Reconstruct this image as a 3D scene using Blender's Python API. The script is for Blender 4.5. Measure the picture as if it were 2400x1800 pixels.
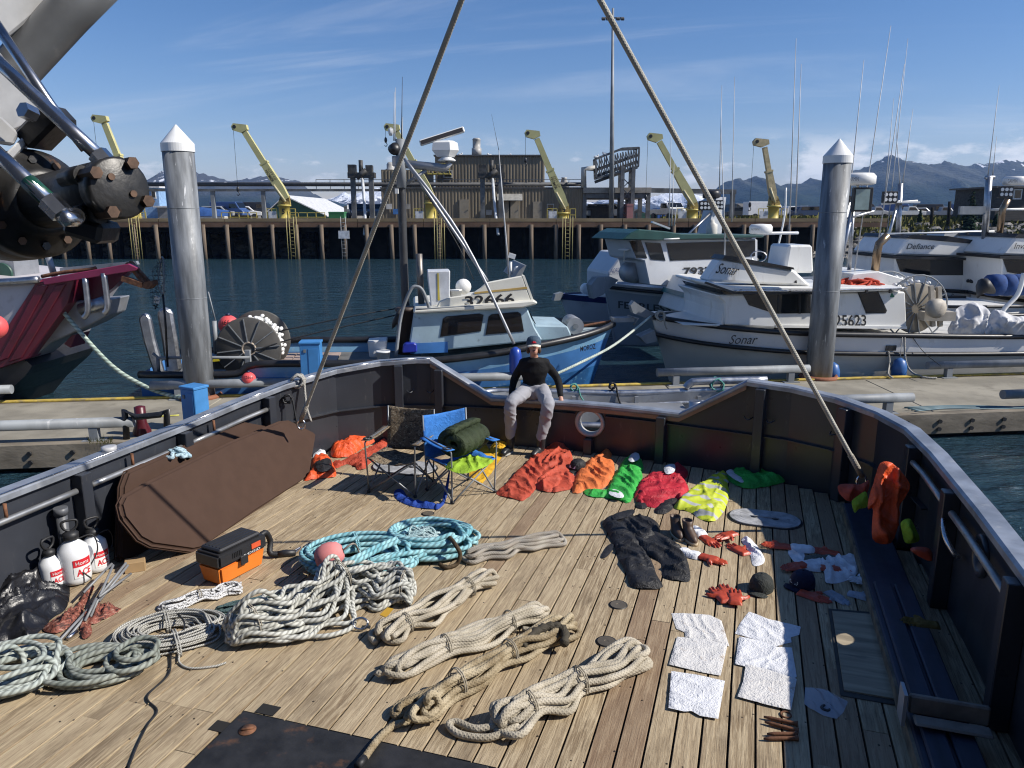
import bpy, bmesh, math, random
from mathutils import Vector, Matrix, noise
V = Vector
R = math.radians
for o in list(bpy.data.objects): bpy.data.objects.remove(o)
SC = bpy.context.scene
COL = SC.collection

# ---------------------------------------------------------------- camera
F, CX, CY, CAMH = 1780.0, 1200.0, 900.0, 3.0       # survey camera: focal length and centre in photo pixels, eye height over deck
PITCH = math.atan2(395, F)
cam = bpy.data.cameras.new('camera'); camo = bpy.data.objects.new('camera', cam); COL.objects.link(camo)
cam.sensor_width = 36; cam.lens = 36*F/2400; cam.clip_start = .05; cam.clip_end = 20000
camo.location = (0, 0, CAMH); camo.rotation_euler = (math.pi/2-PITCH, 0, 0)
SC.camera = camo

# ---------------------------------------------------------------- sun, sky, exposure
SUNV = V((.715, -.13, .60)).normalized()            # towards the sun
sd = bpy.data.lights.new('sun', 'SUN'); sd.energy = 5.0; sd.angle = R(.53); sd.color = (1, .945, .86)
so = bpy.data.objects.new('sun', sd); COL.objects.link(so); so.rotation_euler = SUNV.to_track_quat('Z', 'Y').to_euler()
so.location = (20, -5, 20)
W = bpy.data.worlds.new('World'); SC.world = W; W.use_nodes = True
SC.view_settings.view_transform = 'Standard'; SC.view_settings.look = 'None'
SC.view_settings.exposure = 0.32; SC.view_settings.gamma = 1
def build_world():
    nt = W.node_tree; N = nt.nodes; L = nt.links; N.clear()
    out = N.new('ShaderNodeOutputWorld'); bg = N.new('ShaderNodeBackground'); bg.inputs[1].default_value = .086
    sky = N.new('ShaderNodeTexSky'); sky.sky_type = 'NISHITA'; sky.sun_disc = False
    sky.sun_elevation = math.asin(SUNV.z); sky.sun_rotation = math.atan2(SUNV.x, SUNV.y)
    sky.altitude = 0; sky.air_density = 1.0; sky.dust_density = .1; sky.ozone_density = 4.0
    tc = N.new('ShaderNodeTexCoord'); sep = N.new('ShaderNodeSeparateXYZ'); L.new(tc.outputs['Generated'], sep.inputs[0])
    def math_(op, a, b=None, c=None):
        n = N.new('ShaderNodeMath'); n.operation = op
        for i, x in enumerate((a, b, c)):
            if x is None: continue
            if isinstance(x, (int, float)): n.inputs[i].default_value = x
            else: L.new(x, n.inputs[i])
        return n.outputs[0]
    def ramp(x, lo, hi):
        n = N.new('ShaderNodeMapRange'); n.interpolation_type = 'SMOOTHSTEP'; L.new(x, n.inputs[0])
        n.inputs[1].default_value = lo; n.inputs[2].default_value = hi; return n.outputs[0]
    def noise_(vec, sc, det, rough, dist=0):
        n = N.new('ShaderNodeTexNoise'); L.new(vec, n.inputs['Vector']); n.inputs['Scale'].default_value = sc
        n.inputs['Detail'].default_value = det; n.inputs['Roughness'].default_value = rough; n.inputs['Distortion'].default_value = dist
        return n.outputs['Fac']
    z = sep.outputs[2]
    # high thin cirrus: noise on a flat layer seen in perspective, drawn out along the wind
    zz = math_('ADD', z, .12)
    cx = math_('DIVIDE', sep.outputs[0], zz); cy = math_('DIVIDE', sep.outputs[1], zz)
    cb = N.new('ShaderNodeCombineXYZ'); L.new(math_('MULTIPLY', cx, .22), cb.inputs[0]); L.new(math_('ADD', cy, math_('MULTIPLY', cx, .25)), cb.inputs[1])
    cir = math_('MULTIPLY', ramp(noise_(cb.outputs[0], 1.25, 7, .62, .6), .48, .80), .34)
    cir = math_('MULTIPLY', cir, ramp(z, .03, .12))
    # low cumulus banks over the far shore
    cv = N.new('ShaderNodeCombineXYZ'); L.new(sep.outputs[0], cv.inputs[0]); L.new(sep.outputs[1], cv.inputs[1]); L.new(math_('MULTIPLY', z, 2.6), cv.inputs[2])
    big = noise_(cv.outputs[0], 3.6, 2, .5); fine = noise_(cv.outputs[0], 15, 6, .6)
    cum = ramp(math_('ADD', math_('MULTIPLY', big, .62), math_('MULTIPLY', fine, .5)), .60, .69)
    band = math_('MULTIPLY', ramp(z, .025, .05), math_('SUBTRACT', 1, ramp(z, .062, .105)))
    cum = math_('MULTIPLY', cum, band)
    fac = math_('MAXIMUM', cir, math_('MULTIPLY', cum, .85))
    sat = N.new('ShaderNodeHueSaturation'); sat.inputs['Saturation'].default_value = 1.22; L.new(sky.outputs[0], sat.inputs['Color'])
    tint = N.new('ShaderNodeMixRGB'); tint.blend_type = 'MULTIPLY'; tint.inputs[0].default_value = 1; tint.inputs[2].default_value = (1.12, .95, 1.02, 1); L.new(sat.outputs[0], tint.inputs[1])
    mix = N.new('ShaderNodeMixRGB'); L.new(fac, mix.inputs[0]); L.new(tint.outputs[0], mix.inputs[1]); mix.inputs[2].default_value = (9.0, 9.2, 9.6, 1)
    L.new(mix.outputs[0], bg.inputs[0]); L.new(bg.outputs[0], out.inputs[0])
build_world()
SC.cycles.max_bounces = 6; SC.cycles.diffuse_bounces = 3; SC.cycles.glossy_bounces = 3; SC.cycles.transmission_bounces = 4
SC.cycles.transparent_max_bounces = 8; SC.cycles.volume_bounces = 0; SC.cycles.use_denoising = True
SC.cycles.filter_width = 1.15; SC.cycles.sample_clamp_indirect = 6; SC.cycles.caustics_reflective = False; SC.cycles.caustics_refractive = False

# ---------------------------------------------------------------- survey helpers
def ray(x, y):
    u = (x-CX)/F; v = (CY-y)/F
    return V((u, math.cos(PITCH)+v*math.sin(PITCH), -math.sin(PITCH)+v*math.cos(PITCH)))
def G(x, y, z=0.0):                                 # point of the level plane z
    r = ray(x, y); return V((0, 0, CAMH))+r*((z-CAMH)/r.z)
def P(x, y, Y):                                     # point at the distance Y ahead
    r = ray(x, y); return V((0, 0, CAMH))+r*(Y/r.y)
PSI = R(17.5); CP, SP = math.cos(PSI), math.sin(PSI)
def B(a, b, z=0): return V((a*CP+b*SP, -a*SP+b*CP, z))       # ship frame (starboard, aft, up) -> world
def toB(p): return V((p[0]*CP-p[1]*SP, p[0]*SP+p[1]*CP, p[2]))
ZW, ZD = -.9, -.45                                  # water, float dock
def lerp(a, b, t): return a+(b-a)*t
def nz(x, y=0, z=0): return noise.noise(V((x, y, z)))

# ---------------------------------------------------------------- mesh builder
WM = {}
class MB:
    def __init__(s): s.v = []; s.f = []; s.uv = []; s.m = []; s.sm = []
    def add(s, vs, fs, m=0, sm=False, uv=None):
        n = len(s.v); s.v += [V(p) for p in vs]
        for i, f in enumerate(fs):
            s.f.append([j+n for j in f]); s.m.append(m); s.sm.append(sm); s.uv.append(uv[i] if uv else None)
        return s
    def box(s, c, size, rot=None, m=0):
        x, y, z = (q/2 for q in size); c = V(c); vs = []
        if isinstance(rot, (int, float)): rot = Matrix.Rotation(rot, 3, 'Z')
        for k in (-z, z):
            for i, j in ((-x, -y), (x, -y), (x, y), (-x, y)):
                p = V((i, j, k)); vs.append(c+(rot@p if rot else p))
        return s.add(vs, [(3, 2, 1, 0), (4, 5, 6, 7), (0, 1, 5, 4), (1, 2, 6, 5), (2, 3, 7, 6), (3, 0, 4, 7)], m)
    def bar(s, p, q, w, h=None, up=(0, 0, 1), m=0):
        p, q = V(p), V(q); d = q-p
        if d.length < 1e-6: return s
        z = d.normalized(); x = z.cross(V(up))
        if x.length < 1e-4: x = z.cross(V((0, 1, 0)))
        x.normalize(); y = x.cross(z)
        return s.box((p+q)/2, (w, h or w, d.length), Matrix((x, y, z)).transposed(), m)
    def tube(s, pts, r, n=8, closed=False, caps=True, m=0, sm=True, rs=None):
        pts = [V(p) for p in pts]; N = len(pts); vs = []; L = 0; us = []; prev = None
        for i, p in enumerate(pts):
            if closed: t = pts[(i+1) % N]-pts[i-1]
            else: t = pts[min(i+1, N-1)]-pts[max(i-1, 0)]
            if t.length < 1e-9: t = V((0, 0, 1))
            t.normalize()
            if prev is None:
                x = t.cross(V((0, 0, 1)))
                if x.length < .1: x = t.cross(V((0, 1, 0)))
            else: x = prev-t*prev.dot(t)
            if x.length < 1e-6: x = t.cross(V((1, 0, 0)))
            x.normalize(); prev = x; y = t.cross(x)
            if i: L += (p-pts[i-1]).length
            rr = rs[i] if rs else r
            us.append(L)
            for k in range(n):
                a = 2*math.pi*k/n; vs.append(p+(x*math.cos(a)+y*math.sin(a))*rr)
        fs = []; uv = []; M_ = N if closed else N-1
        for i in range(M_):
            j = (i+1) % N; u0 = us[i]/(2*r); u1 = (us[j] if j else L+(pts[0]-pts[-1]).length)/(2*r)
            for k in range(n):
                l = (k+1) % n; fs.append((i*n+k, i*n+l, j*n+l, j*n+k))
                uv.append([(u0, k/n), (u0, (k+1)/n), (u1, (k+1)/n), (u1, k/n)])
        if caps and not closed:
            fs.append(tuple(range(n-1, -1, -1))); uv.append(None); fs.append(tuple(range((N-1)*n, N*n))); uv.append(None)
        return s.add(vs, fs, m, sm, uv)
    def cyl(s, p, q, r, n=16, r2=None, m=0, sm=True):
        n0 = len(s.f); s.tube([p, q], r, n, m=m, sm=sm, rs=[r, r if r2 is None else r2]); s.sm[-1] = s.sm[-2] = False; return s
    def lathe(s, prof, org, axis=(0, 0, 1), n=24, m=0, sm=True):
        z = V(axis).normalized(); x = z.cross(V((0, 1, 0)))
        if x.length < .05: x = z.cross(V((1, 0, 0)))
        x.normalize(); y = z.cross(x); org = V(org); vs = []
        for r, h in prof:
            for k in range(n):
                a = 2*math.pi*k/n; vs.append(org+z*h+(x*math.cos(a)+y*math.sin(a))*max(r, 1e-4))
        fs = []
        for i in range(len(prof)-1):
            for k in range(n):
                l = (k+1) % n; fs.append((i*n+k, i*n+l, (i+1)*n+l, (i+1)*n+k))
        fs.append(tuple(range(n-1, -1, -1))); fs.append(tuple(range((len(prof)-1)*n, len(prof)*n)))
        return s.add(vs, fs, m, sm)
    def prism(s, poly, vec, m=0, sm=False):
        n = len(poly); vec = V(vec); vs = [V(p) for p in poly]+[V(p)+vec for p in poly]
        fs = [tuple(range(n-1, -1, -1)), tuple(range(n, 2*n))]+[(i, (i+1) % n, n+(i+1) % n, n+i) for i in range(n)]
        return s.add(vs, fs, m, sm)
    def loft(s, rings, closed=True, caps=False, m=0, sm=True):
        n = len(rings[0]); vs = [p for r_ in rings for p in r_]; fs = []; K = n if closed else n-1
        for i in range(len(rings)-1):
            for k in range(K):
                l = (k+1) % n; fs.append((i*n+k, i*n+l, (i+1)*n+l, (i+1)*n+k))
        if caps: fs.append(tuple(range(n-1, -1, -1))); fs.append(tuple(range((len(rings)-1)*n, len(rings)*n)))
        return s.add(vs, fs, m, sm)
    def grid(s, fn, nu, nv, m=0, sm=True):
        return s.loft([[V(fn(i/nu, j/nv)) for j in range(nv+1)] for i in range(nu+1)], closed=False, m=m, sm=sm)
    def sphere(s, c, r, n=16, m=0, sc=(1, 1, 1)):
        c = V(c); k = n//2
        return s.loft([[c+V((r*sc[0]*math.sin(math.pi*i/k)*math.cos(2*math.pi*j/n), r*sc[1]*math.sin(math.pi*i/k)*math.sin(2*math.pi*j/n), r*sc[2]*math.cos(math.pi*i/k))) if 0 < i < k else c+V((1e-4*math.cos(2*math.pi*j/n), 1e-4*math.sin(2*math.pi*j/n), r*sc[2]*(1 if i == 0 else -1))) for j in range(n)] for i in range(k+1)], m=m)
    def mesh(s, name):
        me = bpy.data.meshes.new(name); me.from_pydata([tuple(p) for p in s.v], [], s.f)
        me.polygons.foreach_set('material_index', s.m); me.polygons.foreach_set('use_smooth', s.sm)
        if any(u is not None for u in s.uv):
            lay = me.uv_layers.new(name='UVMap').data; i = 0
            for f, u in zip(s.f, s.uv):
                for k in range(len(f)):
                    lay[i].uv = u[k] if u else (0, 0)
                    i += 1
        return me
    def build(s, name, mat, parent=None, label=None, cat=None, group=None, kind=None, bevel=0, local=False, solid=0, sub=0, seg=1):
        if parent is None and not local:
            xs = [p.x for p in s.v]; ys = [p.y for p in s.v]
            org = V(((min(xs)+max(xs))/2, (min(ys)+max(ys))/2, min(p.z for p in s.v))); Mx = Matrix.Translation(org)
        elif parent is not None: Mx = WM[parent]
        else: Mx = Matrix()
        if not local:
            inv = Mx.inverted(); s.v = [inv@p for p in s.v]
        me = s.mesh(name)
        for q in (mat if isinstance(mat, (list, tuple)) else [mat]): me.materials.append(q)
        if bevel:
            bm = bmesh.new(); bm.from_mesh(me); bmesh.ops.recalc_face_normals(bm, faces=bm.faces)
            es = [e for e in bm.edges if len(e.link_faces) == 2 and e.calc_face_angle(0) > .5]
            bmesh.ops.bevel(bm, geom=es, offset=bevel, segments=seg, affect='EDGES', clamp_overlap=True); bm.to_mesh(me); bm.free()
        o = link(name, me, parent, Mx)
        if solid:
            md = o.modifiers.new('t', 'SOLIDIFY'); md.thickness = solid; md.offset = 0
        if sub:
            md = o.modifiers.new('s', 'SUBSURF'); md.levels = md.render_levels = sub
        tag(o, label, cat, group, kind)
        return o
def link(name, me, parent=None, Mx=None):
    o = bpy.data.objects.new(name, me); COL.objects.link(o)
    if parent is not None: o.parent = parent; WM[o] = WM[parent]
    else: o.matrix_world = Mx or Matrix(); WM[o] = Mx.copy() if Mx else Matrix()
    return o
def tag(o, label=None, cat=None, group=None, kind=None):
    if label: o['label'] = label
    if cat: o['category'] = cat
    if group: o['group'] = group
    if kind: o['kind'] = kind
    return o
def E(name, loc, label=None, cat=None, group=None, rz=0, kind=None):
    o = bpy.data.objects.new(name, None); COL.objects.link(o); o.empty_display_size = .1
    Mx = Matrix.Translation(V(loc))@Matrix.Rotation(rz, 4, 'Z'); o.matrix_world = Mx; WM[o] = Mx
    return tag(o, label, cat, group, kind)
def inst(src, parent, loc=(0, 0, 0), rot=(0, 0, 0), sc=(1, 1, 1), name=None):   # another piece sharing the mesh, placed in the parent's frame
    o = bpy.data.objects.new(name or src.name.split('.')[0], src.data); COL.objects.link(o)
    o.parent = parent; o.location = loc; o.rotation_euler = rot; o.scale = sc; WM[o] = WM[parent]
    for md in src.modifiers:
        m2 = o.modifiers.new(md.name, md.type)
        if md.type == 'SOLIDIFY': m2.thickness = md.thickness; m2.offset = md.offset
    return o
def catmull(pts, n=6, closed=False):
    pts = [V(p) for p in pts]; N = len(pts); out = []
    for i in range(N if closed else N-1):
        p0 = pts[i-1] if (closed or i > 0) else pts[0]; p1 = pts[i]; p2 = pts[(i+1) % N]; p3 = pts[(i+2) % N] if (closed or i+2 < N) else pts[-1]
        for k in range(n):
            t = k/n
            out.append(.5*((2*p1)+(p2-p0)*t+(2*p0-5*p1+4*p2-p3)*t*t+(3*p1-p0-3*p2+p3)*t**3))
    if not closed: out.append(pts[-1])
    return out
def remesh(mb, voxel, smooth=6, disp=None):          # fuse overlapping closed pieces into one continuous skin
    me = mb.mesh('tmp'); o = bpy.data.objects.new('tmp', me); COL.objects.link(o)
    md = o.modifiers.new('r', 'REMESH'); md.mode = 'VOXEL'; md.voxel_size = voxel
    if smooth: s_ = o.modifiers.new('s', 'SMOOTH'); s_.iterations = smooth; s_.factor = .5
    dg = bpy.context.evaluated_depsgraph_get(); me2 = bpy.data.meshes.new_from_object(o.evaluated_get(dg))
    bpy.data.objects.remove(o); out = MB()
    vs = [v.co.copy() for v in me2.vertices]
    if disp: vs = [disp(p, me2.vertices[i].normal) for i, p in enumerate(vs)]
    out.add(vs, [tuple(p.vertices) for p in me2.polygons], 0, True); bpy.data.meshes.remove(me2); return out
def text(s, quad, mat, parent, name='lettering', shear=0, bold=0, push=None, local=False):
    # flat print: the word is fitted to the four corners (lower left, lower right, upper right, upper left)
    cu = bpy.data.curves.new('t', 'FONT'); cu.body = s; cu.shear = shear; cu.offset = bold; cu.resolution_u = 3; cu.size = 1
    o = bpy.data.objects.new('t', cu); COL.objects.link(o); dg = bpy.context.evaluated_depsgraph_get()
    me = bpy.data.meshes.new_from_object(o.evaluated_get(dg)); bpy.data.objects.remove(o)
    if not len(me.vertices): return None
    xs = [v.co.x for v in me.vertices]; ys = [v.co.y for v in me.vertices]; x0, x1, y0, y1 = min(xs), max(xs), min(ys), max(ys)
    q = [V(p) for p in quad]; n = (q[1]-q[0]).cross(q[3]-q[0]).normalized(); mb = MB()
    vs = []
    for v in me.vertices:
        u = (v.co.x-x0)/(x1-x0); t = (v.co.y-y0)/max(1e-6, y1-y0)
        p = lerp(lerp(q[0], q[1], u), lerp(q[3], q[2], u), t)+n*.004
        vs.append(push(u, t, p) if push else p)
    mb.add(vs, [tuple(p.vertices) for p in me.polygons]); bpy.data.meshes.remove(me)
    return mb.build(name, mat, parent, local=local)

# ---------------------------------------------------------------- materials
MATS = {}
def nt_new(name):
    m = bpy.data.materials.new(name); m.use_nodes = True; nt = m.node_tree
    return m, nt, nt.nodes['Principled BSDF']
def mth(nt, op, a, b=None, c=None):
    n = nt.nodes.new('ShaderNodeMath'); n.operation = op
    for i, x in enumerate((a, b, c)):
        if x is None: continue
        if isinstance(x, (int, float)): n.inputs[i].default_value = x
        else: nt.links.new(x, n.inputs[i])
    return n.outputs[0]
def tex(nt, scale, vec=None, det=4, rough=.55, dist=0, kind='Noise', stretch=None, coord='Object'):
    if vec is None: vec = nt.nodes.new('ShaderNodeTexCoord').outputs[coord]
    if stretch:
        mp = nt.nodes.new('ShaderNodeMapping'); mp.inputs['Scale'].default_value = stretch; nt.links.new(vec, mp.inputs[0]); vec = mp.outputs[0]
    if kind == 'Noise':
        n = nt.nodes.new('ShaderNodeTexNoise'); n.inputs['Detail'].default_value = det; n.inputs['Roughness'].default_value = rough; n.inputs['Distortion'].default_value = dist
    else: n = nt.nodes.new('ShaderNodeTexVoronoi')
    n.inputs['Scale'].default_value = scale; nt.links.new(vec, n.inputs['Vector'])
    return n.outputs['Fac' if kind == 'Noise' else 'Distance']
def rampf(nt, x, lo, hi):
    n = nt.nodes.new('ShaderNodeMapRange'); n.interpolation_type = 'SMOOTHSTEP'; nt.links.new(x, n.inputs[0])
    n.inputs[1].default_value = lo; n.inputs[2].default_value = hi; return n.outputs[0]
def mixc(nt, f, a, b, mode='MIX'):
    n = nt.nodes.new('ShaderNodeMixRGB'); n.blend_type = mode
    for i, x in ((0, f), (1, a), (2, b)):
        if isinstance(x, (int, float)): n.inputs[i].default_value = x
        elif isinstance(x, tuple): n.inputs[i].default_value = (*x[:3], 1)
        else: nt.links.new(x, n.inputs[i])
    return n.outputs[0]
def bump(nt, bs, h, strength, dist=.02):
    n = nt.nodes.new('ShaderNodeBump'); n.inputs['Strength'].default_value = strength; n.inputs['Distance'].default_value = dist
    nt.links.new(h, n.inputs['Height']); nt.links.new(n.outputs[0], bs.inputs['Normal'])
def mat(name, col, rough=.6, metal=0, var=.18, vs=3, bmp=.15, bs=30, bd=.004, dirt=None, dsc=5, damt=(.55, .75), spec=.5, rv=.12, stretch=None):
    if name in MATS: return MATS[name]
    m, nt, b = nt_new(name); lo = tuple(c*(1-var) for c in col); hi = tuple(min(1, c*(1+var)) for c in col)
    n1 = tex(nt, vs, det=5, stretch=stretch); c = mixc(nt, rampf(nt, n1, .3, .7), lo, hi)
    if dirt: c = mixc(nt, mth(nt, 'MULTIPLY', rampf(nt, tex(nt, dsc, det=7, rough=.65, stretch=stretch), *damt), .85), c, dirt)
    nt.links.new(c, b.inputs['Base Color']); b.inputs['Metallic'].default_value = metal; b.inputs['Specular IOR Level'].default_value = spec
    if rv: nt.links.new(mth(nt, 'ADD', mth(nt, 'MULTIPLY', tex(nt, vs*3, det=3), rv*2), rough-rv), b.inputs['Roughness'])
    else: b.inputs['Roughness'].default_value = rough
    if bmp: bump(nt, b, tex(nt, bs, det=4, stretch=stretch), bmp, bd)
    MATS[name] = m; return m
def deckwood():
    m, nt, b = nt_new('deck wood'); oi = nt.nodes.new('ShaderNodeObjectInfo'); tc = nt.nodes.new('ShaderNodeTexCoord')
    ad = nt.nodes.new('ShaderNodeVectorMath'); ad.operation = 'ADD'; cb = nt.nodes.new('ShaderNodeCombineXYZ')
    for i in range(3): nt.links.new(mth(nt, 'MULTIPLY', oi.outputs['Random'], 37.0+i*11), cb.inputs[i])
    nt.links.new(tc.outputs['Object'], ad.inputs[0]); nt.links.new(cb.outputs[0], ad.inputs[1]); v = ad.outputs[0]
    grain = tex(nt, 9, v, 6, .72, 1.0, stretch=(5, .3, 5)); fine = tex(nt, 26, v, 4, .75, .6, stretch=(4.5, .16, 4.5)); blot = tex(nt, 2.2, v, 6, .65, stretch=(2.2, .6, 1))
    base = mixc(nt, oi.outputs['Random'], (.21, .150, .088), (.37, .285, .18))
    c = mixc(nt, rampf(nt, grain, .36, .66), base, (.48, .385, .25)); c = mixc(nt, mth(nt, 'MULTIPLY', rampf(nt, fine, .52, .68), .7), c, (.10, .068, .042))
    c = mixc(nt, mth(nt, 'MULTIPLY', rampf(nt, blot, .52, .70), .6), c, (.15, .11, .07))
    wear = tex(nt, 1.1, tc.outputs['Object'], 6, .65); c = mixc(nt, mth(nt, 'MULTIPLY', rampf(nt, wear, .54, .76), .6), c, (.14, .10, .065))
    rr = nt.nodes.new('ShaderNodeMath'); rr.operation = 'GREATER_THAN'; nt.links.new(mth(nt, 'FRACT', mth(nt, 'MULTIPLY', oi.outputs['Random'], 13.7)), rr.inputs[0]); rr.inputs[1].default_value = .86
    c = mixc(nt, mth(nt, 'MULTIPLY', rr.outputs[0], .5), c, (.20, .12, .075))
    nt.links.new(c, b.inputs['Base Color']); b.inputs['Roughness'].default_value = .78; b.inputs['Specular IOR Level'].default_value = .3
    bump(nt, b, mth(nt, 'SUBTRACT', grain, mth(nt, 'MULTIPLY', fine, 1.2)), .6, .006); return m
def rope(name, c1, c2, twist=3, speck=None, fr=.8, dk=.5):
    m, nt, b = nt_new(name); tc = nt.nodes.new('ShaderNodeTexCoord'); sp = nt.nodes.new('ShaderNodeSeparateXYZ'); nt.links.new(tc.outputs['UV'], sp.inputs[0])
    u = mth(nt, 'MULTIPLY', sp.outputs[0], 2*math.pi*fr); w = mth(nt, 'MULTIPLY', sp.outputs[1], 2*math.pi*twist)
    s1 = mth(nt, 'SINE', mth(nt, 'ADD', u, w)); s2 = mth(nt, 'SINE', mth(nt, 'SUBTRACT', u, w))
    h = mth(nt, 'MULTIPLY', mth(nt, 'ADD', mth(nt, 'MAXIMUM', s1, s2), 1), .5) if twist > 2 else mth(nt, 'MULTIPLY', mth(nt, 'ADD', s1, 1), .5)
    n = tex(nt, 7, det=5); c = mixc(nt, rampf(nt, n, .3, .7), c1, c2)
    if speck: c = mixc(nt, rampf(nt, tex(nt, 55, det=2), .56, .62), c, speck)
    c = mixc(nt, rampf(nt, h, .0, .75), mixc(nt, dk, c, (.03, .027, .022)), c)
    nt.links.new(c, b.inputs['Base Color']); b.inputs['Roughness'].default_value = .85; b.inputs['Specular IOR Level'].default_value = .25
    bump(nt, b, mth(nt, 'ADD', h, mth(nt, 'MULTIPLY', tex(nt, 160, det=2), .3)), .7, .004); return m
def fabric(name, col, var=.2, rough=.75, dirt=None, gloss=.3, wr=.75, fuzz=.05):
    if name in MATS: return MATS[name]
    m, nt, b = nt_new(name); n = tex(nt, 6, det=5); c = mixc(nt, rampf(nt, n, .3, .7), tuple(x*(1-var) for x in col), tuple(min(1, x*(1+var)) for x in col))
    if dirt: c = mixc(nt, mth(nt, 'MULTIPLY', rampf(nt, tex(nt, 9, det=8, rough=.7), .56, .72), .75), c, dirt)
    nt.links.new(c, b.inputs['Base Color']); b.inputs['Roughness'].default_value = rough; b.inputs['Specular IOR Level'].default_value = gloss
    bump(nt, b, mth(nt, 'ADD', mth(nt, 'ADD', mth(nt, 'ABSOLUTE', mth(nt, 'SUBTRACT', tex(nt, 9, det=2, dist=1.4), .5)), mth(nt, 'MULTIPLY', mth(nt, 'ABSOLUTE', mth(nt, 'SUBTRACT', tex(nt, 24, det=2, dist=1), .5)), .45)), mth(nt, 'MULTIPLY', tex(nt, 260 if fuzz < .1 else 90, det=1), fuzz)), wr, .03); MATS[name] = m; return m
def camo():
    m, nt, b = nt_new('camouflage cloth'); a = tex(nt, 14, det=6, rough=.7, dist=2.2); d = tex(nt, 38, det=5, rough=.7, dist=1)
    c = mixc(nt, rampf(nt, a, .44, .5), (.045, .033, .022), (.16, .115, .07)); c = mixc(nt, rampf(nt, d, .55, .6), c, (.36, .31, .22)); c = mixc(nt, rampf(nt, a, .6, .64), c, (.018, .016, .013))
    nt.links.new(c, b.inputs['Base Color']); b.inputs['Roughness'].default_value = .7; bump(nt, b, a, .3, .01); return m
def camored():
    m, nt, b = nt_new('red camouflage cloth'); a = tex(nt, 16, det=6, rough=.7, dist=2.2)
    c = mixc(nt, rampf(nt, a, .45, .5), (.05, .016, .01), (.24, .07, .045)); c = mixc(nt, rampf(nt, a, .57, .61), c, (.36, .22, .16))
    nt.links.new(c, b.inputs['Base Color']); b.inputs['Roughness'].default_value = .7; bump(nt, b, a, .3, .01); return m
def water_mat():
    m, nt, b = nt_new('harbour water'); a = tex(nt, 1.5, det=3, rough=.5, stretch=(1, 2.0, 1)); d = tex(nt, 6.5, det=4, rough=.65, stretch=(1, 1.7, 1))
    e = tex(nt, .12, det=3); g = tex(nt, .45, det=2, stretch=(1, 2.2, 1))
    b.inputs['Base Color'].default_value = (.018, .044, .060, 1); b.inputs['Roughness'].default_value = .045; b.inputs['IOR'].default_value = 1.333
    h = mth(nt, 'MULTIPLY', mth(nt, 'ADD', mth(nt, 'ADD', a, mth(nt, 'MULTIPLY', g, 1.6)), mth(nt, 'MULTIPLY', d, .42)), mth(nt, 'ADD', mth(nt, 'MULTIPLY', e, 1.2), .2)); bump(nt, b, h, 1.0, .34); return m
def glass(name='dark window glass', col=(.008, .010, .012)):
    if name in MATS: return MATS[name]
    m, nt, b = nt_new(name); b.inputs['Base Color'].default_value = (*col, 1); b.inputs['Roughness'].default_value = .05; b.inputs['Specular IOR Level'].default_value = .6
    MATS[name] = m; return m
M_DECK = deckwood(); M_WATER = water_mat(); M_CAMO = camo(); M_CAMORED = camored()
M_NAVY = mat('dark navy bulwark paint', (.021, .023, .034), .33, var=.3, vs=1.2, bmp=.12, bs=3, bd=.02, dirt=(.05, .048, .045), dsc=9, damt=(.62, .8))
M_GREYP = mat('grey bulwark paint', (.10, .105, .115), .42, var=.18, vs=1.5, bmp=.1, bs=4, bd=.01, dirt=(.22, .21, .2), dsc=12, damt=(.66, .75))
M_ALU = mat('worn aluminium', (.42, .43, .45), .42, 1, var=.2, vs=5, bmp=.06, bs=60, dirt=(.2, .2, .21), dsc=9)
M_ALUM = mat('matt aluminium plate', (.34, .35, .365), .5, .55, var=.15, vs=2, bmp=.05, bs=40, dirt=(.2, .2, .2), dsc=4)
M_CAP = mat('worn blue grey rail cap', (.27, .29, .325), .38, .35, var=.28, vs=4, bmp=.08, bs=60, dirt=(.42, .42, .42), dsc=6, damt=(.57, .72))
M_STEELB = mat('black rusty plate', (.018, .018, .019), .62, .1, var=.4, vs=7, bmp=.35, bs=50, bd=.004, dirt=(.14, .065, .03), dsc=4.5, damt=(.56, .74))
M_RUST = mat('rust', (.16, .07, .035), .85, .1, var=.45, vs=16, bmp=.5, bs=60)
M_GALV = mat('galvanised steel', (.21, .225, .24), .6, .05, var=.3, vs=2, bmp=.06, bs=30, dirt=(.40, .41, .42), dsc=5, damt=(.6, .7), stretch=(1, 1, .3))
M_CONC = mat('weathered concrete', (.26, .24, .195), .9, var=.22, vs=1.1, bmp=.3, bs=40, dirt=(.15, .135, .11), dsc=1.8, damt=(.5, .75), spec=.2)
M_TIMB = mat('grey dock timber', (.19, .165, .13), .9, var=.35, vs=3, bmp=.5, bs=22, bd=.01, dirt=(.03, .026, .02), dsc=6, stretch=(.4, 1, 1), spec=.2)
M_PILE = mat('weathered timber pile', (.16, .125, .095), .9, var=.4, vs=2, bmp=.5, bs=10, bd=.03, dirt=(.05, .04, .033), dsc=2, stretch=(2, 2, .2), spec=.2)
M_DARK = mat('near black timber', (.03, .027, .024), .95, var=.4, vs=1, bmp=0, spec=.1)  # one near black colour for back piles, bulkhead, float core and posts
M_WHITE = mat('white boat paint', (.72, .72, .70), .35, var=.05, vs=1, bmp=.03, bs=8, dirt=(.40, .36, .30), dsc=2.6, damt=(.56, .8), stretch=(1.5, 1.5, .35))
M_WPLAS = mat('white plastic', (.74, .74, .72), .4, var=.04, bmp=0)
M_BLACK = mat('black rubber', (.014, .014, .015), .55, var=.3, vs=8, bmp=.15, bs=60)
M_BLKP = mat('black paint', (.016, .016, .018), .4, var=.3, vs=4, bmp=.05, dirt=(.16, .15, .14), dsc=14, damt=(.68, .74))
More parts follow.
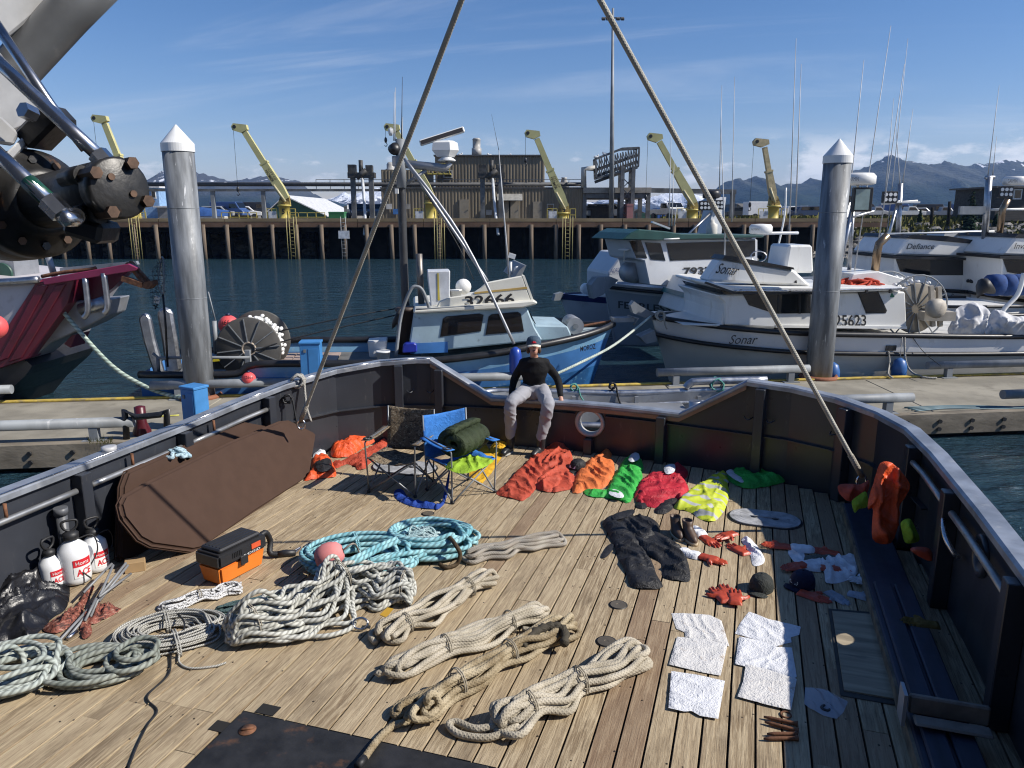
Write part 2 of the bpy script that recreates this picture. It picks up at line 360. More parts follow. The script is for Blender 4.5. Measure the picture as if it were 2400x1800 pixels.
M_YEL = mat('yellow crane paint', (.54, .43, .10), .5, var=.12, vs=1, bmp=.05, dirt=(.3, .2, .05), dsc=2, damt=(.62, .8))
M_YELP = mat('pale yellow boom paint', (.50, .46, .21), .5, var=.12, vs=1, bmp=.05, dirt=(.33, .26, .1), dsc=2, damt=(.62, .8))
M_GLASS = glass(); M_SS = mat('stainless steel', (.55, .55, .56), .25, 1, var=.1, vs=8, bmp=.03)
M_INK = mat('black lettering paint', (.012, .012, .014), .5, var=.1, bmp=0)

# ================================================================ SETTING
# ---- water
wb = MB()
xs = [-4000, -800, -200, -60, -20, 0, 20, 60, 200, 800, 4000]; ys = [-60, 0, 20, 40, 80, 200, 600, 4000]
wb.add([(x, y, ZW) for y in ys for x in xs], [(j*len(xs)+i, j*len(xs)+i+1, (j+1)*len(xs)+i+1, (j+1)*len(xs)+i) for j in range(len(ys)-1) for i in range(len(xs)-1)])
wb.build('water', M_WATER, kind='structure')

# ---- mountains: terrain ridges at their real order of distance
def mountain_mat(name, forest, rock, snow_lo, snow_hi, zs):
    m, nt, b = nt_new(name); tc = nt.nodes.new('ShaderNodeTexCoord'); sp = nt.nodes.new('ShaderNodeSeparateXYZ'); nt.links.new(tc.outputs['Object'], sp.inputs[0])
    zf = mth(nt, 'DIVIDE', sp.outputs[2], zs); n = tex(nt, .012, det=8, rough=.65); n2 = tex(nt, .035, det=6, rough=.6, stretch=(1, .4, .5))
    c = mixc(nt, rampf(nt, mth(nt, 'ADD', zf, mth(nt, 'MULTIPLY', n, .4)), .45, .8), forest, rock)
    s = rampf(nt, mth(nt, 'ADD', mth(nt, 'MULTIPLY', zf, .42), mth(nt, 'ADD', mth(nt, 'MULTIPLY', n2, .75), mth(nt, 'MULTIPLY', n, .25))), snow_lo, snow_hi)
    c = mixc(nt, s, c, (.82, .84, .88)); nt.links.new(c, b.inputs['Base Color']); b.inputs['Roughness'].default_value = .95; b.inputs['Specular IOR Level'].default_value = .1
    bump(nt, b, n, 1.0, 25); return m
def mountain(name, pts, D, depth, rough, seed, m):
    pts = sorted(pts); mb = MB(); NX = 260; rows = 40; x0, x1 = pts[0][0], pts[-1][0]
    def ridge(px):
        for (xa, ya), (xb, yb) in zip(pts, pts[1:]):
            if xa <= px <= xb:
                t = (px-xa)/(xb-xa); return lerp(ya, yb, t)
        return pts[-1][1]
    rings = []
    for i in range(NX+1):
        px = lerp(x0, x1, i/NX); py = ridge(px)
        q = P(px, py, D); col = []
        for j in range(rows+1):
            t = j/rows                                     # 0 front foot .. .72 ridge .. 1 back
            yy = D-depth+depth*t/.72
            sx = q.x*(1+.0*(yy-D)/D)
            if t <= .72: k = (t/.72); h = k**1.25
            else: h = 1-((t-.72)/.28)*.8
            w = math.sin(math.pi*min(1, max(0, t/.72)))*1.0
            f = noise.fractal(V((sx/(depth*.35)+seed, yy/(depth*.35), seed)), 1.0, 2.1, 6)
            g = 1-abs(noise.noise(V((sx/(depth*.16)+seed*2, yy/(depth*.5), seed))))*1.0
            z = ZW+(q.z-ZW)*h*(1+rough*1.4*w*f)-(q.z-ZW)*.38*w*(1-g)*1.2
            if abs(t-.72) < .5/rows: z = q.z+noise.fractal(V((sx/20, seed, 0)), .8, 2.0, 5)*(q.z-ZW)*.05
            col.append(V((sx, yy, max(z, ZW-2))))
        rings.append(col)
    mb.loft(rings, closed=False); return mb.build(name, m, kind='structure')
MM1 = mountain_mat('near mountain slope', (.018, .030, .022), (.075, .075, .07), .89, .93, 150.)
MM2 = mountain_mat('glacier mountain', (.05, .06, .065), (.10, .10, .105), .72, .80, 95.)
MM3 = mountain_mat('forest mountain slope', (.020, .032, .022), (.07, .075, .066), .91, .94, 190.)
mountain('mountain_range', [(-500, 470), (-200, 440), (0, 450), (200, 462), (300, 445), (344, 426), (379, 402), (415, 405), (452, 402), (498, 413), (539, 426), (577, 419), (618, 413), (656, 414), (707, 429), (732, 453), (756, 464), (797, 476), (850, 490), (900, 505)], 2600, 900, .3, 3.3, MM1)
mountain('snowy_mountain_range', [(620, 500), (720, 475), (786, 462), (805, 451), (830, 455), (860, 446), (895, 440), (940, 452), (1000, 462), (1100, 455), (1200, 468), (1300, 470), (1393, 474), (1422, 462), (1451, 460), (1490, 470), (1526, 462), (1565, 452), (1598, 452), (1644, 460), (1720, 480), (1800, 500)], 3400, 700, .35, 7.1, MM2)
mountain('forested_mountain', [(1560, 502), (1620, 485), (1658, 463), (1683, 440), (1724, 417), (1750, 424), (1766, 414), (1784, 415), (1800, 426), (1821, 436), (1857, 430), (1876, 429), (1905, 417), (1922, 425), (1981, 398), (2022, 396), (2052, 381), (2090, 362), (2112, 373), (2144, 379), (2179, 387), (2212, 380), (2236, 381), (2261, 391), (2315, 384), (2361, 375), (2400, 377), (2600, 365), (2900, 400), (3200, 440)], 2300, 900, .3, 11.7, MM3)

# ---- land behind the pier (gravel spit) and its rock bank
M_GRAV = mat('gravel ground', (.19, .17, .14), .95, var=.3, vs=.2, bmp=.2, bs=3, spec=.15)
ZP = 2.5
gb = MB(); gb.prism([(-700, 86, ZW-1), (700, 86, ZW-1), (700, 900, ZW-1), (-700, 900, ZW-1)], (0, 0, ZP-.1-ZW+1)); gb.build('ground', M_GRAV, kind='structure')
M_ROCK = mat('grey riprap rock', (.19, .18, .165), .9, var=.4, vs=.6, bmp=.4, bs=5, bd=.05, spec=.2)
random.seed(5)
def rock_mesh(mb, c, s, rnd):
    vs = []; n = 7
    for i in range(4):
        for k in range(n):
            a = 2*math.pi*k/n+i*.4; zz = (-.9, -.35, .4, .9)[i]; rr = math.sqrt(max(.1, 1-zz*zz))*rnd.uniform(.75, 1.2)
            vs.append(V(c)+V((rr*math.cos(a)*s*1.2, rr*math.sin(a)*s, zz*s*.75)))
    fs = [(i*n+k, i*n+(k+1) % n, (i+1)*n+(k+1) % n, (i+1)*n+k) for i in range(3) for k in range(n)]+[tuple(range(n-1, -1, -1)), tuple(range(3*n, 4*n))]
    mb.add(vs, fs)
rb = MB(); rnd = random.Random(4)
for i in range(900):
    x = rnd.uniform(-50, -8); t = rnd.random(); rock_mesh(rb, (x, lerp(76.5, 86, t), lerp(ZW-.3, ZP-.6, t)), rnd.uniform(.25, .6), rnd)
for i in range(1300):
    x = rnd.uniform(18, 90); t = rnd.random(); rock_mesh(rb, (x, lerp(70, 86, t)-max(0, x-30)*.12, lerp(ZW-.3, ZP-.5, t)), rnd.uniform(.25, .65), rnd)
rb.build('riprap_bank', M_ROCK, label='grey riprap boulders sloping to the water under and beside the pier', cat='rocks', kind='stuff')
bk = MB(); bk.add([(-60, 77, ZW-.6), (100, 77, ZW-.6), (100, 87, ZP-.12), (-60, 87, ZP-.12)], [(0, 1, 2, 3)]); bk.build('shore_bank', M_GRAV, kind='structure')
# ---- grass and bushes on the right hand bank
M_GRASS = mat('dry green bank grass', (.12, .115, .035), .9, var=.5, vs=1.2, bmp=0, spec=.1)
gm = MB(); rnd = random.Random(9)
for i in range(5200):
    x = rnd.uniform(17, 70); y = rnd.uniform(78, 90); s = rnd.uniform(.25, .7); z = lerp(ZP-1.9, ZP-.1, min(1, (y-78)/8)); a = rnd.uniform(0, 3.1)
    dx, dy = math.cos(a)*s*.35, math.sin(a)*s*.35; lx, ly = rnd.uniform(-.2, .2), rnd.uniform(-.2, .2)
    gm.add([(x-dx, y-dy, z-.2), (x+dx, y+dy, z-.2), (x+dx*.4+lx, y+dy*.4+ly, z+s), (x-dx*.4+lx, y-dy*.4+ly, z+s*.9)], [(0, 1, 2, 3)])
gm.build('bank_grass', M_GRASS, label='dry green grass and brush on the shore bank right of the pier', cat='grass', kind='stuff')

# ================================================================ WORK VESSEL (the deck the camera looks over)
M_BW = mat('dark grey bulwark paint', (.031, .034, .042), .32, var=.2, vs=1.2, bmp=.10, bs=3, bd=.02, dirt=(.12, .115, .11), dsc=11, damt=(.6, .8), stretch=(1.3, 1.3, .4))
SHIP = E('work_boat', (0, 0, 0), 'dark grey steel workboat with planked aft deck and notched stern bulwark', 'boat', rz=-PSI)
LO, HI = .61, 1.10
OUT = [(-5.5, 1.2, .83), (-5.5, 3.2, .83), (-5.5, 4.6, .84), (-5.5, 6.2, .86), (-5.48, 7.05, .90), (-5.38, 7.8, .95), (-5.08, 8.5, 1.02), (-4.65, 8.92, 1.07), (-4.2, 9.1, HI), (-4.02, 9.15, HI), (-3.2, 9.27, LO), (-2.5, 9.31, LO), (-2.08, 9.31, LO), (-1.68, 9.29, LO), (-1.2, 9.24, LO), (-.74, 9.16, LO), (.02, 9.0, HI), (.5, 8.88, 1.08), (.95, 8.62, 1.05), (1.3, 8.2, 1.02), (1.5, 7.7, 1.0), (1.58, 7.0, .98), (1.62, 5.69, .97), (1.62, 5.41, .97), (1.62, 4.4, .97), (1.62, 1.2, .97)]
def outline_off(d):
    res = []
    for i, (a, b, z) in enumerate(OUT):
        p0 = V(OUT[max(0, i-1)][:2]); p1 = V(OUT[min(len(OUT)-1, i+1)][:2]); t = (p1-p0).normalized(); n = V((-t.y, t.x))   # left of travel = outboard
        res.append(V((a, b))+n*d)
    return res
OI = outline_off(0); OO = outline_off(.07)
wall = MB(); holes = {12: .40, 22: .73}
for i in range(len(OUT)-1):
    z0, z1 = OUT[i][2], OUT[i+1][2]; a, b_ = OI[i], OI[i+1]; c, d = OO[i], OO[i+1]
    def seg(za0, za1, zb0, zb1):
        wall.add([(*a, za0), (*b_, zb0), (*b_, zb1), (*a, za1), (*c, za0), (*d, zb0), (*d, zb1), (*c, za1)], [(0, 1, 2, 3), (5, 4, 7, 6), (3, 2, 6, 7), (1, 0, 4, 5)])
    if i in holes:
        zc = holes[i]; hw = (b_-a).length/2; seg(-.25, zc-hw, -.25, zc-hw); seg(zc+hw, z0, zc+hw, z1)
        mid_i, mid_o = (a+b_)/2, (c+d)/2; ux = (b_-a).normalized(); r = .155 if i == 12 else .11; n = 32; ring = []
        for (mm, base) in ((mid_i, 0), (mid_o, 1)):
            for k in range(n):
                an = 2*math.pi*k/n; cx_, cz_ = math.cos(an), math.sin(an); q = max(abs(cx_), abs(cz_))
                ring.append((mm.x+ux.x*cx_/q*hw, mm.y+ux.y*cx_/q*hw, zc+cz_/q*hw)); ring.append((mm.x+ux.x*cx_*r, mm.y+ux.y*cx_*r, zc+cz_*r))
        fs = []
        for k in range(n):
            l = (k+1) % n
            fs += [(2*k, 2*l, 2*l+1, 2*k+1), (2*n+2*l, 2*n+2*k, 2*n+2*k+1, 2*n+2*l+1), (2*k+1, 2*l+1, 2*n+2*l+1, 2*n+2*k+1)]
        wall.add(ring, fs)
    else: seg(-.25, z0, -.25, z1)
BW = wall.build('bulwark', M_BW, SHIP, local=True)
hull = MB(); hull.loft([[V((*p, -.24)) for p in OO], [V((p.x*.99, p.y*.985, -1.6)) for p in OO]], closed=False); hull.build('hull', M_NAVY, SHIP, local=True)
# cap rail, broad and bevelled, following the notch
cap = MB(); ci = outline_off(-.05); co = outline_off(.11); rings = []
for i, (a, b_, z) in enumerate(OUT):
    p, q = ci[i], co[i]; rings.append([V((*p, z-.015)), V((*p, z+.03)), V((*lerp(p, q, .12), z+.048)), V((*lerp(p, q, .9), z+.048)), V((*q, z+.03)), V((*q, z-.015))])
cap.loft(rings, closed=True, caps=True, sm=False); CAP = cap.build('cap_rail', M_CAP, SHIP, local=True)
edge = MB()
for i in range(len(OUT)-1):
    if OUT[i][1] > 1.3 and i < 9: edge.tube([V((*lerp(ci[i], co[i], .10), OUT[i][2]+.047)), V((*lerp(ci[i+1], co[i+1], .10), OUT[i+1][2]+.047))], .008, 6)
edge.build('rail_edge', M_SS, CAP, local=True)
ins = MB()   # bare lower lip of the cap inside the notch
for i in range(9, 16):
    p, q = ci[i], ci[i+1]; ins.add([(*p, OUT[i][2]-.06), (*q, OUT[i+1][2]-.06), (*q, OUT[i+1][2]+.0), (*p, OUT[i][2]+.0)], [(0, 1, 2, 3)])
ins.build('bare_lip', mat('bare bronze steel', (.23, .15, .10), .5, .4), CAP, local=True)
# stringer along the stern at knee height
sI = outline_off(-.055)
for r0, r1 in ((4, 12), (13, 21)):
  st = MB()
  for i in range(r0, r1):
    za = .50
    st.add([(*OI[i], za), (*OI[i+1], za), (*sI[i+1], za), (*sI[i], za), (*OI[i], za+.012), (*OI[i+1], za+.012), (*sI[i+1], za+.012), (*sI[i], za+.012)], [(3, 2, 1, 0), (4, 5, 6, 7), (2, 3, 7, 6)])
  st.build('stringer', M_BW, BW, local=True)
# vertical stiffeners
def on_edge(k):
    i = int(k); t = k-i; a, b_ = OI[i], OI[min(i+1, len(OI)-1)]; p = lerp(a, b_, t); d = (b_-a).normalized(); n = V((d.y, -d.x)); z = lerp(OUT[i][2], OUT[min(i+1, len(OI)-1)][2], t)
    return p, d, n, z
for k in (1.3, 2.15, 2.95, 4.55, 7.5, 9.15, 12.5, 14.55, 16.35, 18.35, 20.5, 21.6, 23.7):
    p, d, n, z = on_edge(k); zb = 0 if k != 12.5 else 0; zt = z-.02 if k != 12.5 else .2
    c = p+n*.06; s = MB(); s.box((c.x, c.y, (zb+zt)/2), (.11, .12, zt-zb), math.atan2(d.y, d.x)); s.build('stiffener', M_BW, BW, local=True, bevel=.006)
# fairlead ring
for i, r in ((12, .155), (22, .11)):
    mid = (OI[i]+OI[i+1])/2; d = (OI[i+1]-OI[i]).normalized(); n = V((d.y, -d.x)); zc = holes[i]; s = MB(); ring = []
    for q in range(5):
        rr, off = ((r+.04, .0), (r+.04, .025), (r+.015, .035), (r-.01, .02), (r-.012, -.09))[q]
        ring.append([V((mid.x+d.x*rr*math.cos(t)+n.x*off, mid.y+d.y*rr*math.cos(t)+n.y*off, zc+rr*math.sin(t))) for t in [2*math.pi*k/32 for k in range(32)]])
    s.loft(ring); s.build('fairlead', M_BW if i == 22 else mat('pale worn steel', (.40, .39, .37), .5, .3, dirt=(.2, .17, .14)), BW, local=True)
# grab rails on the two sides
for lo_, hi_ in ((0.2, 1.25), (1.35, 2.1), (2.2, 2.9), (3.0, 4.5)):
    pts = []
    for j in range(8):
        p, d, n, z = on_edge(lerp(lo_, hi_, j/7)); pts.append(V((p.x+n.x*.075, p.y+n.y*.075, z-.155)))
    s = MB(); s.tube(pts, .026, 10); s.build('grab_rail', mat('scuffed rail pipe', (.36, .36, .355), .4, .7, dirt=(.2, .18, .15), dsc=10), BW, local=True)
for lo_, hi_ in ((20.6, 21.5), (21.7, 23.6)):
    pts = []
    for j in range(8):
        p, d, n, z = on_edge(lerp(lo_, hi_, j/7)); pts.append(V((p.x+n.x*.075, p.y+n.y*.075, z-.15)))
    s = MB(); s.tube(pts, .026, 10); s.build('grab_rail', MATS['scuffed rail pipe'], BW, local=True)
# rail posts of the grab rail, small lugs on the stern frames
for k in (.6, 1.65, 2.5, 3.4):
    p, d, n, z = on_edge(k); s = MB(); s.cyl((p.x+n.x*.075, p.y+n.y*.075, z-.15), (p.x+n.x*.075, p.y+n.y*.075, z-.02), .014, 8); s.build('rail_post', M_RUST, BW, local=True)
for k in (7.8, 9.0, 16.1, 16.6, 18.1):
    p, d, n, z = on_edge(k); s = MB(); q = V((p.x+n.x*.05, p.y+n.y*.05, .72)); s.tube(catmull([q+V((-.05*d.x, -.05*d.y, 0)), q+V((n.x*.06, n.y*.06, -.02)), q+V((.05*d.x, .05*d.y, 0))], 5), .008, 6); s.build('lug', M_BW, BW, local=True)
# vent pipe and sloped plate on the port side
p, d, n, z = on_edge(1.98); s = MB(); q = V((p.x+n.x*.09, p.y+n.y*.09, 0)); s.cyl(q+V((0, 0, .0)), q+V((0, 0, .55)), .045, 14); s.cyl(q+V((0, 0, .55)), q+V((0, 0, .61)), .056, 14); s.build('vent_pipe', M_GREYP, BW, local=True)
s = MB(); pa, pb = on_edge(.3)[0], on_edge(1.15)[0]
s.add([(pa.x, pa.y, .34), (pb.x, pb.y, .34), (pb.x+.34, pb.y, .02), (pa.x+.34, pa.y, .02)], [(0, 1, 2, 3)]); s.build('waterway_plate', M_BW, BW, local=True)
# ---- deck of single planks
deck = E('deck', (0, 0, 0)); deck.parent = SHIP; deck.matrix_world = WM[SHIP]; WM[deck] = WM[SHIP]; deck.matrix_parent_inverse = Matrix(); deck.matrix_basis = Matrix()
sub = MB(); sub.prism([(*p, -.06) for p in outline_off(-.0)], (0, 0, .03)); sub.build('underlay', mat('black caulk', (.012, .011, .01), .9, bmp=0), deck, local=True)
PB = 3.46; PA0, PA1 = -2.84, -1.22                     # steel plate let into the deck
def bmax(a):
    best = 0
    for i in range(len(OI)-1):
        x0, y0 = OI[i]; x1, y1 = OI[i+1]
        if min(x0, x1) <= a <= max(x0, x1) and abs(x1-x0) > 1e-4: best = max(best, lerp(y0, y1, (a-x0)/(x1-x0)))
    return best
rnd = random.Random(11); pitch = .152; a = -5.58; meshes = {}
while a < 1.6:
    w = pitch-.013; e = bmax(a) or bmax(a+w) or 4
    e = min(bmax(min(a+w, 1.58)) or e, e) if a > -5.3 else e
    s0 = 2.2
    if a+w > PA0 and a < PA1: s0 = PB+.012
    cuts = [s0]; x = s0+rnd.uniform(.6, 3.4)
    while x < e-.5: cuts.append(x); x += rnd.uniform(1.8, 4.2)
    cuts.append(e-.005)
    for c0, c1 in zip(cuts, cuts[1:]):
        Lp = c1-c0-.004
        if Lp < .05: continue
        s = MB(); z = rnd.uniform(-.0025, .0015); bv = .002; x0, x1 = -w/2, w/2
        s.add([(x0, 0, -.03), (x1, 0, -.03), (x1, 0, -bv), (x1-bv, 0, 0), (x0+bv, 0, 0), (x0, 0, -bv), (x0, Lp, -.03), (x1, Lp, -.03), (x1, Lp, -bv), (x1-bv, Lp, 0), (x0+bv, Lp, 0), (x0, Lp, -bv)],
              [(0, 1, 2, 3, 4, 5), (11, 10, 9, 8, 7, 6), (1, 7, 8, 2), (2, 8, 9, 3), (3, 9, 10, 4), (4, 10, 11, 5), (5, 11, 6, 0)])
        o = s.build('plank', M_DECK, deck, local=True); o.location = (a+w/2, c0, z)
    a += pitch
# fastenings: too small to pick apart
s = MB(); rnd = random.Random(3); a = -5.4
while a < 1.45:
    b_ = 2.4+rnd.random()*.3
    while b_ < bmax(a+.07)-.2:
        if not (b_ < PB+.05 and PA0-.15 < a < PA1):
            for off in (.035, .105):
                if rnd.random() < .62: s.lathe([(.0065, -.001), (.0065, .0012)], (a+off+rnd.uniform(-.008, .008), b_+rnd.uniform(-.04, .04), 0), n=7)
        b_ += .62
    a += pitch
s.build('plank_fastenings', mat('dark plug', (.05, .035, .022), .8, bmp=0), deck, local=True, kind='stuff')
# steel plate with a lifting ring
s = MB(); s.box(((PA0+PA1)/2, PB-1.0, -.012), (PA1-PA0-.01, 2.0, .04)); PL = s.build('steel_plate', M_STEELB, deck, local=True, bevel=.006)
q = toB(G(580, 1714)); s = MB(); s.lathe([(.0, .0105), (.052, .0105), (.052, .012)], (q.x, q.y, 0), n=20); s.tube([(q.x-.03, q.y-.02, .017), (q.x+.03, q.y+.02, .017)], .008, 6); s.build('lifting_ring', M_RUST, PL, local=True)
# notches next to the plate
for px, py in ((628, 1664), (520, 1704)):
    q = toB(G(px, py)); s = MB(); s.box((q.x, q.y, .002), (.13, .09, .003)); s.build('plank_notch', MATS['black caulk'], deck, local=True)
# oval hatch covers
def stadium(q, la, lb, n=14):
    r = lb; return [(q.x+(la-r)*(1 if math.cos(t) > 0 else -1)+r*math.cos(t), q.y+r*math.sin(t)) for t in [2*math.pi*(k+.5)/(2*n) for k in range(2*n)]]
M_HAT = mat('scuffed grey cast hatch', (.36, .365, .375), .55, .1, var=.3, vs=9, bmp=.25, bs=40, dirt=(.12, .12, .125), dsc=22)
for px, py, la, lb in ((1792, 1217, .345, .21), (948, 1096, .40, .24)):
    q = toB(G(px, py)); s = MB(); s.prism([(x, y, .001) for x, y in stadium(q, la+.02, lb+.02)], (0, 0, .004)); hb = s.build('hatch_seat', M_BLACK, deck, local=True)
    s = MB(); s.prism([(x, y, .004) for x, y in stadium(q, la, lb)], (0, 0, .014)); s.build('hatch_cover', M_HAT, hb, local=True, bevel=.004)
    for f in (.82, .64, .46):
        s = MB(); s.tube([(x, y, .0175) for x, y in stadium(q, la-lb*(1-f), lb*f)], .0022, 5, closed=True); s.build('raised_ring', M_HAT, hb, local=True)
    for sg in (-1, 1):
        s = MB(); s.lathe([(.001, .0185), (.035, .0185), (.035, .02)], (q.x+sg*.1, q.y, 0), n=16); s.build('key_hole', M_BLACK, hb, local=True)
    s = MB(); s.bar((q.x-.14, q.y, .024), (q.x+.14, q.y, .024), .012, .01); s.build('hatch_handle', M_HAT, hb, local=True)
for px, py, r in ((1449, 1418, .062), (1421, 1504, .064), (1003, 1204, .055)):
    q = toB(G(px, py)); s = MB(); s.lathe([(r+.012, .0005), (r+.012, .003)], (q.x, q.y, 0), n=22); h_ = s.build('deck_plug', M_BLACK, deck, local=True)
    s = MB(); s.lathe([(r, .003), (r, .006), (.016, .006), (.014, .0045)], (q.x, q.y, 0), n=22, sm=False); s.build('plug_lid', mat('dull brass lid', (.17, .14, .10), .5, .5, dirt=(.06, .05, .04), dsc=20), h_, local=True)
# plywood hatch bedded in tar
c4 = [toB(G(x, y)) for x, y in ((1950, 1436), (2085, 1447), (2140, 1650), (1978, 1622))]; ce = sum(c4, V())/4
s = MB(); s.prism([(ce.x+(p.x-ce.x)*1.12, ce.y+(p.y-ce.y)*1.10, .001) for p in reversed(c4)], (0, 0, .006)); tb = s.build('tar_bed', mat('tar', (.04, .038, .034), .8, bmp=.5, bs=30), deck, local=True, bevel=.004)
s = MB(); s.prism([(p.x, p.y, .005) for p in reversed(c4)], (0, 0, .012)); s.build('plywood_hatch', mat('grey plywood', (.30, .25, .175), .85, var=.3, vs=5, bmp=.3, bs=50, stretch=(.25, 2.5, 1), dirt=(.13, .11, .085), dsc=7), tb, local=True)
# ---- starboard bench of blue timber
M_BLU = mat('navy painted timber', (.022, .027, .048), .6, var=.3, vs=4, bmp=.3, bs=40, stretch=(3, .3, 3), dirt=(.10, .10, .12), dsc=9, damt=(.66, .8))
BE = E('bench', (0, 0, 0)); BE.parent = SHIP; BE.matrix_parent_inverse = Matrix(); BE.matrix_basis = Matrix(); WM[BE] = WM[SHIP]
s = MB(); s.box((1.21, 5.1, .05), (.33, 6.0, .10)); s.build('bench_beam', M_BLU, BE, local=True, bevel=.012)
for a0, w, b0, b1 in ((1.15, .13, 3.0, 6.25), (1.30, .13, 3.0, 6.25)):
    s = MB(); s.box((a0, (b0+b1)/2, .115), (w, b1-b0, .03)); s.build('bench_board', M_BLU, BE, local=True, bevel=.01)
s = MB(); s.box((1.035, 5.1, .045), (.02, 6.0, .09)); s.build('worn_edge', mat('worn timber edge', (.16, .13, .09), .85, var=.4, vs=8, bmp=.3), BE, local=True)
q = toB(G(2270, 1690, .2)); s = MB(); s.box((1.25, q.y+.1, .19), (.42, .04, .12)); s.box((1.25, q.y-.02, .16), (.40, .10, .02)); s.build('wooden_chock', mat('bare grey chock', (.21, .18, .15), .8, var=.3, vs=6), BE, local=True, bevel=.01)
s = MB(); s.box((1.00, q.y+.06, .2), (.02, .14, .2)); s.build('chock_bracket', M_ALUM, BE, local=True)
# padded grey screen at the forward end of the starboard rail
s = MB(); s.box((1.68, 2.85, .72), (.20, 3.1, .70)); s.build('padded_screen', mat('coarse grey non-skid coating', (.33, .31, .29), .95, var=.15, vs=20, bmp=.9, bs=120, bd=.004), SHIP, local=True, bevel=.05, seg=3)
# bent steel hook on the starboard wall
s = MB(); s.tube(catmull([(1.58, 6.35, .72), (1.50, 6.15, .74), (1.48, 5.95, .68), (1.54, 5.87, .58), (1.58, 5.95, .55)], 6), .02, 8); s.build('rail_hook', M_SS, BW, local=True)
# mast crane's lanyards: rope ends tied on the port rail
# unseen house behind the camera, added and made tall to cut skylight
s = MB(); s.box((-1.8, -1.5, 4.4), (7.6, 1.6, 9.4)); s.build('sky_blocking_house', mat('blue grey deckhouse paint', (.10, .11, .13), .6), SHIP, local=True)

# ================================================================ FLOAT DOCK
DS = .1255
def dock_y(x, far): return (15.13 if far else 12.15)+DS*x
DU = V((1, DS, 0)).normalized(); DN = V((-DS, 1, 0)).normalized()
DA = math.atan(DS)
DK = E('float_dock', (0, 13.6, ZD), 'long concrete float dock with yellow edge and timber side walers', 'dock')
def dslab(x0, x1, name, m, f0, f1, z0, z1, bevel=.01):
    pts = [(x0, lerp(dock_y(x0, 0), dock_y(x0, 1), f0), z0), (x1, lerp(dock_y(x1, 0), dock_y(x1, 1), f0), z0), (x1, lerp(dock_y(x1, 0), dock_y(x1, 1), f1), z0), (x0, lerp(dock_y(x0, 0), dock_y(x0, 1), f1), z0)]
    s = MB(); s.prism(pts, (0, 0, z1-z0)); return s.build(name, m, DK, bevel=bevel)
xs = [-26, -18.4, -14.2, -9.9, -5.6, -1.2, 3.2, 7.6, 12.1, 16.5, 26]
for x0, x1 in zip(xs, xs[1:]): dslab(x0, x1-.015, 'concrete_panel', M_CONC, .045, .955, -.75, ZD)
dslab(-26, 26, 'float_core', M_DARK, .06, .94, -1.3, -.752)
for x0, x1 in ((-26, -10.2), (-10.2, -2), (-2, 6.5), (6.5, 15), (15, 26)):
    w = dslab(x0, x1-.02, 'timber_waler', M_TIMB, -.012, .045, -.82, ZD+.01); dslab(x0, x1-.02, 'timber_waler', M_TIMB, .955, 1.012, -.82, ZD+.004)
M_YEDGE = mat('worn yellow edge paint', (.46, .33, .06), .8, var=.3, vs=6, dirt=(.22, .18, .11), dsc=4, damt=(.5, .66))
for x0, x1 in ((-26, -1), (-1, 26)): dslab(x0, x1-.02, 'yellow_edge_strip', M_YEDGE, .968, 1.005, ZD+.006, ZD+.045)
# bolt heads along the visible waler
s = MB(); s.cyl((0, 0, 0), (0, -.025, 0), .038, 10); src = s.build('waler_bolt', M_BLACK, DK, local=True); first = True
for x in [7.0+.62*i for i in range(14)]+[-9.9+.62*i for i in range(8)]:
    for z in (-.58, -.72):
        loc = (x, dock_y(x, 0)-.045-13.6, z-ZD)
        if first: src.location = loc; first = False
        else: inst(src, DK, loc)
# bull rails: steel pipe on short stools
def bull_rail(x0, x1, far, posts, label):
    y = lambda x: dock_y(x, far)+(-.12 if far else .14)
    r = E('bull_rail', (x0, y(x0), ZD), label, 'mooring rail', 'steel mooring pipes along the dock edge')
    s = MB(); s.cyl((x0, y(x0), ZD+.28), (x1, y(x1), ZD+.28), .085, 16); s.build('pipe', M_GALV, r)
    for x in posts:
        s = MB(); s.box((x, y(x), ZD+.11), (.13, .12, .2), DA); s.build('stool', M_GALV, r)
        s = MB(); s.box((x, y(x), ZD+.008), (.34, .22, .016), DA); s.build('foot_plate', M_GALV, r)
bull_rail(-14, -5.95, 0, (-12, -9, -6.55), 'long dark mooring pipe on the near dock edge left of the black tube hoop')
bull_rail(-16, -9.35, 1, (-14, -10.5), 'mooring pipe stub at the left photo edge on the far dock side')
bull_rail(-6.9, -4.2, 1, (-6.4, -4.7), 'mooring pipe behind the left steel piling')
bull_rail(-2.6, .55, 1, (-2.2, .1), 'mooring pipe behind the seated person')
bull_rail(3.0, 6.3, 1, (3.4, 5.9), 'mooring pipe end behind the starboard quarter of the notch')
bull_rail(9.0, 16, 1, (9.5, 11.9, 14.5), 'mooring pipe alongside the long white boat on the far dock side')
bull_rail(8.9, 14, 0, (9.55, 12), 'mooring pipe at the right photo edge on the near dock side')
bull_rail(5.2, 7.15, 0, (5.6, 6.7), 'short mooring pipe peeping over the starboard rail corner')
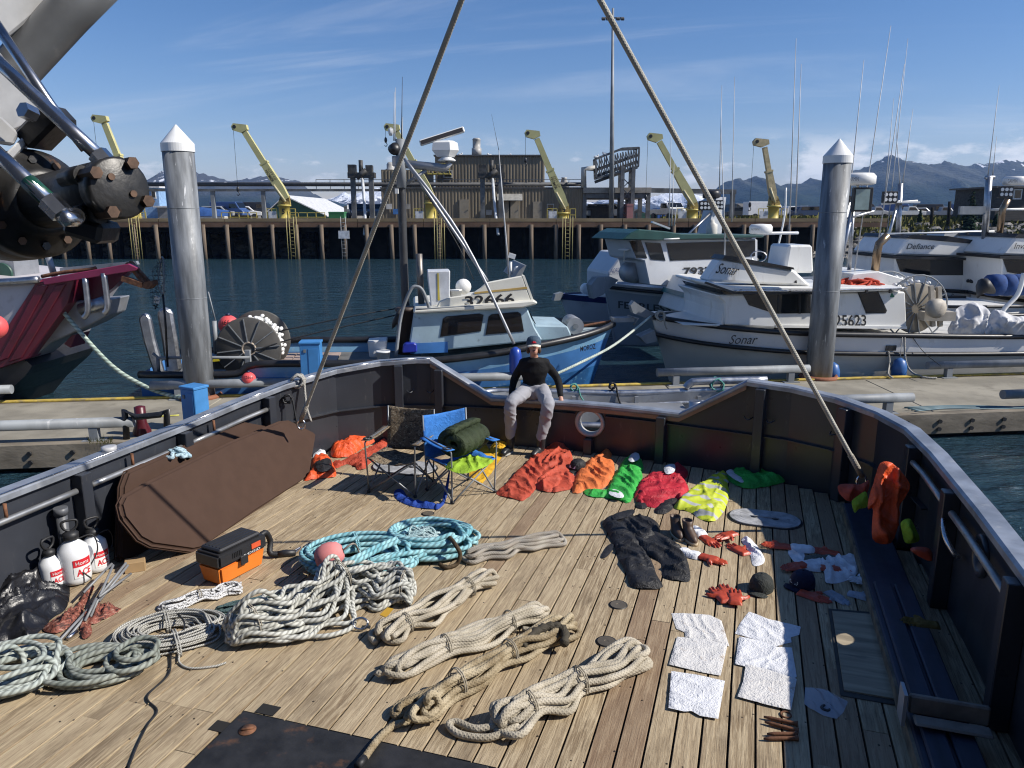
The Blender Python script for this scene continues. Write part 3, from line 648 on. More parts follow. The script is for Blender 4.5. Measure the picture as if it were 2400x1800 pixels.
# steel pilings with white conical caps
M_PIPE = mat('scuffed piling steel', (.17, .18, .19), .55, .1, var=.4, vs=5, bmp=.1, bs=20, dirt=(.52, .53, .54), dsc=9, damt=(.62, .68), stretch=(1.6, 1.6, .22))
def piling(px, py, tip, capb, label):
    b = G(px, py, ZD); t = P(*tip, b.y); c = P(*capb, b.y); r = .275
    e = E('steel_piling', (b.x, b.y, ZW-.5), label, 'piling', 'steel pilings of the float dock')
    s = MB(); s.lathe([(r, 0), (r, c.z-ZW+.5)], (b.x, b.y, ZW-.5), n=40); s.build('steel_pipe', M_PIPE, e)
    s = MB(); s.lathe([(r+.015, 0), (r+.015, (t.z-c.z)*.3), (.012, t.z-c.z)], (b.x, b.y, c.z), n=40); s.sm = [False]*len(s.sm); s.build('conical_cap', M_WPLAS, e)
    for z in (lerp(ZD, c.z, .42), lerp(ZD, c.z, .78)):
        s = MB(); s.lathe([(r+.003, 0), (r+.004, .006), (r+.003, .012)], (b.x, b.y, z), n=40); s.build('weld_seam', M_GALV, e)
    s = MB(); s.lathe([(r+.10, -.06), (r+.14, 0), (r+.10, .06), (r+.06, 0)], (b.x, b.y, ZD+.02), n=28); s.build('pile_collar', mat('rusty collar', (.24, .09, .045), .8), e)
piling(470, 930, (408, 292), (411, 356), 'left steel piling with white cone cap in front of the blue fishing boat stern')
piling(1918, 885, (1955, 325), (1955, 383), 'right steel piling with white cone cap in front of the long white boat')
# blue power pedestals
M_PBLUE = mat('sky blue painted box', (.05, .21, .48), .5, var=.12, vs=3, dirt=(.25, .22, .2), dsc=7, damt=(.68, .75))
def pedestal(c, w, d, z0, z1, rz, label):
    e = E('power_pedestal', (c[0], c[1], z0), label, 'power box', 'blue power boxes on the dock')
    s = MB(); s.box((c[0], c[1], (z0+z1)/2-.02), (w, d, z1-z0-.04), rz); s.build('cabinet', M_PBLUE, e, bevel=.01)
    s = MB(); s.box((c[0], c[1], z1-.02), (w+.03, d+.03, .045), rz); s.build('lid', M_PBLUE, e, bevel=.008)
    q = V((math.cos(rz), math.sin(rz), 0)); n = V((math.sin(rz), -math.cos(rz), 0)); s = MB(); s.box(V((c[0], c[1], z1-.17))+n*(d/2+.008)-q*w*.25, (.05, .012, .06), rz); s.build('hasp', M_GALV, e)
    s = MB(); s.box(V((c[0], c[1], (z0+z1)/2-.03))+n*(d/2+.004)+q*w*.16, (w*.5, .01, (z1-z0)*.82), rz); s.build('door', M_PBLUE, e, bevel=.003)
pedestal((-5.22, 12.15), .33, .28, ZD, .28, -.5, 'sky blue power box on the dock in front of the left piling')
pedestal((-3.85, 14.35), .38, .3, ZD, .66, .1, 'sky blue power box with chipped paint beside the fishing boat deck')
# black tube hoop with a maroon fender on the dock
e = E('tube_hoop', (-6.0, 11.5, ZD), 'black bent tube hoop standing on the dock beyond the port rail', 'hoop'); s = MB()
s.tube([P(298, 1040, 11.5), P(292, 962, 11.5), P(318, 978, 11.5), P(375, 972, 11.6), P(391, 960, 11.6), P(391, 1015, 11.6)], .05, 10); s.build('bent_tube', M_BLKP, e)
s = MB(); a = P(333, 1010, 11.8); s.lathe([(.03, .42), (.085, .40), (.085, .15), (.14, 0), (.12, -.25), (.03, -.27)], a, n=16); s.build('maroon_fender', mat('maroon vinyl', (.075, .008, .014), .35), None, 'maroon fender hanging inside the black tube hoop', 'fender')
# yellow hose line on the dock
s = MB(); s.tube(catmull([G(-300, 998, ZD+.015), G(0, 992, ZD+.015), G(160, 987, ZD+.015), G(290, 981, ZD+.015), G(420, 973, ZD+.015)], 6), .014, 6); s.build('yellow_hose', mat('yellow hose', (.50, .48, .10), .5), None, 'thin yellow hose lying along the dock at left', 'hose')
s = MB()
for k in range(4): s.tube(catmull([G(2120+k*8, 955+k*3, ZD+.02+k*.012), G(2220, 951+k*2, ZD+.02+k*.012), G(2320, 952+k*2, ZD+.02), G(2450, 956, ZD+.02)], 5), .013, 6)
s.build('hose_bundle', mat('teal hose', (.05, .12, .15), .5), None, 'thin dark hoses bundled on the dock edge at right', 'hose', kind='stuff')
s = MB(); rnd = random.Random(2)
for i in range(90):
    p = G(rnd.uniform(205, 265), rnd.uniform(1030, 1042), ZD); h = rnd.uniform(.03, .11); dx = rnd.uniform(-.04, .04)
    s.add([p+V((-.006, 0, 0)), p+V((.006, 0, 0)), p+V((dx, 0, h))], [(0, 1, 2)])
s.build('dock_weeds', M_GRASS, label='tuft of weeds growing on the dock edge at left', cat='weeds', kind='stuff')

# ================================================================ PIER
PIER = E('pier', (0, 72, ZW), 'high commercial pier on timber piles across the harbour', 'pier')
YP = 70.5; PX0, PX1 = -62, 31
s = MB(); s.box(((PX0+PX1)/2, YP+8, ZP-.3), (PX1-PX0, 16, .56)); s.build('pier_deck', mat('pier deck planking', (.17, .15, .12), .9, var=.25, vs=.4), PIER)
M_CURB = mat('weathered tan timber curb', (.27, .20, .115), .85, var=.25, vs=.8, stretch=(.3, 1, 1), spec=.2)
x = PX0
while x < PX1:
    s = MB(); s.box((x+3, YP-.05, ZP+.1), (5.95, .3, .3)); s.build('curb_timber', M_CURB, PIER)
    s = MB(); s.box((x+3, YP-.1, ZP-.32), (5.95, .25, .42)); s.build('face_beam', mat('brown face beam', (.15, .085, .05), .85, var=.3, vs=.7), PIER); x += 6
s = MB(); s.cyl((0, 0, 0), (0, 0, ZP-ZW+.2), .19, 10); pil = s.build('pile', M_PILE, PIER, local=True); first = True
rnd = random.Random(8)
for i, x in enumerate([-60+2.13*k for k in range(43)]):
    loc = (x+rnd.uniform(-.12, .12), YP-.25-72, -.5)
    if first: pil.location = loc; first = False
    else: inst(pil, PIER, loc, (0, rnd.uniform(-.012, .012), 0))
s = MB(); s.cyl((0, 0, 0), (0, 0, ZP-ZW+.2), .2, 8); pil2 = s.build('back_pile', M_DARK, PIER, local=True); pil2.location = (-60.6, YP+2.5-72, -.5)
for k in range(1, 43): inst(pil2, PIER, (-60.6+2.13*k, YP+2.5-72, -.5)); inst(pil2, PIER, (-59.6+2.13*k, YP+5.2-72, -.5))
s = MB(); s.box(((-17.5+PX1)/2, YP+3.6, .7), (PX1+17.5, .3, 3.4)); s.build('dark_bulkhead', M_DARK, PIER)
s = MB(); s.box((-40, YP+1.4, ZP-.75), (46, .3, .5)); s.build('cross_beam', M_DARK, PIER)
def ladder(x, label_y=0, m=M_YEL, z0=ZW, z1=ZP+.4, cage=False):
    l = MB()
    for dx in ((-.22, .22) if not cage else (-.45, -.2, .2, .45)): l.cyl((x+dx, YP-.5, z0), (x+dx, YP-.5, z1), .035, 6)
    z = z0+.3
    while z < z1: l.cyl((x-.22, YP-.5, z), (x+.22, YP-.5, z), .022, 5); z += .33
    return l.build('ladder', m, PIER, kind='stuff')
M_LAD = mat('faded yellow ladder', (.34, .29, .12), .7)
for px in (318, 685, 1030, 1330): ladder(P(px, 560, YP-.5).x, m=M_LAD, cage=True)
ladder(P(806, 560, YP-.5).x, m=mat('grey ladder', (.3, .3, .3), .6))
s = MB(); q = P(806, 550, YP-.55); s.box(q, (1.0, .03, .7)); s.build('white_sign', mat('sun bleached sign', (.55, .56, .57), .6, var=.2, vs=4), PIER)
for px in (300, 560, 720, 1960):
    a = P(px, 512, YP+.2); s = MB()
    for z in (.35, .75): s.bar((a.x-1.6, YP+.3, ZP+z), (a.x+1.6, YP+.3, ZP+z), .06)
    for dx in (-1.6, -.8, 0, .8, 1.6): s.bar((a.x+dx, YP+.3, ZP), (a.x+dx, YP+.3, ZP+.78), .06)
    s.build('guard_rail', M_YEL, PIER, kind='stuff')

# ================================================================ CRANES
def crane(base, pivot, tip, hang, label, letters=True, num=None, flip=1, pale=M_YELP, Y=71.6, k=1.0):
    b = P(*base, Y); b.z = ZP; pv = P(*pivot, Y); tp = P(*tip, Y)
    e = E('dock_crane', b, label, 'crane', 'yellow boom cranes on the pier')
    s = MB(); s.lathe([(.62, 0), (.62, .1), (.5, .12), (.5, pv.z-.9-ZP), (.62, pv.z-.9-ZP), (.62, pv.z-.75-ZP)], b, n=18); s.build('pedestal', M_YEL, e)
    top = V((b.x, b.y, pv.z-.75)); s = MB(); s.bar(top+V((-.3, 0, 0)), pv+V((-.1*flip, 0, .1)), .3, .5); s.bar(top+V((.35, 0, 0)), pv+V((.15, 0, 0)), .3, .5); s.build('turret', mat('stained crane turret', (.42, .32, .1), .6, dirt=(.08, .05, .02), dsc=3, damt=(.45, .6)), e)
    d = (tp-pv).normalized(); up = V((0, 1, 0)); side = d.cross(up).normalized(); mid = lerp(pv, tp, .52)
    s = MB(); w0, w1 = .40*k, .31*k
    ring = lambda c, w, h: [c+side*w+V((0, -h, 0)), c-side*w+V((0, -h, 0)), c-side*w+V((0, h, 0)), c+side*w+V((0, h, 0))]
    s.loft([ring(pv-d*.3, .30*k, .3), ring(lerp(pv, tp, .12), w0, .3), ring(mid, w1, .28)], caps=True, sm=False); bo = s.build('boom', pale, e)
    s = MB(); s.loft([ring(mid-d*.2, w1*.82, .22), ring(tp, .24*k, .2)], caps=True, sm=False); s.build('boom_extension', pale, e)
    s = MB(); s.loft([ring(mid-d*.1, w1+.07, .33), ring(mid+d*.08, w1+.07, .33)], caps=True, sm=False); s.build('boom_collar', pale, e)
    s = MB(); c = tp+d*.15; s.prism([c+side*.22*flip+V((0, -.28, -.1)), c+V((-.95*flip, -.28, .02)), c+V((-1.05*flip, -.28, .35)), c+V((-.85*flip, -.28, .62)), c+V((.3*flip, -.28, .5)), c+V((.38*flip, -.28, .1))], (0, .56, 0)); s.build('sheave_head', pale, e)
    s = MB(); s.cyl(c+V((-.75*flip, -.31, .32)), c+V((-.75*flip, .31, .32)), .16, 12); s.build('sheave', M_BLKP, e)
    h = c+V((-.95*flip, 0, .2)); s = MB(); s.cyl(h, h-V((0, 0, hang)), .016, 5); s.build('hoist_cable', M_BLACK, e)
    s = MB(); q = h-V((0, 0, hang)); s.lathe([(.02, .25), (.1, .18), (.14, 0), (.1, -.2), (.03, -.25)], q, n=10); s.tube(catmull([q+V((0, 0, -.2)), q+V((.12, 0, -.4)), q+V((0, 0, -.55)), q+V((-.12, 0, -.45))], 4), .035, 6); s.build('hook_block', M_BLKP, e)
    s = MB(); s.cyl(pv+V((.1, -.3, -.5)), lerp(pv, tp, .2)-side*w0*.7*(-1)+V((0, -.3, 0)), .11, 8); s.build('lift_cylinder', mat('pale cylinder', (.45, .4, .25), .5), e)
    s = MB()
    for z in (.0, .55, 1.1):
        for (xa, xb) in (((-1.5, -.6)), ((.6, 1.1))): s.bar(b+V((xa, -.4, z)), b+V((xb, -.4, z)), .06)
    for xx in (-1.5, -1.05, -.6, .6, 1.1): s.bar(b+V((xx, -.4, 0)), b+V((xx, -.4, 1.1)), .06)
    s.build('platform_rail', M_YEL, e, kind='stuff')
    s = MB(); s.box(b+V((-1.0, -.42, .5)), (.75, .03, .75)); s.build('notice_board', mat('sun bleached sign', (.55, .56, .57), .6), e)
    if letters:
        f = lambda t, o: lerp(pv, tp, t)+side*o+V((0, -.335, 0))
        text('CITY OF', [f(.42, -.03), f(.24, -.05), f(.24, -.26), f(.42, -.22)] if flip > 0 else [f(.24, 0), f(.42, 0), f(.42, .2), f(.24, .2)], M_INK, bo)
        text('HOMER', [f(.42, .25), f(.24, .29), f(.24, .0), f(.42, .01)] if flip > 0 else [f(.24, -.3), f(.42, -.3), f(.42, -.03), f(.24, -.03)], M_INK, bo, bold=.02)
    if num: text(num, [b+V((-.12, -.515, .62)), b+V((.16, -.515, .62)), b+V((.16, -.515, 1.1)), b+V((-.12, -.515, 1.1))], M_INK, e, 'crane_number', bold=.03)
crane((318, 512), (308, 445), (246, 290), 4.3, 'yellow pier crane at far left, behind the black winch motor')
crane((668, 512), (668, 460), (574, 310), 5.3, 'yellow pier crane right of the left piling', num='5')
crane((1010, 512), (1008, 455), (930, 310), 1.0, 'yellow pier crane behind the fishing boat mast', letters=False)
crane((1320, 518), (1322, 478), (1258, 325), 2.2, 'yellow pier crane in front of the brown building end', num='3')
crane((1622, 512), (1622, 470), (1545, 332), 5.2, 'yellow pier crane behind the green roofed boat', letters=False)
crane((1812, 505), (1812, 462), (1792, 345), 5.4, 'tan pier crane furthest right against the mountains', letters=False, pale=mat('tan boom paint', (.5, .40, .22), .6, dirt=(.2, .15, .08)), k=.8)

# ================================================================ BUILDINGS ON THE PIER
M_SIDE = mat('brown metal siding', (.20, .165, .115), .6, var=.1, vs=.3, bmp=0, dirt=(.12, .09, .06), dsc=.6)
M_TRIM = mat('dark trim', (.07, .07, .072), .7); M_STRUT = mat('grey steel frame', (.13, .135, .14), .6, .3, var=.3, vs=1.5, dirt=(.05, .045, .04), dsc=2)
def ribbed(mb, p0, p1, z0, z1, pitch=.32, dep=.04, nrm=(0, -1, 0)):
    p0, p1 = V(p0), V(p1); d = p1-p0; L = d.length; d.normalize(); n = V(nrm); k = int(L/pitch); line = []
    for i in range(k+1):
        for f, o in ((0, 0), (.12, dep), (.5, dep), (.62, 0)):
            t = (i+f)*pitch
            if t <= L: line.append(p0+d*t+n*o)
    line.append(p1); mb.loft([[V((q.x, q.y, z0)) for q in line], [V((q.x, q.y, z1)) for q in line]], closed=False, sm=False)
YB = 75.0
def pz(px, py, Y): return P(px, py, Y)
A = pz(1020, 366, YB+3); Bq = pz(1276, 372, YB+3); C0 = pz(893, 442, YB); C1 = pz(1366, 446, YB)
e = E('fish_plant', (C0.x, YB, ZP), 'brown corrugated metal fish plant standing on the pier', 'building')
s = MB(); ribbed(s, (C0.x, YB, 0), (C1.x, YB, 0), ZP, C0.z); s.build('lower_wall', M_SIDE, e)
s = MB(); ribbed(s, (A.x, YB+3, 0), (Bq.x, YB+3, 0), C0.z-.2, A.z); s.build('upper_wall', M_SIDE, e)
s = MB(); ribbed(s, (Bq.x, YB+3, 0), (Bq.x, YB+14, 0), C0.z-.2, A.z, nrm=(1, 0, 0)); ribbed(s, (A.x, YB+14, 0), (A.x, YB+3, 0), C0.z-.2, A.z, nrm=(-1, 0, 0)); s.build('side_wall', M_SIDE, e, kind='stuff')
s = MB(); s.box(((A.x+Bq.x)/2, YB+8.5, A.z+.06), (Bq.x-A.x+.3, 11.4, .14)); s.build('upper_roof', M_TRIM, e)
s = MB(); s.box(((C0.x+C1.x)/2, YB+8, C0.z+.06), (C1.x-C0.x+.2, 16.2, .13)); s.build('lower_roof', M_TRIM, e)
C2 = pz(893, 400, YB+1); C3 = pz(1020, 400, YB+1); s = MB(); ribbed(s, (C2.x, YB+1, 0), (A.x, YB+1, 0), C0.z, C2.z); s.box(((C2.x+A.x)/2, YB+4, C2.z+.05), (A.x-C2.x, 6, .1)); s.build('middle_wall', M_SIDE, e)
for px, py, w, h, Y, nm in ((1050, 408, .9, .75, YB+3, 'window'), (1290, 486, .7, .65, YB, 'window')):
    q = pz(px, py, Y-.1); s = MB(); s.box(q, (w, .1, h)); f = s.build(nm, mat('pale frame', (.5, .48, .42), .6), e); s = MB(); s.box(q+V((0, -.06, 0)), (w*.78, .03, h*.78)); s.build('pane', M_GLASS, f)
M_DOOR = mat('tan door paint', (.27, .235, .18), .6, var=.1)
for px, w, h in ((1184, 1.0, 2.3), (1205, 1.0, 2.3), (1088, .9, 2.0), (1260, .9, 1.8)):
    q = pz(px, 500, YB-.1); s = MB(); s.box((q.x, YB-.1, ZP+h/2), (w, .1, h)); d_ = s.build('door', M_DOOR, e); s = MB(); s.cyl((q.x+w*.35, YB-.2, ZP+1), (q.x+w*.35, YB-.14, ZP+1), .05, 8); s.build('handle', M_TRIM, d_)
q = pz(1195, 463, YB-.5); s = MB(); s.prism([(q.x-1.2, YB-.08, q.z+.3), (q.x+1.2, YB-.08, q.z+.3), (q.x+1.2, YB-.9, q.z-.3), (q.x-1.2, YB-.9, q.z-.3)], (0, 0, .06)); s.build('awning', mat('pale awning metal', (.3, .29, .26), .6), e)
q = pz(1117, 350, YB+6); s = MB(); s.lathe([(.5, -.6), (.5, .1), (.4, .12), (.4, .9), (.45, .95), (.3, 1.1)], q, n=14); s.build('roof_vent', mat('grey vent metal', (.35, .34, .32), .5), e)
q = pz(908, 400, YB); s = MB(); s.lathe([(.5, 0), (.5, .25), (.38, .3), (.38, .7), (.25, .9)], V((q.x, q.y+2, q.z)), n=14); s.build('roof_vent', MATS['grey vent metal'], e)
q = pz(1322, 440, YB+4); s = MB(); s.lathe([(.45, 0), (.45, .3), (.25, .9), (.3, 1.0)], q, n=12); s.build('roof_vent', MATS['grey vent metal'], e)
for px, py, c in ((928, 496, (.05, .16, .42)), (912, 484, (.55, .54, .52)), (955, 484, (.3, .28, .25)), (1146, 498, (.45, .44, .42))):
    q = pz(px, py, YB-.12); s = MB(); s.box(q, (.55, .05, .5)); s.build('wall_sign', mat('wall sign %d' % px, c, .6), e)
s = MB(); q = pz(1030, 408, YB+1.5); s.box(q, (2.2, 1.5, .12)); 
for dx in (-1.05, -.5, 0, .5, 1.05): s.bar(q+V((dx, -.75, 0)), q+V((dx, -.75, .95)), .05)
s.bar(q+V((-1.1, -.75, .95)), q+V((1.1, -.75, .95)), .05); s.build('balcony', M_YEL, e, kind='stuff')
for i, (px, py, Y) in enumerate(((1034, 364, YB+5), (1078, 363, YB+5), (1148, 364, YB+6), (1192, 365, YB+5), (1258, 367, YB+5), (1397, 368, YB-1), (1418, 361, YB-1))):
    q = pz(px, py, Y); s = MB(); s.sphere(q, 1, 10, sc=(.26, .12, .13)); s.sphere(q+V((.2 if i % 2 else -.2, 0, .14)), .09, 8); s.bar(q, q-V((0, 0, .3)), .05); o = remesh(s, .04, 1); o.build('seagull', M_WPLAS, None, ('first', 'second', 'third', 'fourth', 'fifth')[i]+' white gull from the left on the brown plant roof' if i < 5 else ('left', 'right')[i-5]+' white gull on the lattice conveyor tower', 'gull', 'gulls on the roofs')
# canopy to the right of the plant
a0, a1 = pz(1366, 440, YB+.2), pz(1524, 444, YB+.2)
e = E('loading_canopy', (a0.x, YB, ZP), 'flat roofed open loading canopy right of the brown plant', 'canopy')
s = MB(); s.box(((a0.x+a1.x)/2, YB+4, a0.z-.25), (a1.x-a0.x, 9, .5)); s.build('roof_slab', mat('pale canopy edge', (.28, .26, .23), .7), e); s = MB(); s.box(((a0.x+a1.x)/2, YB+4, a0.z-.75), (a1.x-a0.x-.6, 8.6, .45)); s.build('roof_beam', M_STRUT, e)
for px, dy in ((1370, 0), (1470, 7), (1500, 4), (1519, 0)):
    q = pz(px, 480, YB+dy); s = MB(); s.bar((q.x, YB+dy+.1, ZP), (q.x, YB+dy+.1, a0.z-.5), .38); s.build('column', M_STRUT, e)
# lattice conveyor tower
e = E('conveyor_tower', (pz(1470, 500, YB-1).x, YB-1, ZP), 'rusty lattice conveyor tower rising over the canopy', 'tower'); T = [pz(1396, 372, YB-1), pz(1458, 348, YB-1), pz(1498, 346, YB-1), pz(1496, 390, YB-1), pz(1398, 418, YB-1), pz(1392, 436, YB-1)]
lat = MB()
for dy in (0, 1.6):
    o = V((0, dy, 0)); seq = [T[0], T[1], T[2], T[3], T[4], T[0]]
    for a, b in zip(seq, seq[1:]): lat.bar(a+o, b+o, .16)
    for i in range(8):
        t0, t1 = i/8, (i+1)/8; u0 = lerp(T[0], T[2], t0)+o; l0 = lerp(T[4], T[3], t0)+o; l1 = lerp(T[4], T[3], t1)+o; lat.bar(u0, l0, .1); lat.bar(u0, l1, .08)
for p in T[:5]: lat.bar(p, p+V((0, 1.6, 0)), .12)
lat.build('truss', M_STRUT, e, kind='stuff')
lat = MB()
for dz in (-.1, -.7, -1.2): lat.bar(lerp(T[0], T[4], .5)+V((0, .8, dz)), lerp(T[2], T[3], .3)+V((0, .8, dz)), .5, .28)
lat.build('conveyor_belt', M_TRIM, e, kind='stuff')
for px in (1457, 1482):
    q = pz(px, 480, YB-1); s = MB(); s.bar((q.x, YB-1, ZP), (q.x, YB-1, T[3].z), .35); s.bar((q.x, YB+.6, ZP), (q.x, YB+.6, T[3].z), .35); s.build('leg_pair', M_STRUT, e, kind='stuff')
s = MB()
for i in range(4):
    z0 = ZP+i*1.0; q0, q1 = pz(1457, 480, YB-1).x, pz(1482, 480, YB-1).x; s.bar((q0, YB-1, z0), (q1, YB-1, z0+1), .08); s.bar((q1, YB-1, z0), (q0, YB-1, z0+1), .08)
s.build('bracing', M_STRUT, e, kind='stuff')
s = MB(); s.tube([pz(1368, 440, YB), pz(1368, 396, YB), pz(1396, 394, YB)], .28, 10); s.build('duct_pipe', mat('pale duct', (.4, .4, .39), .5), e)
# long pipe gantry
GZ = pz(600, 432, 76).z
e = E('pipe_gantry', (pz(620, 500, 76).x, 76, ZP), 'long horizontal pipe gantry running to the brown plant', 'pipeline'); x0, x1 = pz(330, 430, 76).x, pz(1366, 430, 76).x
s = MB(); s.cyl((x0, 76, GZ), (x1, 76, GZ), .2, 10); s.build('pipe', M_TRIM, e)
s = MB(); s.box(((x0+x1)/2, 76, GZ-.55), (x1-x0, .5, .22)); s.build('girder', M_STRUT, e)
s = MB(); s.bar((x0+17, 75.9, GZ+.45), (x1, 75.9, GZ+.45), .05)
for i in range(20): xx = lerp(x0+17, x1, i/19); s.bar((xx, 75.9, GZ-.5), (xx, 75.9, GZ+.45), .05)
s.build('hand_rail', M_STRUT, e, kind='stuff')
for px in (500, 618):
    q = pz(px, 470, 76); s = MB(); s.bar((q.x, 76, ZP), (q.x, 76, GZ-.5), .35); s.build('support_post', M_GALV, e)
e2 = E('pipe_bridge', (pz(1600, 446, 76).x, 76, ZP), 'grey pipe bridge between the canopy and the right hand crane', 'pipeline'); q0, q1 = pz(1520, 446, 77), pz(1725, 450, 77)
s = MB(); s.bar(q0, q1, .3, .45); s.build('girder', M_STRUT, e2); s = MB(); s.bar((q1.x-.3, 77, ZP), (q1.x-.3, 77, q1.z), .4); s.build('support_post', M_STRUT, e2)
# ice loading machines
def loader(px, label):
    q = pz(px, 470, 73.5); z = pz(px, 415, 73.5).z; e = E('ice_loader', (q.x, 73.5, ZP), label, 'machine', 'ice loading machines on the pier')
    for dx in (-.75, .95): s = MB(); s.bar((q.x+dx, 73.5, ZP), (q.x+dx, 73.5, z), .42); s.build('leg', M_STRUT, e)
    s = MB(); s.box((q.x+.1, 73.5, z+.15), (2.5, .9, .5)); s.box((q.x-.75, 73.4, z+.7), (.7, .8, .8)); s.box((q.x+.85, 73.4, z+.6), (.6, .8, .9)); s.cyl((q.x+.1, 73.2, z+.3), (q.x+.1, 73.2, z+1.5), .2, 8); s.cyl((q.x-.3, 73, z-.1), (q.x+.6, 73, z+.6), .25, 8); s.build('machinery', mat('oily machinery', (.06, .058, .055), .6, .3, var=.5, vs=3), e, kind='stuff')
    s = MB(); s.tube([(q.x+.2, 73.2, z), (q.x+.35, 72.8, z-2.2), (q.x+.5, 72.2, z-3.6), (q.x+.75, 70.2, z-5.2)], .14, 8); s.build('chute', mat('pale chute', (.5, .52, .54), .5), e)
loader(848, 'dark ice loading machine on legs left of the brown plant'); loader(1150, 'dark ice loading machine on legs in front of the brown plant')
# tall light mast
q = pz(1433, 512, 74.0); t = pz(1436, 42, 74.0)
e = E('light_mast', (q.x, 74, ZP), 'tall slim steel flood light mast on the pier', 'light mast'); s = MB(); s.cyl((q.x, 74, ZP), (t.x, 74, t.z+.8), .26, 14, r2=.10); s.build('pole', M_GALV, e)
s = MB(); s.cyl((q.x, 74, ZP), (q.x, 74, ZP+.25), .5, 8); s.build('base_flange', M_GALV, e)
s = MB(); s.bar(t+V((-.85, 0, 0)), t+V((.85, 0, 0)), .1); s.build('cross_arm', M_TRIM, e)
for dx in (-.85, -.45, .45, .85):
    s = MB(); s.box(t+V((dx, -.2, -.12)), (.34, .35, .22), Matrix.Rotation(.5, 3, 'X')); s.build('flood_lamp', M_TRIM, e, bevel=.04)
# ---- sheds, containers, houses
def shed(name, px0, px1, ytop, Y, depth, m, rm, label, cat='building', roof='gable', over=.3, wins=(), ridge=None, rib=False):
    a, b = pz(px0, ytop, Y), pz(px1, ytop, Y); zb = ZP-.1; e = E(name, ((a.x+b.x)/2, Y, zb), label, cat); s = MB()
    if rib: ribbed(s, (a.x, Y, 0), (b.x, Y, 0), zb, a.z, .4, .06); s.box(((a.x+b.x)/2, Y+depth/2+.05, (a.z+zb)/2), (b.x-a.x-.01, depth, a.z-zb))
    else: s.box(((a.x+b.x)/2, Y+depth/2, (a.z+zb)/2), (b.x-a.x, depth, a.z-zb))
    s.build('wall', m, e, kind='stuff' if rib else None)
    if roof == 'gable':
        rz = pz(ridge[0], ridge[1], Y); s = MB(); s.prism([(a.x-over, Y-over, a.z), (rz.x, Y-over, rz.z), (b.x+over, Y-over, b.z), (b.x+over, Y-over, b.z-.12), (rz.x, Y-over, rz.z-.14), (a.x-over, Y-over, a.z-.12)], (0, depth+2*over, 0)); s.build('roof', rm, e)
        s = MB(); s.prism([(a.x, Y, a.z-.01), (b.x, Y, b.z-.01), (rz.x, Y, rz.z-.15)], (0, depth, 0)); s.build('gable', m, e)
    elif roof == 'side':
        rz = pz(ridge[0], ridge[1], Y).z; s = MB(); s.prism([(a.x-over, Y-over, a.z-.1), (a.x-over, Y+depth/2, rz), (a.x-over, Y+depth+over, a.z-.1), (a.x-over, Y+depth/2, rz-.15)], (b.x-a.x+2*over, 0, 0)); s.build('roof', rm, e)
    else:
        s = MB(); s.box(((a.x+b.x)/2, Y+depth/2, a.z+.08), (b.x-a.x+2*over, depth+2*over, .18)); s.build('roof', rm, e)
    for (wx, wy, ww, wh) in wins:
        q = pz(wx, wy, Y-.05); s = MB(); s.box(q, (ww, .1, wh)); f = s.build('window', mat('white window frame', (.7, .7, .68), .5), e); s = MB(); s.box(q+V((0, -.06, 0)), (ww*.75, .03, wh*.75)); s.build('pane', M_GLASS, f)
    return e
M_WROOF = mat('white metal roof', (.6, .6, .6), .5); M_GROOF = mat('grey shingle roof', (.12, .115, .105), .85)
shed('blue_shed', 328, 370, 440, 90, 6, mat('light blue siding', (.20, .33, .52), .7), M_WROOF, 'light blue two storey shed with white roof behind the left crane', roof='flat', wins=((360, 455, .5, 1.0),))
shed('white_porch', 368, 392, 486, 89, 4, mat('grey porch wall', (.2, .2, .2), .8), M_WROOF, 'small white roofed porch beside the light blue shed', roof='flat')  # plain grey wall colour under the white roof
shed('green_warehouse', 622, 762, 505, 96, 20, mat('dark green siding', (.025, .085, .06), .6), M_WROOF, 'long dark green warehouse with white gable roof behind the second crane', ridge=(668, 457), rib=True)
for px0, px1, yt, Y, c, lab in ((770, 806, 500, 84, (.03, .16, .06), 'green shipping container left of the ice loader'), (806, 836, 486, 88, (.2, .19, .18), 'grey shed box left of the brown plant'), (1541, 1563, 491, 92, (.04, .12, .35), 'low blue container stack right of the canopy'), (1566, 1578, 484, 94, (.03, .07, .24), 'tall dark blue container stack behind the antennas'), (1470, 1484, 482, 73, (.36, .16, .15), 'pink painted cabinet beside the tower leg'), (1500, 1540, 503, 92, (.03, .10, .07), 'dark green bins behind the white pickup')):
    shed('container', px0, px1, yt, Y, 3, mat('container paint %d' % px0, c, .6, var=.1), mat('container paint %d' % px0, c), lab, 'container', roof='flat', over=.02, rib=px0 > 1500)
for px0, px1, yt, rg, Y, c, lab in ((1592, 1612, 497, (1602, 487), 150, (.16, .12, .09), 'small brown house left of the fourth crane pedestal'), (1620, 1648, 496, (1634, 484), 150, (.2, .15, .11), 'tan gabled house behind the crane pedestal'), (1650, 1672, 497, (1661, 488), 160, (.12, .11, .10), 'dark gabled house right of the crane pedestal'), (1480, 1510, 500, (1495, 490), 170, (.14, .12, .1), 'brown gabled house seen under the canopy')):
    shed('house', px0, px1, yt, Y, 8, mat('house wall %d' % px0, c, .8), M_GROOF, lab, 'house', ridge=rg, wins=((px0*.5+px1*.5, yt+5, .8, .9),))
shed('olive_house', 1745, 1775, 491, 130, 9, mat('olive green siding', (.20, .21, .12), .8), M_GROOF, 'olive green house with grey roof in front of the mountain', 'house', roof='side', ridge=(1750, 476), wins=((1757, 497, .7, .9), (1763, 497, .7, .9), (1770, 497, .7, .9)))
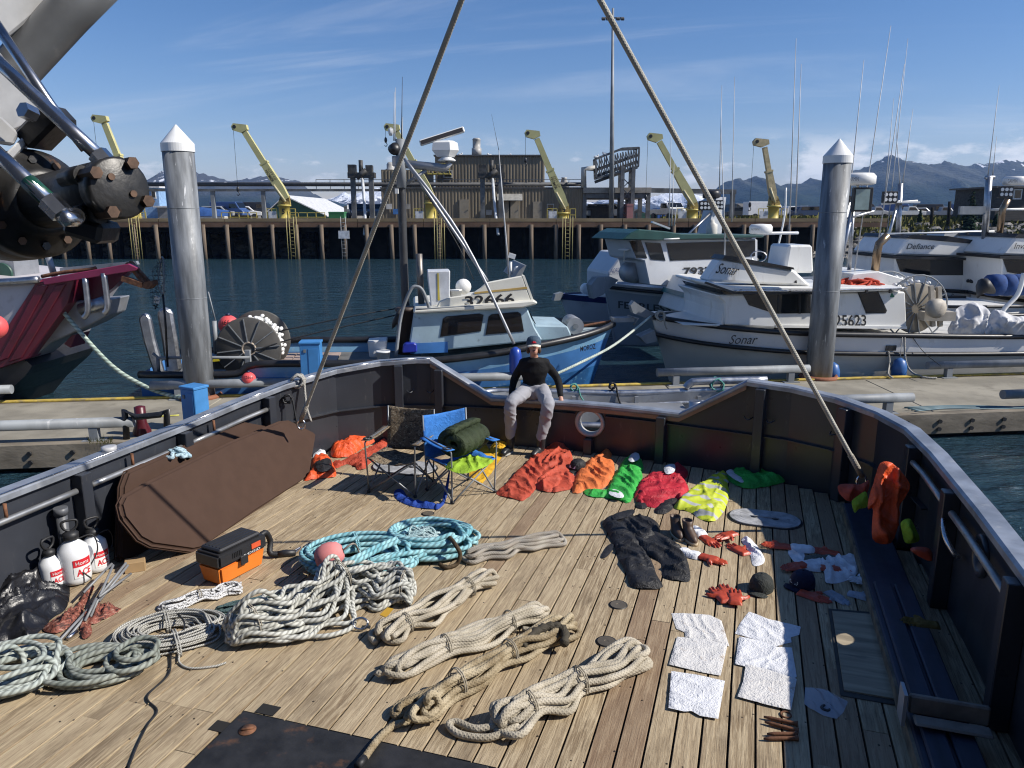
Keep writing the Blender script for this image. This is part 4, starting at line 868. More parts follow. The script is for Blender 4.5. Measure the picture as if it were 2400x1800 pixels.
shed('grey_house', 1722, 1745, 493, 131, 9, mat('grey green siding', (.17, .18, .15), .8), M_GROOF, 'grey gabled house joined left of the olive house', 'house', ridge=(1728, 478), wins=((1738, 497, .7, .9),))
shed('wood_house', 2340, 2440, 440, 84, 8, mat('dark weathered wood', (.06, .055, .048), .9, var=.3, stretch=(.2, 1, 2)), M_GROOF, 'dark weathered wooden building on the bank at right edge', 'house', roof='flat', over=.5, wins=((2385, 455, .9, 1.1),))
shed('small_hut', 1385, 1432, 486, 77.5, 3, mat('brown hut wall', (.13, .11, .085), .7), M_TRIM, 'small brown hut under the canopy', 'shed', roof='flat', wins=())
# ---- vehicles parked on the pier and the spit
def car(px, py, Y, L, col, label, kind='suv', rz=0.0, zb=None):
    q = pz(px, py, Y); zb = ZP+.02 if zb is None else zb; e = E('parked_car', (q.x, Y, zb), label, 'car', 'vehicles parked on the pier and the spit', rz)
    w = 1.8; m = mat('car paint '+str(col), col, .35, .1, var=.05, bmp=0); h = L/2
    prof = {'suv': [(-h, .45), (-h, 1.0), (-h*.85, 1.05), (-h*.7, 1.6), (h*.35, 1.65), (h*.6, 1.1), (h, .95), (h, .45)], 'pickup': [(-h, .55), (-h, 1.15), (-h*.15, 1.15), (-h*.1, 1.75), (h*.35, 1.75), (h*.55, 1.2), (h, 1.1), (h, .55)], 'van': [(-h, .5), (-h, 2.2), (h*.6, 2.2), (h*.85, 1.3), (h, 1.1), (h, .5)]}[kind]
    def add(mb, name, mt, **k): return mb.build(name, mt, e, local=True, **k)
    s = MB(); s.prism([(x, -w/2, z) for x, z in prof], (0, w, 0)); bd = add(s, 'body', m, bevel=.06)
    g = {'suv': [(-h*.64, 1.12), (-h*.58, 1.5), (h*.3, 1.52), (h*.5, 1.12)], 'pickup': [(-h*.05, 1.22), (-h*.03, 1.65), (h*.3, 1.65), (h*.47, 1.22)], 'van': [(h*.2, 1.4), (h*.2, 1.95), (h*.55, 1.95), (h*.75, 1.4)]}[kind]
    for sy in (-1, 1): s = MB(); s.prism([(x, sy*(w/2+.005)-.01, z) for x, z in g], (0, .02, 0)); add(s, 'side_window', M_GLASS)
    s = MB(); a, b_ = prof[-4 if kind != 'van' else -4], prof[-3]; s.prism([(lerp(a[0], b_[0], t)+.02, y, lerp(a[1], b_[1], t)+.02) for t, y in ((.1, -.75), (.85, -.8), (.85, .8), (.1, .75))], (.01, 0, .012)); add(s, 'windscreen', M_GLASS)
    for sx in (-.62, .62):
        for sy in (-1, 1):
            s = MB(); s.cyl((sx*h, sy*w/2-.12, .36), (sx*h, sy*w/2+.12, .36), .36, 14); add(s, 'wheel', M_BLACK)
    for sy in (-1, 1): s = MB(); s.box((h+.01, sy*.65, .85), (.04, .3, .18)); add(s, 'headlight', M_WPLAS)
cars = [(1568, 505, 80, 5.2, (.75, .75, .74), 'white pickup truck parked nose out beside the canopy', 'pickup', -1.25), (1418, 510, 79, 4.4, (.6, .6, .6), 'pale car parked under the canopy', 'suv', .3), (838, 505, 79, 4.6, (.02, .03, .05), 'dark car parked behind the left ice loader', 'suv', -1.3), (876, 503, 82, 4.6, (.25, .3, .36), 'grey blue car parked left of the brown plant door', 'suv', -1.4),
        (1735, 507, 105, 4.8, (.03, .035, .04), 'dark car with a white roof load below the olive house', 'suv', .2), (1790, 510, 100, 5, (.7, .7, .7), 'white van right of the olive house', 'van', .1), (1870, 512, 98, 5, (.65, .65, .66), 'white car left of the right piling', 'suv', .1), (1895, 512, 97, 4.8, (.03, .05, .1), 'dark blue car touching the right piling', 'suv', .1)]
for c in cars: car(c[0], c[1], c[2], c[3], c[4], c[5], c[6], c[7])
rnd = random.Random(21); cols = [(.6, .6, .6), (.03, .03, .035), (.3, .31, .33), (.35, .03, .03), (.05, .1, .25), (.65, .64, .6)]
words = ['first', 'second', 'third', 'fourth', 'fifth', 'sixth', 'seventh', 'eighth', 'ninth', 'tenth', 'eleventh', 'twelfth']
for i in range(12):
    car(1990+i*27, 508, 118+rnd.uniform(-3, 6), 4.7, cols[i % 6], f'{words[i]} vehicle from the left in the far row right of the right piling', ('suv', 'van', 'pickup')[i % 3], rnd.uniform(-.3, .3))
for i in range(4):
    car(510+i*30, 507, 100+i, 4.7, ((.3, .31, .33), (.05, .1, .25), (.6, .6, .6), (.04, .04, .045))[i], f'{words[i]} parked vehicle from the left between the left piling and the green warehouse', ('suv', 'van')[i % 2], rnd.uniform(-.3, .3))
# boat under a blue tarp
q = pz(488, 510, 92); e = E('tarped_boat', (q.x, 92, ZP), 'boat stored under a blue tarp right of the left piling', 'boat'); s = MB(); s.loft([[V((q.x+x, 92+y*w, ZP+z*h+.4)) for y, z in ((-1, 0), (-.7, .8), (0, 1.1), (.7, .8), (1, 0))] for x, w, h in ((-2.4, .3, .6), (-1, .9, 1.0), (1, 1, .8), (2.6, .7, .6))], closed=False); s.build('tarp', mat('blue tarp', (.04, .10, .28), .5), e); s = MB(); s.box((q.x, 92, ZP+.25), (4.2, 1.5, .4)); s.build('hull', M_WHITE, e, bevel=.1)
# ---- spruce trees
M_NEED = mat('spruce needles', (.020, .042, .022), .9, var=.5, vs=2, bmp=0, spec=.15); M_BARK = mat('bark', (.07, .05, .035), .95)
def spruce(px, pyb, pyt, Y, label, seed):
    rnd = random.Random(seed); b = pz(px, pyb, Y); t = pz(px, pyt, Y); H_ = t.z-b.z; e = E('spruce_tree', b, label, 'tree')
    s = MB(); s.cyl(b, b+V((0, 0, H_*.97)), H_*.025, 8, r2=.01); s.build('trunk', M_BARK, e); s = MB(); z = .1
    while z < .99:
        rad = H_*.26*(1-z)**.85*rnd.uniform(.75, 1.15)+.05; n = max(5, int(13*(1-z)+4))
        for k in range(n):
            a = rnd.uniform(0, 6.28); L_ = rad*rnd.uniform(.6, 1.1); droop = rnd.uniform(.1, .35); base = b+V((0, 0, z*H_)); d = V((math.cos(a), math.sin(a), 0)); sd_ = V((-d.y, d.x, 0))
            for j in range(5):
                f0 = (j+.3)/5; c = base+d*L_*f0-V((0, 0, droop*L_*f0)); wd = L_*.22*(1.15-f0)+.03
                for q in range(3):
                    o = V((rnd.uniform(-1, 1), rnd.uniform(-1, 1), rnd.uniform(-.7, .5)))*wd; s.add([c+o-sd_*wd, c+o+sd_*wd*.6+V((0, 0, rnd.uniform(-.1, .1))), c+o+d*wd*1.3-V((0, 0, wd*.5))], [(0, 1, 2)])
        z += .028
    s.build('crown', M_NEED, e)
spruce(2268, 560, 445, 80, 'large dark spruce tree on the bank at right', 1); spruce(2152, 545, 492, 84, 'small spruce tree left of the large one', 2); spruce(2330, 545, 500, 82, 'low bushy spruce beside the wooden building', 5)
for px, yt, w in ((2224, 470, .15), (2180, 485, .1), (2135, 488, .08), (2132, 483, .1)):
    pass
for px, yt, lab in ((2222, 472, 'thick dark post on the bank left of the large spruce'), (2182, 486, 'thin dark post on the bank beside the small spruce')):
    q, t = pz(px, 525, 82), pz(px+4, yt, 82); s = MB(); s.cyl(q, t, .16, 8); s.build('mooring_post', M_DARK, None, lab, 'post')
# ---- haze: the sea air between the harbour and the mountains
hz = MB(); hz.box((0, 1500, 105), (9000, 6000, 230))
mh = bpy.data.materials.new('sea haze'); mh.use_nodes = True; nt = mh.node_tree; nt.nodes.clear(); o_ = nt.nodes.new('ShaderNodeOutputMaterial'); pv_ = nt.nodes.new('ShaderNodeVolumePrincipled')
pv_.inputs['Color'].default_value = (.26, .50, 1.0, 1); pv_.inputs['Density'].default_value = .00012; pv_.inputs['Anisotropy'].default_value = .2; nt.links.new(pv_.outputs[0], o_.inputs['Volume'])
HZ = hz.build('haze', mh, kind='stuff', label='thin blue sea haze over the bay', cat='haze')

# ================================================================ BOATS
class Boat:
    """local frame: s towards the bow, t across (away from the viewer), z up; q() puts a surveyed photo point on a lengthwise plane t"""
    def __init__(s, name, org, head, label, cat='boat', group=None):
        s.o = V((org[0], org[1], 0)); s.h = V((math.cos(head), math.sin(head), 0)); c = V((-s.h.y, s.h.x, 0)); s.c = c if c.y > 0 else -c
        s.e = E(name, (org[0], org[1], ZW), label, cat, group); s.name = name
    def L(s, a, t, z): return s.o+s.h*a+s.c*t+V((0, 0, z))
    def q(s, px, py, t):
        r = ray(px, py); c0 = V((0, 0, CAMH)); k = (t-(c0-s.o).dot(s.c))/r.dot(s.c); return c0+r*k
    def loc(s, p): d = p-s.o; return d.dot(s.h), d.dot(s.c), p.z
    def part(s, mb, name, m, par=None, **k): return mb.build(name, m, par or s.e, **k)
    def slab(s, name, pts, t0, t1, m, par=None, bevel=0, mir=False, **k):     # outline traced on plane t0, extruded to t1
        mb = MB(); mb.prism([s.q(x, y, t0) for x, y in pts], s.c*(t1-t0)); return s.part(mb, name, m, par, bevel=bevel, **k)
    def pipe(s, name, pts, r, m, par=None, n=8, smooth=True):
        mb = MB(); P_ = [s.q(*p) for p in pts]; mb.tube(catmull(P_, 5) if smooth and len(P_) > 2 else P_, r, n); return s.part(mb, name, m, par)
    def hull(s, st, mats, zk=ZW-.35, rake=.5):
        """stations (s, half beam at rail, rail z, half beam at water, band z); the stem closes the bow"""
        mb = MB(); rings = []; rows = []
        L_ = st[-1][0]; st = [tuple(q) for q in st]
        for (a, hb, zr, hw, zb) in st:
            ring = []; k = max(0, 1-(L_-a)/2.5); rk = rake*k
            sh = lambda z: -rk*min(1, (zr-z)/max(.1, zr-ZW))
            for sg in (-1, 1):
                side = [(hb, zr), (lerp(hb, hw, .25), zb), (lerp(hb, hw, .6), lerp(zb, ZW, .5)), (hw, ZW), (hw*.75, zk)]
                if sg > 0: side = side[::-1]
                ring += [s.L(a+sh(z), sg*w, z) for w, z in side]
            rings.append(ring)
        n = len(rings[0]); base = len(mb.v)
        for i in range(len(rings)-1):
            for k in range(n-1):
                p = [rings[i][k], rings[i+1][k], rings[i+1][k+1], rings[i][k+1]]; row = min(k, n-2-k); mb.add(p, [(0, 1, 2, 3)], 0 if row == 0 else (1 if row == 1 else 2), True)
        mb.add(rings[0], [tuple(range(n))], 1); mb.add(rings[-1], [tuple(range(n-1, -1, -1))], 1)
        me = s.part(mb, 'hull', mats)
        bm = bmesh.new(); bm.from_mesh(me.data); bmesh.ops.remove_doubles(bm, verts=bm.verts, dist=.002); bmesh.ops.recalc_face_normals(bm, faces=bm.faces); bm.to_mesh(me.data); bm.free()
        s.st = st; return me
    def rail(s, name, m, r, dz=0, sides=(-1, 1), par=None, i0=0, i1=None, row=0, out=0):
        for sg in sides:
            pts = []
            for (a, hb, zr, hw, zb) in s.st[i0:i1]:
                w, z = ((hb, zr) if row == 0 else (lerp(hb, hw, .25), zb)); pts.append(s.L(a, sg*(w+out), z+dz))
            mb = MB(); mb.tube(catmull(pts, 4), r, 8); s.part(mb, name, m, par)
    def deck(s, m, dz=-.25, i0=0, i1=None, inset=.06, name='deck'):
        mb = MB(); mb.loft([[s.L(a, -max(.02, hb-inset), zr+dz), s.L(a, max(.02, hb-inset), zr+dz)] for (a, hb, zr, hw, zb) in s.st[i0:i1]], closed=False, sm=False); return s.part(mb, name, m)
    def antenna(s, x0, y0, x1, y1, t, r=.012, m=None, name='whip_antenna', par=None):
        r *= .7; m = m or mat('grey whip', (.42, .43, .44), .5); mb = MB(); a, b = s.q(x0, y0, t), s.q(x1, y1, t); mb.tube([a, lerp(a, b, .35), b], r, 6, rs=[r*1.4, r*1.1, r*.45]); return s.part(mb, name, m or M_WPLAS, par)
    def txt(s, w, quad, t, m=M_INK, par=None, **k): return text(w, [s.q(x, y, t) for x, y in quad], m, par or s.e, **k)
def local_dome(b, px, py, t, r, h, name='radar_dome', par=None):
    c = b.q(px, py, t); mb = MB(); mb.lathe([(r*.85, -h/2), (r, -h*.4), (r, h*.25), (r*.85, h*.5), (.05, h*.55)], c, n=20); return b.part(mb, name, M_WPLAS, par)
def flood(b, px, py, t, w=.34, par=None):
    c = b.q(px, py, t); mb = MB(); mb.box(c, (w, .12, w*.75)); f = b.part(mb, 'flood_light', M_BLKP, par, bevel=.015)
    for i in range(3):
        for j in range(2):
            mb = MB(); mb.cyl(c+V(((i-1)*w*.3, -.062, (j-.5)*w*.33)), c+V(((i-1)*w*.3, -.075, (j-.5)*w*.33)), w*.12, 10); b.part(mb, 'lamp', M_WPLAS, f)

# ---------------------------------------------------------------- blue gillnetter
M_LBLU = mat('weathered light blue paint', (.20, .40, .60), .5, var=.12, vs=2, dirt=(.42, .50, .54), dsc=5, damt=(.55, .75))
M_HBLU = mat('bright blue hull paint', (.06, .19, .46), .42, var=.18, vs=1.5, dirt=(.22, .34, .5), dsc=4, damt=(.6, .75))
M_DBLU = mat('deep blue bottom paint', (.02, .10, .26), .5, var=.3, vs=3, dirt=(.10, .25, .42), dsc=9, damt=(.56, .64))
M_CABB = mat('chalky pale blue cabin paint', (.33, .44, .50), .55, var=.12, vs=2, bmp=.12, bs=20, dirt=(.17, .21, .24), dsc=6, damt=(.58, .72))
M_CREAM = mat('cream white paint', (.68, .66, .58), .45, var=.06, vs=2, dirt=(.5, .38, .2), dsc=3, damt=(.62, .76))
b = Boat('fishing_boat', (-2.6, 16.35), .125, 'weathered light blue fishing boat with net drum and tall mast')
st = []
for a, hb, zr, hw, zb in ((-4.85, 1.30, -.02, 1.2, -.22), (-4, 1.42, -.02, 1.3, -.22), (-3.0, 1.45, -.02, 1.35, -.22), (-2.6, 1.46, .16, 1.36, -.1), (-1, 1.48, .14, 1.36, -.14), (.6, 1.48, .14, 1.3, -.16), (2.0, 1.42, .25, 1.15, -.06), (3.0, 1.22, .37, .8, .06), (3.9, .86, .47, .45, .17), (4.55, .42, .56, .15, .27), (4.9, .05, .62, .02, .33)): st.append((a, hb, zr, hw, zb))
b.hull(st, [M_LBLU, M_HBLU, M_DBLU]); b.rail('rub_rail', M_BLKP, .075, 0); b.deck(mat('grey work deck', (.12, .12, .115), .8), -.28, 0, 6, name='work_deck'); b.deck(mat('chalky pale foredeck', (.33, .40, .42), .7), -.05, 5, None, name='foredeck')
b.txt('MOROZ', [(1360, 824), (1396, 817), (1396, 805), (1360, 812)], -.93, bold=.02)
# cabin and flying bridge
T0 = -1.18
cab = b.slab('cabin', [(958, 829), (1272, 798), (1254, 768), (1236, 722), (1224, 718), (970, 733), (960, 800)], T0, -T0, M_CABB, bevel=.03)
for w in ([(1034, 786), (1125, 774), (1131, 740), (1122, 737), (1048, 743), (1040, 748)], [(1140, 781), (1226, 774), (1219, 737), (1212, 733), (1154, 738), (1147, 743)]):
    cx_ = sum(p[0] for p in w)/len(w); cy_ = sum(p[1] for p in w)/len(w); f = b.slab('window_gasket', [(cx_+(x-cx_)*1.05, cy_+(y-cy_)*1.12) for x, y in w], T0-.012, T0+.02, M_BLACK, cab); b.slab('window_pane', w, T0-.02, T0-.005, glass('brownish window glass', (.022, .018, .016)), f)
mb = MB(); a0, a1, a2, a3 = b.q(1237, 724, T0), b.q(1252, 768, T0), b.q(1254, 769, T0), b.q(1239, 725, T0)
for k in range(3):
    t0, t1 = k*.74+.1, k*.74+.68; o = b.h*.03; mb = MB(); mb.prism([a0+b.c*t0+o+V((0, 0, -.06)), a0+b.c*t1+o+V((0, 0, -.06)), a1+b.c*t1+o+V((0, 0, .06)), a1+b.c*t0+o+V((0, 0, .06))], b.h*.02); b.part(mb, 'windscreen', M_GLASS, cab)
b.slab('lower_panel', [(962, 829), (1050, 826), (1049, 801), (964, 805)], T0-.006, T0+.01, M_HBLU, cab)
rf = b.slab('cabin_roof', [(968, 735), (1225, 722), (1258, 714), (1261, 708), (1250, 704), (970, 726)], T0-.12, -T0+.12, M_CREAM, bevel=.03)
b.pipe('grab_rail', [(975, 725, T0-.1), (1080, 719, T0-.1), (1150, 715, T0-.1), (1218, 712, T0-.1)], .016, M_GALV, rf)
fb = b.slab('flybridge', [(1022, 722), (1246, 706), (1237, 684), (1224, 646), (1140, 662), (1126, 675), (1104, 690), (1052, 697), (1030, 706)], T0+.05, T0+.12, M_CREAM, bevel=.02); b.slab('flybridge_far_side', [(1022, 722), (1246, 706), (1237, 684), (1224, 646), (1140, 662), (1126, 675), (1104, 690), (1052, 697), (1030, 706)], -T0-.12, -T0-.05, M_CREAM, fb)
pf = [b.q(1246, 706, T0+.05), b.q(1224, 646, T0+.05)]; mb = MB(); wd = b.c*(-2*T0-.1); mb.prism([pf[0], pf[1], pf[1]+wd, pf[0]+wd], b.h*.05); b.part(mb, 'flybridge_front', M_CREAM, fb)
b.slab('wind_deflector', [(1205, 652), (1222, 648), (1234, 622), (1230, 622), (1217, 634)], T0+.2, -T0-.2, M_GALV, fb)
b.slab('stripe', [(1112, 689), (1236, 677), (1235, 672), (1112, 685)], T0+.042, T0+.055, mat('ochre stripe', (.45, .30, .09), .6), fb)
b.txt('32666', [(1090, 719), (1206, 713), (1205, 687), (1089, 694)], T0+.035, par=fb, bold=.025)
# fore deck trunk and windlass
b.slab('trunk', [(1252, 800), (1340, 794), (1338, 781), (1330, 764), (1252, 762)], -.75, .75, M_CABB, bevel=.03)
c = b.q(1348, 764, -.32); mb = MB(); mb.cyl(c-b.c*.05, c+b.c*.6, .185, 24); wl = b.part(mb, 'windlass', M_ALUM); mb = MB(); mb.cyl(c-b.c*.07, c-b.c*.05, .06, 14); b.part(mb, 'hub', M_GALV, wl)
mb = MB(); mb.tube(catmull([b.L(4.0, 0, .55), b.L(4.5, .05, .62), b.L(4.9, .05, .68)], 6), .03, 6); b.part(mb, 'anchor_chain', M_RUST)
mb = MB(); mb.box(b.L(5.12, 0, .72), (.5, .22, .1), .125); mb.tube([b.L(5.35, -.12, .6), b.L(5.45, -.12, .75), b.L(5.2, -.12, .82)], .02, 6); b.part(mb, 'bow_roller', M_GALV, kind='stuff')
# flybridge gear
mb = MB(); mb.sphere(b.q(1086, 672, -.3), .17, 16); b.part(mb, 'white_float', M_WPLAS, fb)
mb = MB(); c = b.q(1068, 690, -.6); mb.lathe([(.1, 0), (.13, .22), (.14, .22), (.14, .24)], c-V((0, 0, .14)), n=16); b.part(mb, 'white_bucket', M_WPLAS, fb)
b.slab('deck_locker', [(1010, 718), (1054, 716), (1055, 634), (1001, 635), (1003, 660)], -.85, -.3, mat('pale grey locker', (.55, .57, .6), .45), bevel=.02); b.slab('ratchet_strap', [(1026, 704), (1031, 704), (1028, 640), (1025, 640)], -.862, -.852, mat('yellow strap', (.5, .4, .06), .7))
for y0, y1, r in ((712, 595, .07),): b.pipe('exhaust_stack', [(988, y0, -.3), (982, y1, -.3)], r, mat('sooty stainless', (.22, .2, .18), .45, .7))
b.pipe('spot_light_post', [(1196, 652, -.3), (1197, 612, -.3)], .03, M_WPLAS, fb); mb = MB(); mb.box(b.q(1200, 600, -.3), (.15, .1, .1), Matrix.Rotation(.3, 3, 'Y')); b.part(mb, 'spot_light', M_WPLAS, fb)
mb = MB(); mb.lathe([(.03, -.12), (.06, -.05), (.06, .06), (.02, .09)], b.q(1212, 634, -.4), n=12); b.part(mb, 'compass', M_WPLAS, fb)
b.antenna(1193, 650, 1169, 352, -.2, .022); b.antenna(1169, 352, 1152, 268, -.2, .006, M_BLACK)
# mast
mst = b.pipe('mast', [(955, 800, -.1), (946, 600, -.1), (938, 330, -.1)], .085, mat('dark stained mast', (.05, .05, .052), .5, .2, var=.4, dirt=(.2, .2, .2), dsc=5, stretch=(1, 1, .3)), n=12)
b.pipe('mast_top', [(941, 440, -.15), (938, 326, -.15)], .10, M_GALV, mst)
b.pipe('radar_arm', [(944, 384, -.12), (1045, 394, -.12), (1052, 380, -.12)], .085, M_ALUM, mst, smooth=False); b.pipe('arm_brace', [(950, 432, -.12), (1000, 398, -.12)], .035, M_ALUM, mst)
c = b.q(1047, 378, -.12); mb = MB(); mb.lathe([(.18, 0), (.19, .02), (.08, .1), (.08, .2)], c, n=18); pe = b.part(mb, 'radar_pedestal', M_WPLAS, mst)
mb = MB(); k = b.q(1044, 349, -.12); mb.loft([[k+V((x*.27*w, y*.17*w, z)) for x, y in ((-1, -.7), (.4, -1), (1, -.3), (1, .7), (-.3, 1), (-1, .4))] for w, z in ((.65, -.16), (1.0, -.03), (.92, .12), (.6, .16))], caps=True, sm=False); b.part(mb, 'radar_gearbox', M_WPLAS, pe)
mb = MB(); a, d = b.q(984, 336, -.12), b.q(1088, 303, -.12); mb.bar(a, d, .12, .11, up=(0, 1, 0)); sc_ = b.part(mb, 'radar_scanner', M_WPLAS, pe, bevel=.02); n = V((0, -1, 0)); up = V((-.3, 0, .95)); f = lambda t, o: lerp(a, d, t)+n*.066+(d-a).normalized().cross(V((0, 1, 0))).normalized()*(-o)
mb = MB(); mb.add([f(.03, -.04), f(.97, -.04), f(.97, .04), f(.03, .04)], [(0, 1, 2, 3)]); b.part(mb, 'scanner_face', mat('dark scanner face', (.04, .035, .035), .5), sc_)
for x, y0, y1, t in ((923, 330, 215, -.1), (926, 330, 205, .05), (941, 330, 180, -.2), (942, 330, 274, .1)): b.antenna(x, y0, x+1 if x < 940 else x+2, y1, t, .012, M_BLKP if x == 941 else None)
mb = MB(); mb.lathe([(.03, 0), (.05, .05), (.05, .13), (.01, .16)], b.q(916, 318, -.1), n=10); b.part(mb, 'anchor_lamp', M_WPLAS, mst); mb = MB(); mb.lathe([(.03, .12), (.1, .1), (.13, -.02), (.02, -.03)], b.q(924, 350, -.2), (.3, -.5, .3), n=14); b.part(mb, 'deck_lamp', M_BLKP, mst)
mb = MB(); mb.box(b.q(928, 378, -.15), (.14, .14, .2)); b.part(mb, 'junction_box', M_ALUM, mst, bevel=.01); mb = MB(); mb.box(b.q(930, 448, -.25), (.07, .07, .1)); b.part(mb, 'camera_lamp', M_WPLAS, mst)
# two trolling poles down to the rail
for p in (((950, 376, -.5), (1130, 640, -.9), (1131, 645, -.9)), ((948, 372, -.6), (1085, 560, -1.2), (1205, 806, -1.62))):
    b.pipe('trolling_pole', p, .032, M_ALUM)
b.pipe('rigging_wire', [(952, 380, -.5), (1065, 560, -.8), (1110, 655, -.9)], .008, M_BLACK)
# blue fender hung at the rail beside the seated person
c = b.q(1208, 850, -1.64); mb = MB(); mb.lathe([(.03, .32), (.10, .27), (.125, .15), (.125, -.15), (.10, -.27), (.03, -.32)], c, n=18); mb.build('fender', mat('royal blue vinyl', (.02, .06, .33), .3, var=.08, bmp=0), None, 'royal blue fender hanging beside the seated person', 'fender')
# arched pipe davit and barrel
b.pipe('davit_arch', [(928, 835, -1.2), (940, 740, -1.2), (962, 680, -1.2), (978, 672, -1.2), (992, 684, -1.2), (1008, 728, -1.2)], .035, M_GALV)
c = b.q(953, 790, -.6); mb = MB(); mb.lathe([(.2, -.35), (.2, .55), (.22, .55), (.22, .62), (.19, .64)], c, n=20); b.part(mb, 'brown_barrel', mat('dark brown barrel', (.05, .035, .028), .6, dirt=(.12, .08, .05)))
mb = MB(); mb.loft([[b.q(920+dx, 752+dy, -.9)+V((0, w*math.cos(a), w*math.sin(a))) for a in [i*.785 for i in range(8)]] for dx, dy, w in ((0, 10, .08), (12, -10, .14), (25, -30, .05))], caps=True); b.part(mb, 'canvas_bundle', M_BLACK)
# loose gear on the work deck, each its own thing
def gearbox(nm, pts, t0, t1, m, label, cat): 
    mb = MB(); mb.prism([b.q(x, y, t0) for x, y in pts], b.c*(t1-t0)); return mb.build(nm, m, None, label, cat, bevel=.02)
gearbox('cooler', [(866, 838), (904, 838), (907, 797), (861, 800)], -1.0, -.55, mat('white cooler plastic', (.6, .6, .59), .5), 'white cooler box standing on the fishing boat deck', 'cooler')
mb = MB(); c = b.q(898, 830, -1.15); mb.lathe([(.12, -.15), (.14, .04), (.15, .04), (.15, .07), (.13, .07)], c, n=18); mb.build('bucket', M_WPLAS, None, 'white bucket beside the cooler on the fishing boat', 'bucket')
gearbox('fuel_can', [(943, 828), (978, 826), (977, 808), (970, 804), (950, 805), (944, 811)], -1.3, -1.05, mat('deep blue plastic', (.015, .03, .30), .4, bmp=0), 'deep blue fuel can on the fishing boat side deck', 'fuel can')
mb = MB(); 
for k in range(6):
    p0, p1 = b.L(-3.0+k*.33, -.7, -.06), b.L(-3.0+k*.33, .9, -.06); mb = MB(); mb.bar(p0, p1, .3, .03); b.part(mb, 'hatch_board', mat('pinkish hatch plywood', (.33, .25, .21), .8, dirt=(.2, .14, .1)))
# net drum
c = b.q(583, 818, -1.0); dr = E('net_drum', c, 'grey spoked net drum wound with white float line on the fishing boat stern', 'net drum')
for t in (0, 1.15):
    mb = MB(); mb.lathe([(.05, 0), (.62, 0), (.64, .015), (.62, .03), (.05, .03)], c+b.c*t, b.c, n=40); fl = mb.build('flange', mat('grey painted drum plate', (.095, .09, .082), .6, .2, dirt=(.1, .09, .08), dsc=4), dr)
    for k in range(12):
        a = 2*math.pi*k/12+.1; u = b.h*math.cos(a)+V((0, 0, math.sin(a))); o = c+b.c*(t-.012 if t == 0 else t+.04); mb = MB(); mb.bar(o+u*.14, o+u*.61, .018, .02, up=b.c); mb.build('spoke', M_GALV, fl)
    mb = MB(); mb.tube([c+b.c*t+(b.h*math.cos(a)+V((0, 0, math.sin(a))))*.13 for a in [i*.3307 for i in range(19)]], .022, 6, closed=True); mb.build('hub_ring', mat('pale hub', (.4, .33, .26), .5), fl)
mb = MB(); mb.cyl(c+b.c*.04, c+b.c*1.14, .45, 28); mb.build('wound_net', mat('wound grey net', (.22, .24, .22), .9, var=.4, vs=30, bmp=.8, bs=60), dr)
mb = MB(); rnd = random.Random(6)
for k in range(130):
    a = rnd.uniform(-.6, 2.4); t = rnd.uniform(.1, 1.08); o = c+b.c*t+(b.h*math.cos(a)+V((0, 0, math.sin(a))))*rnd.uniform(.45, .55); mb.sphere(o, .07, 8, sc=(.6, 1.2, .6))
mb.build('float_line', M_WPLAS, dr, kind='stuff')
mb = MB(); mb.bar(c+b.c*-.12, c+b.c*-.12-V((0, 0, .75)), .1, .08); mb.bar(c+b.c*1.3, c+b.c*1.3-V((0, 0, .75)), .1, .08); mb.build('stand', M_GALV, dr, kind='stuff')
# stern guide horns: tall hollow aluminium shields
for tx, pts in ((-.9, [(362, 885), (335, 800), (324, 750), (326, 742), (333, 735), (342, 735), (350, 744), (362, 800), (384, 880)]), (-.2, [(388, 880), (378, 800), (367, 740), (369, 727), (380, 721), (392, 722), (402, 730), (414, 800), (424, 870)])):
    b.slab('stern_horn', pts, tx, tx+.16, M_ALU, bevel=.05)
b.pipe('stern_rail', [(358, 828, -1.25), (372, 839, -1.25), (480, 838, -1.25), (585, 838, -1.25)], .03, M_GALV, smooth=False); b.pipe('stern_post', [(372, 872, -1.25), (370, 838, -1.25)], .035, M_GALV)
b.pipe('upright_pipe', [(506, 830, -.6), (502, 752, -.6)], .05, M_GALV); b.pipe('boat_hook', [(505, 752, -.6), (488, 684, -.6)], .014, M_GALV)
b.slab('stern_gear', [(492, 866), (560, 866), (556, 838), (500, 838)], -.9, -.1, mat('oily machinery', (.06, .058, .055), .6)); b.slab('yellow_pad', [(497, 848), (518, 846), (516, 838), (500, 840)], -1.0, -.92, mat('yellow plastic', (.6, .5, .03), .5))
for p in (((660, 775, -1), (820, 742, -.8), (935, 722, -.5)), ((590, 825, -1.1), (700, 790, -.9), (930, 738, -.5))): b.pipe('rigging_line', p, .013, M_BLACK)
# dip net leaning at the stern
e = E('dip_net', b.q(394, 870, -1.3), 'long handled landing net with a white tag at the fishing boat stern', 'landing net'); mb = MB(); mb.tube([b.q(393, 860, -1.3), b.q(388, 760, -1.3), b.q(382, 690, -1.3)], .022, 8); mb.build('handle', M_BLKP, e)
hp = catmull([b.q(382, 690, -1.3), b.q(370, 668, -1.25), (b.q(376, 620, -1.2)), b.q(380, 602, -1.2), b.q(384, 620, -1.3), b.q(384, 690, -1.32)], 5); mb = MB(); mb.tube(hp, .012, 6); mb.build('hoop', M_GALV, e)
mb = MB(); N1, N2 = 12, 9
def np_(i, j):
    u = i/N1; a = lerp(b.q(376, 606, -1.2), b.q(368, 724, -1.2), u); w = math.sin(math.pi*min(1, u*1.05+.02))*24+2; q_ = b.q(0, 0, -1.2); return b.q(lerp(380, 366, u)-w*.9+w*1.5*(j/N2), lerp(606, 724, u), -1.2)+b.c*(.15*math.sin(j*2.1+i))
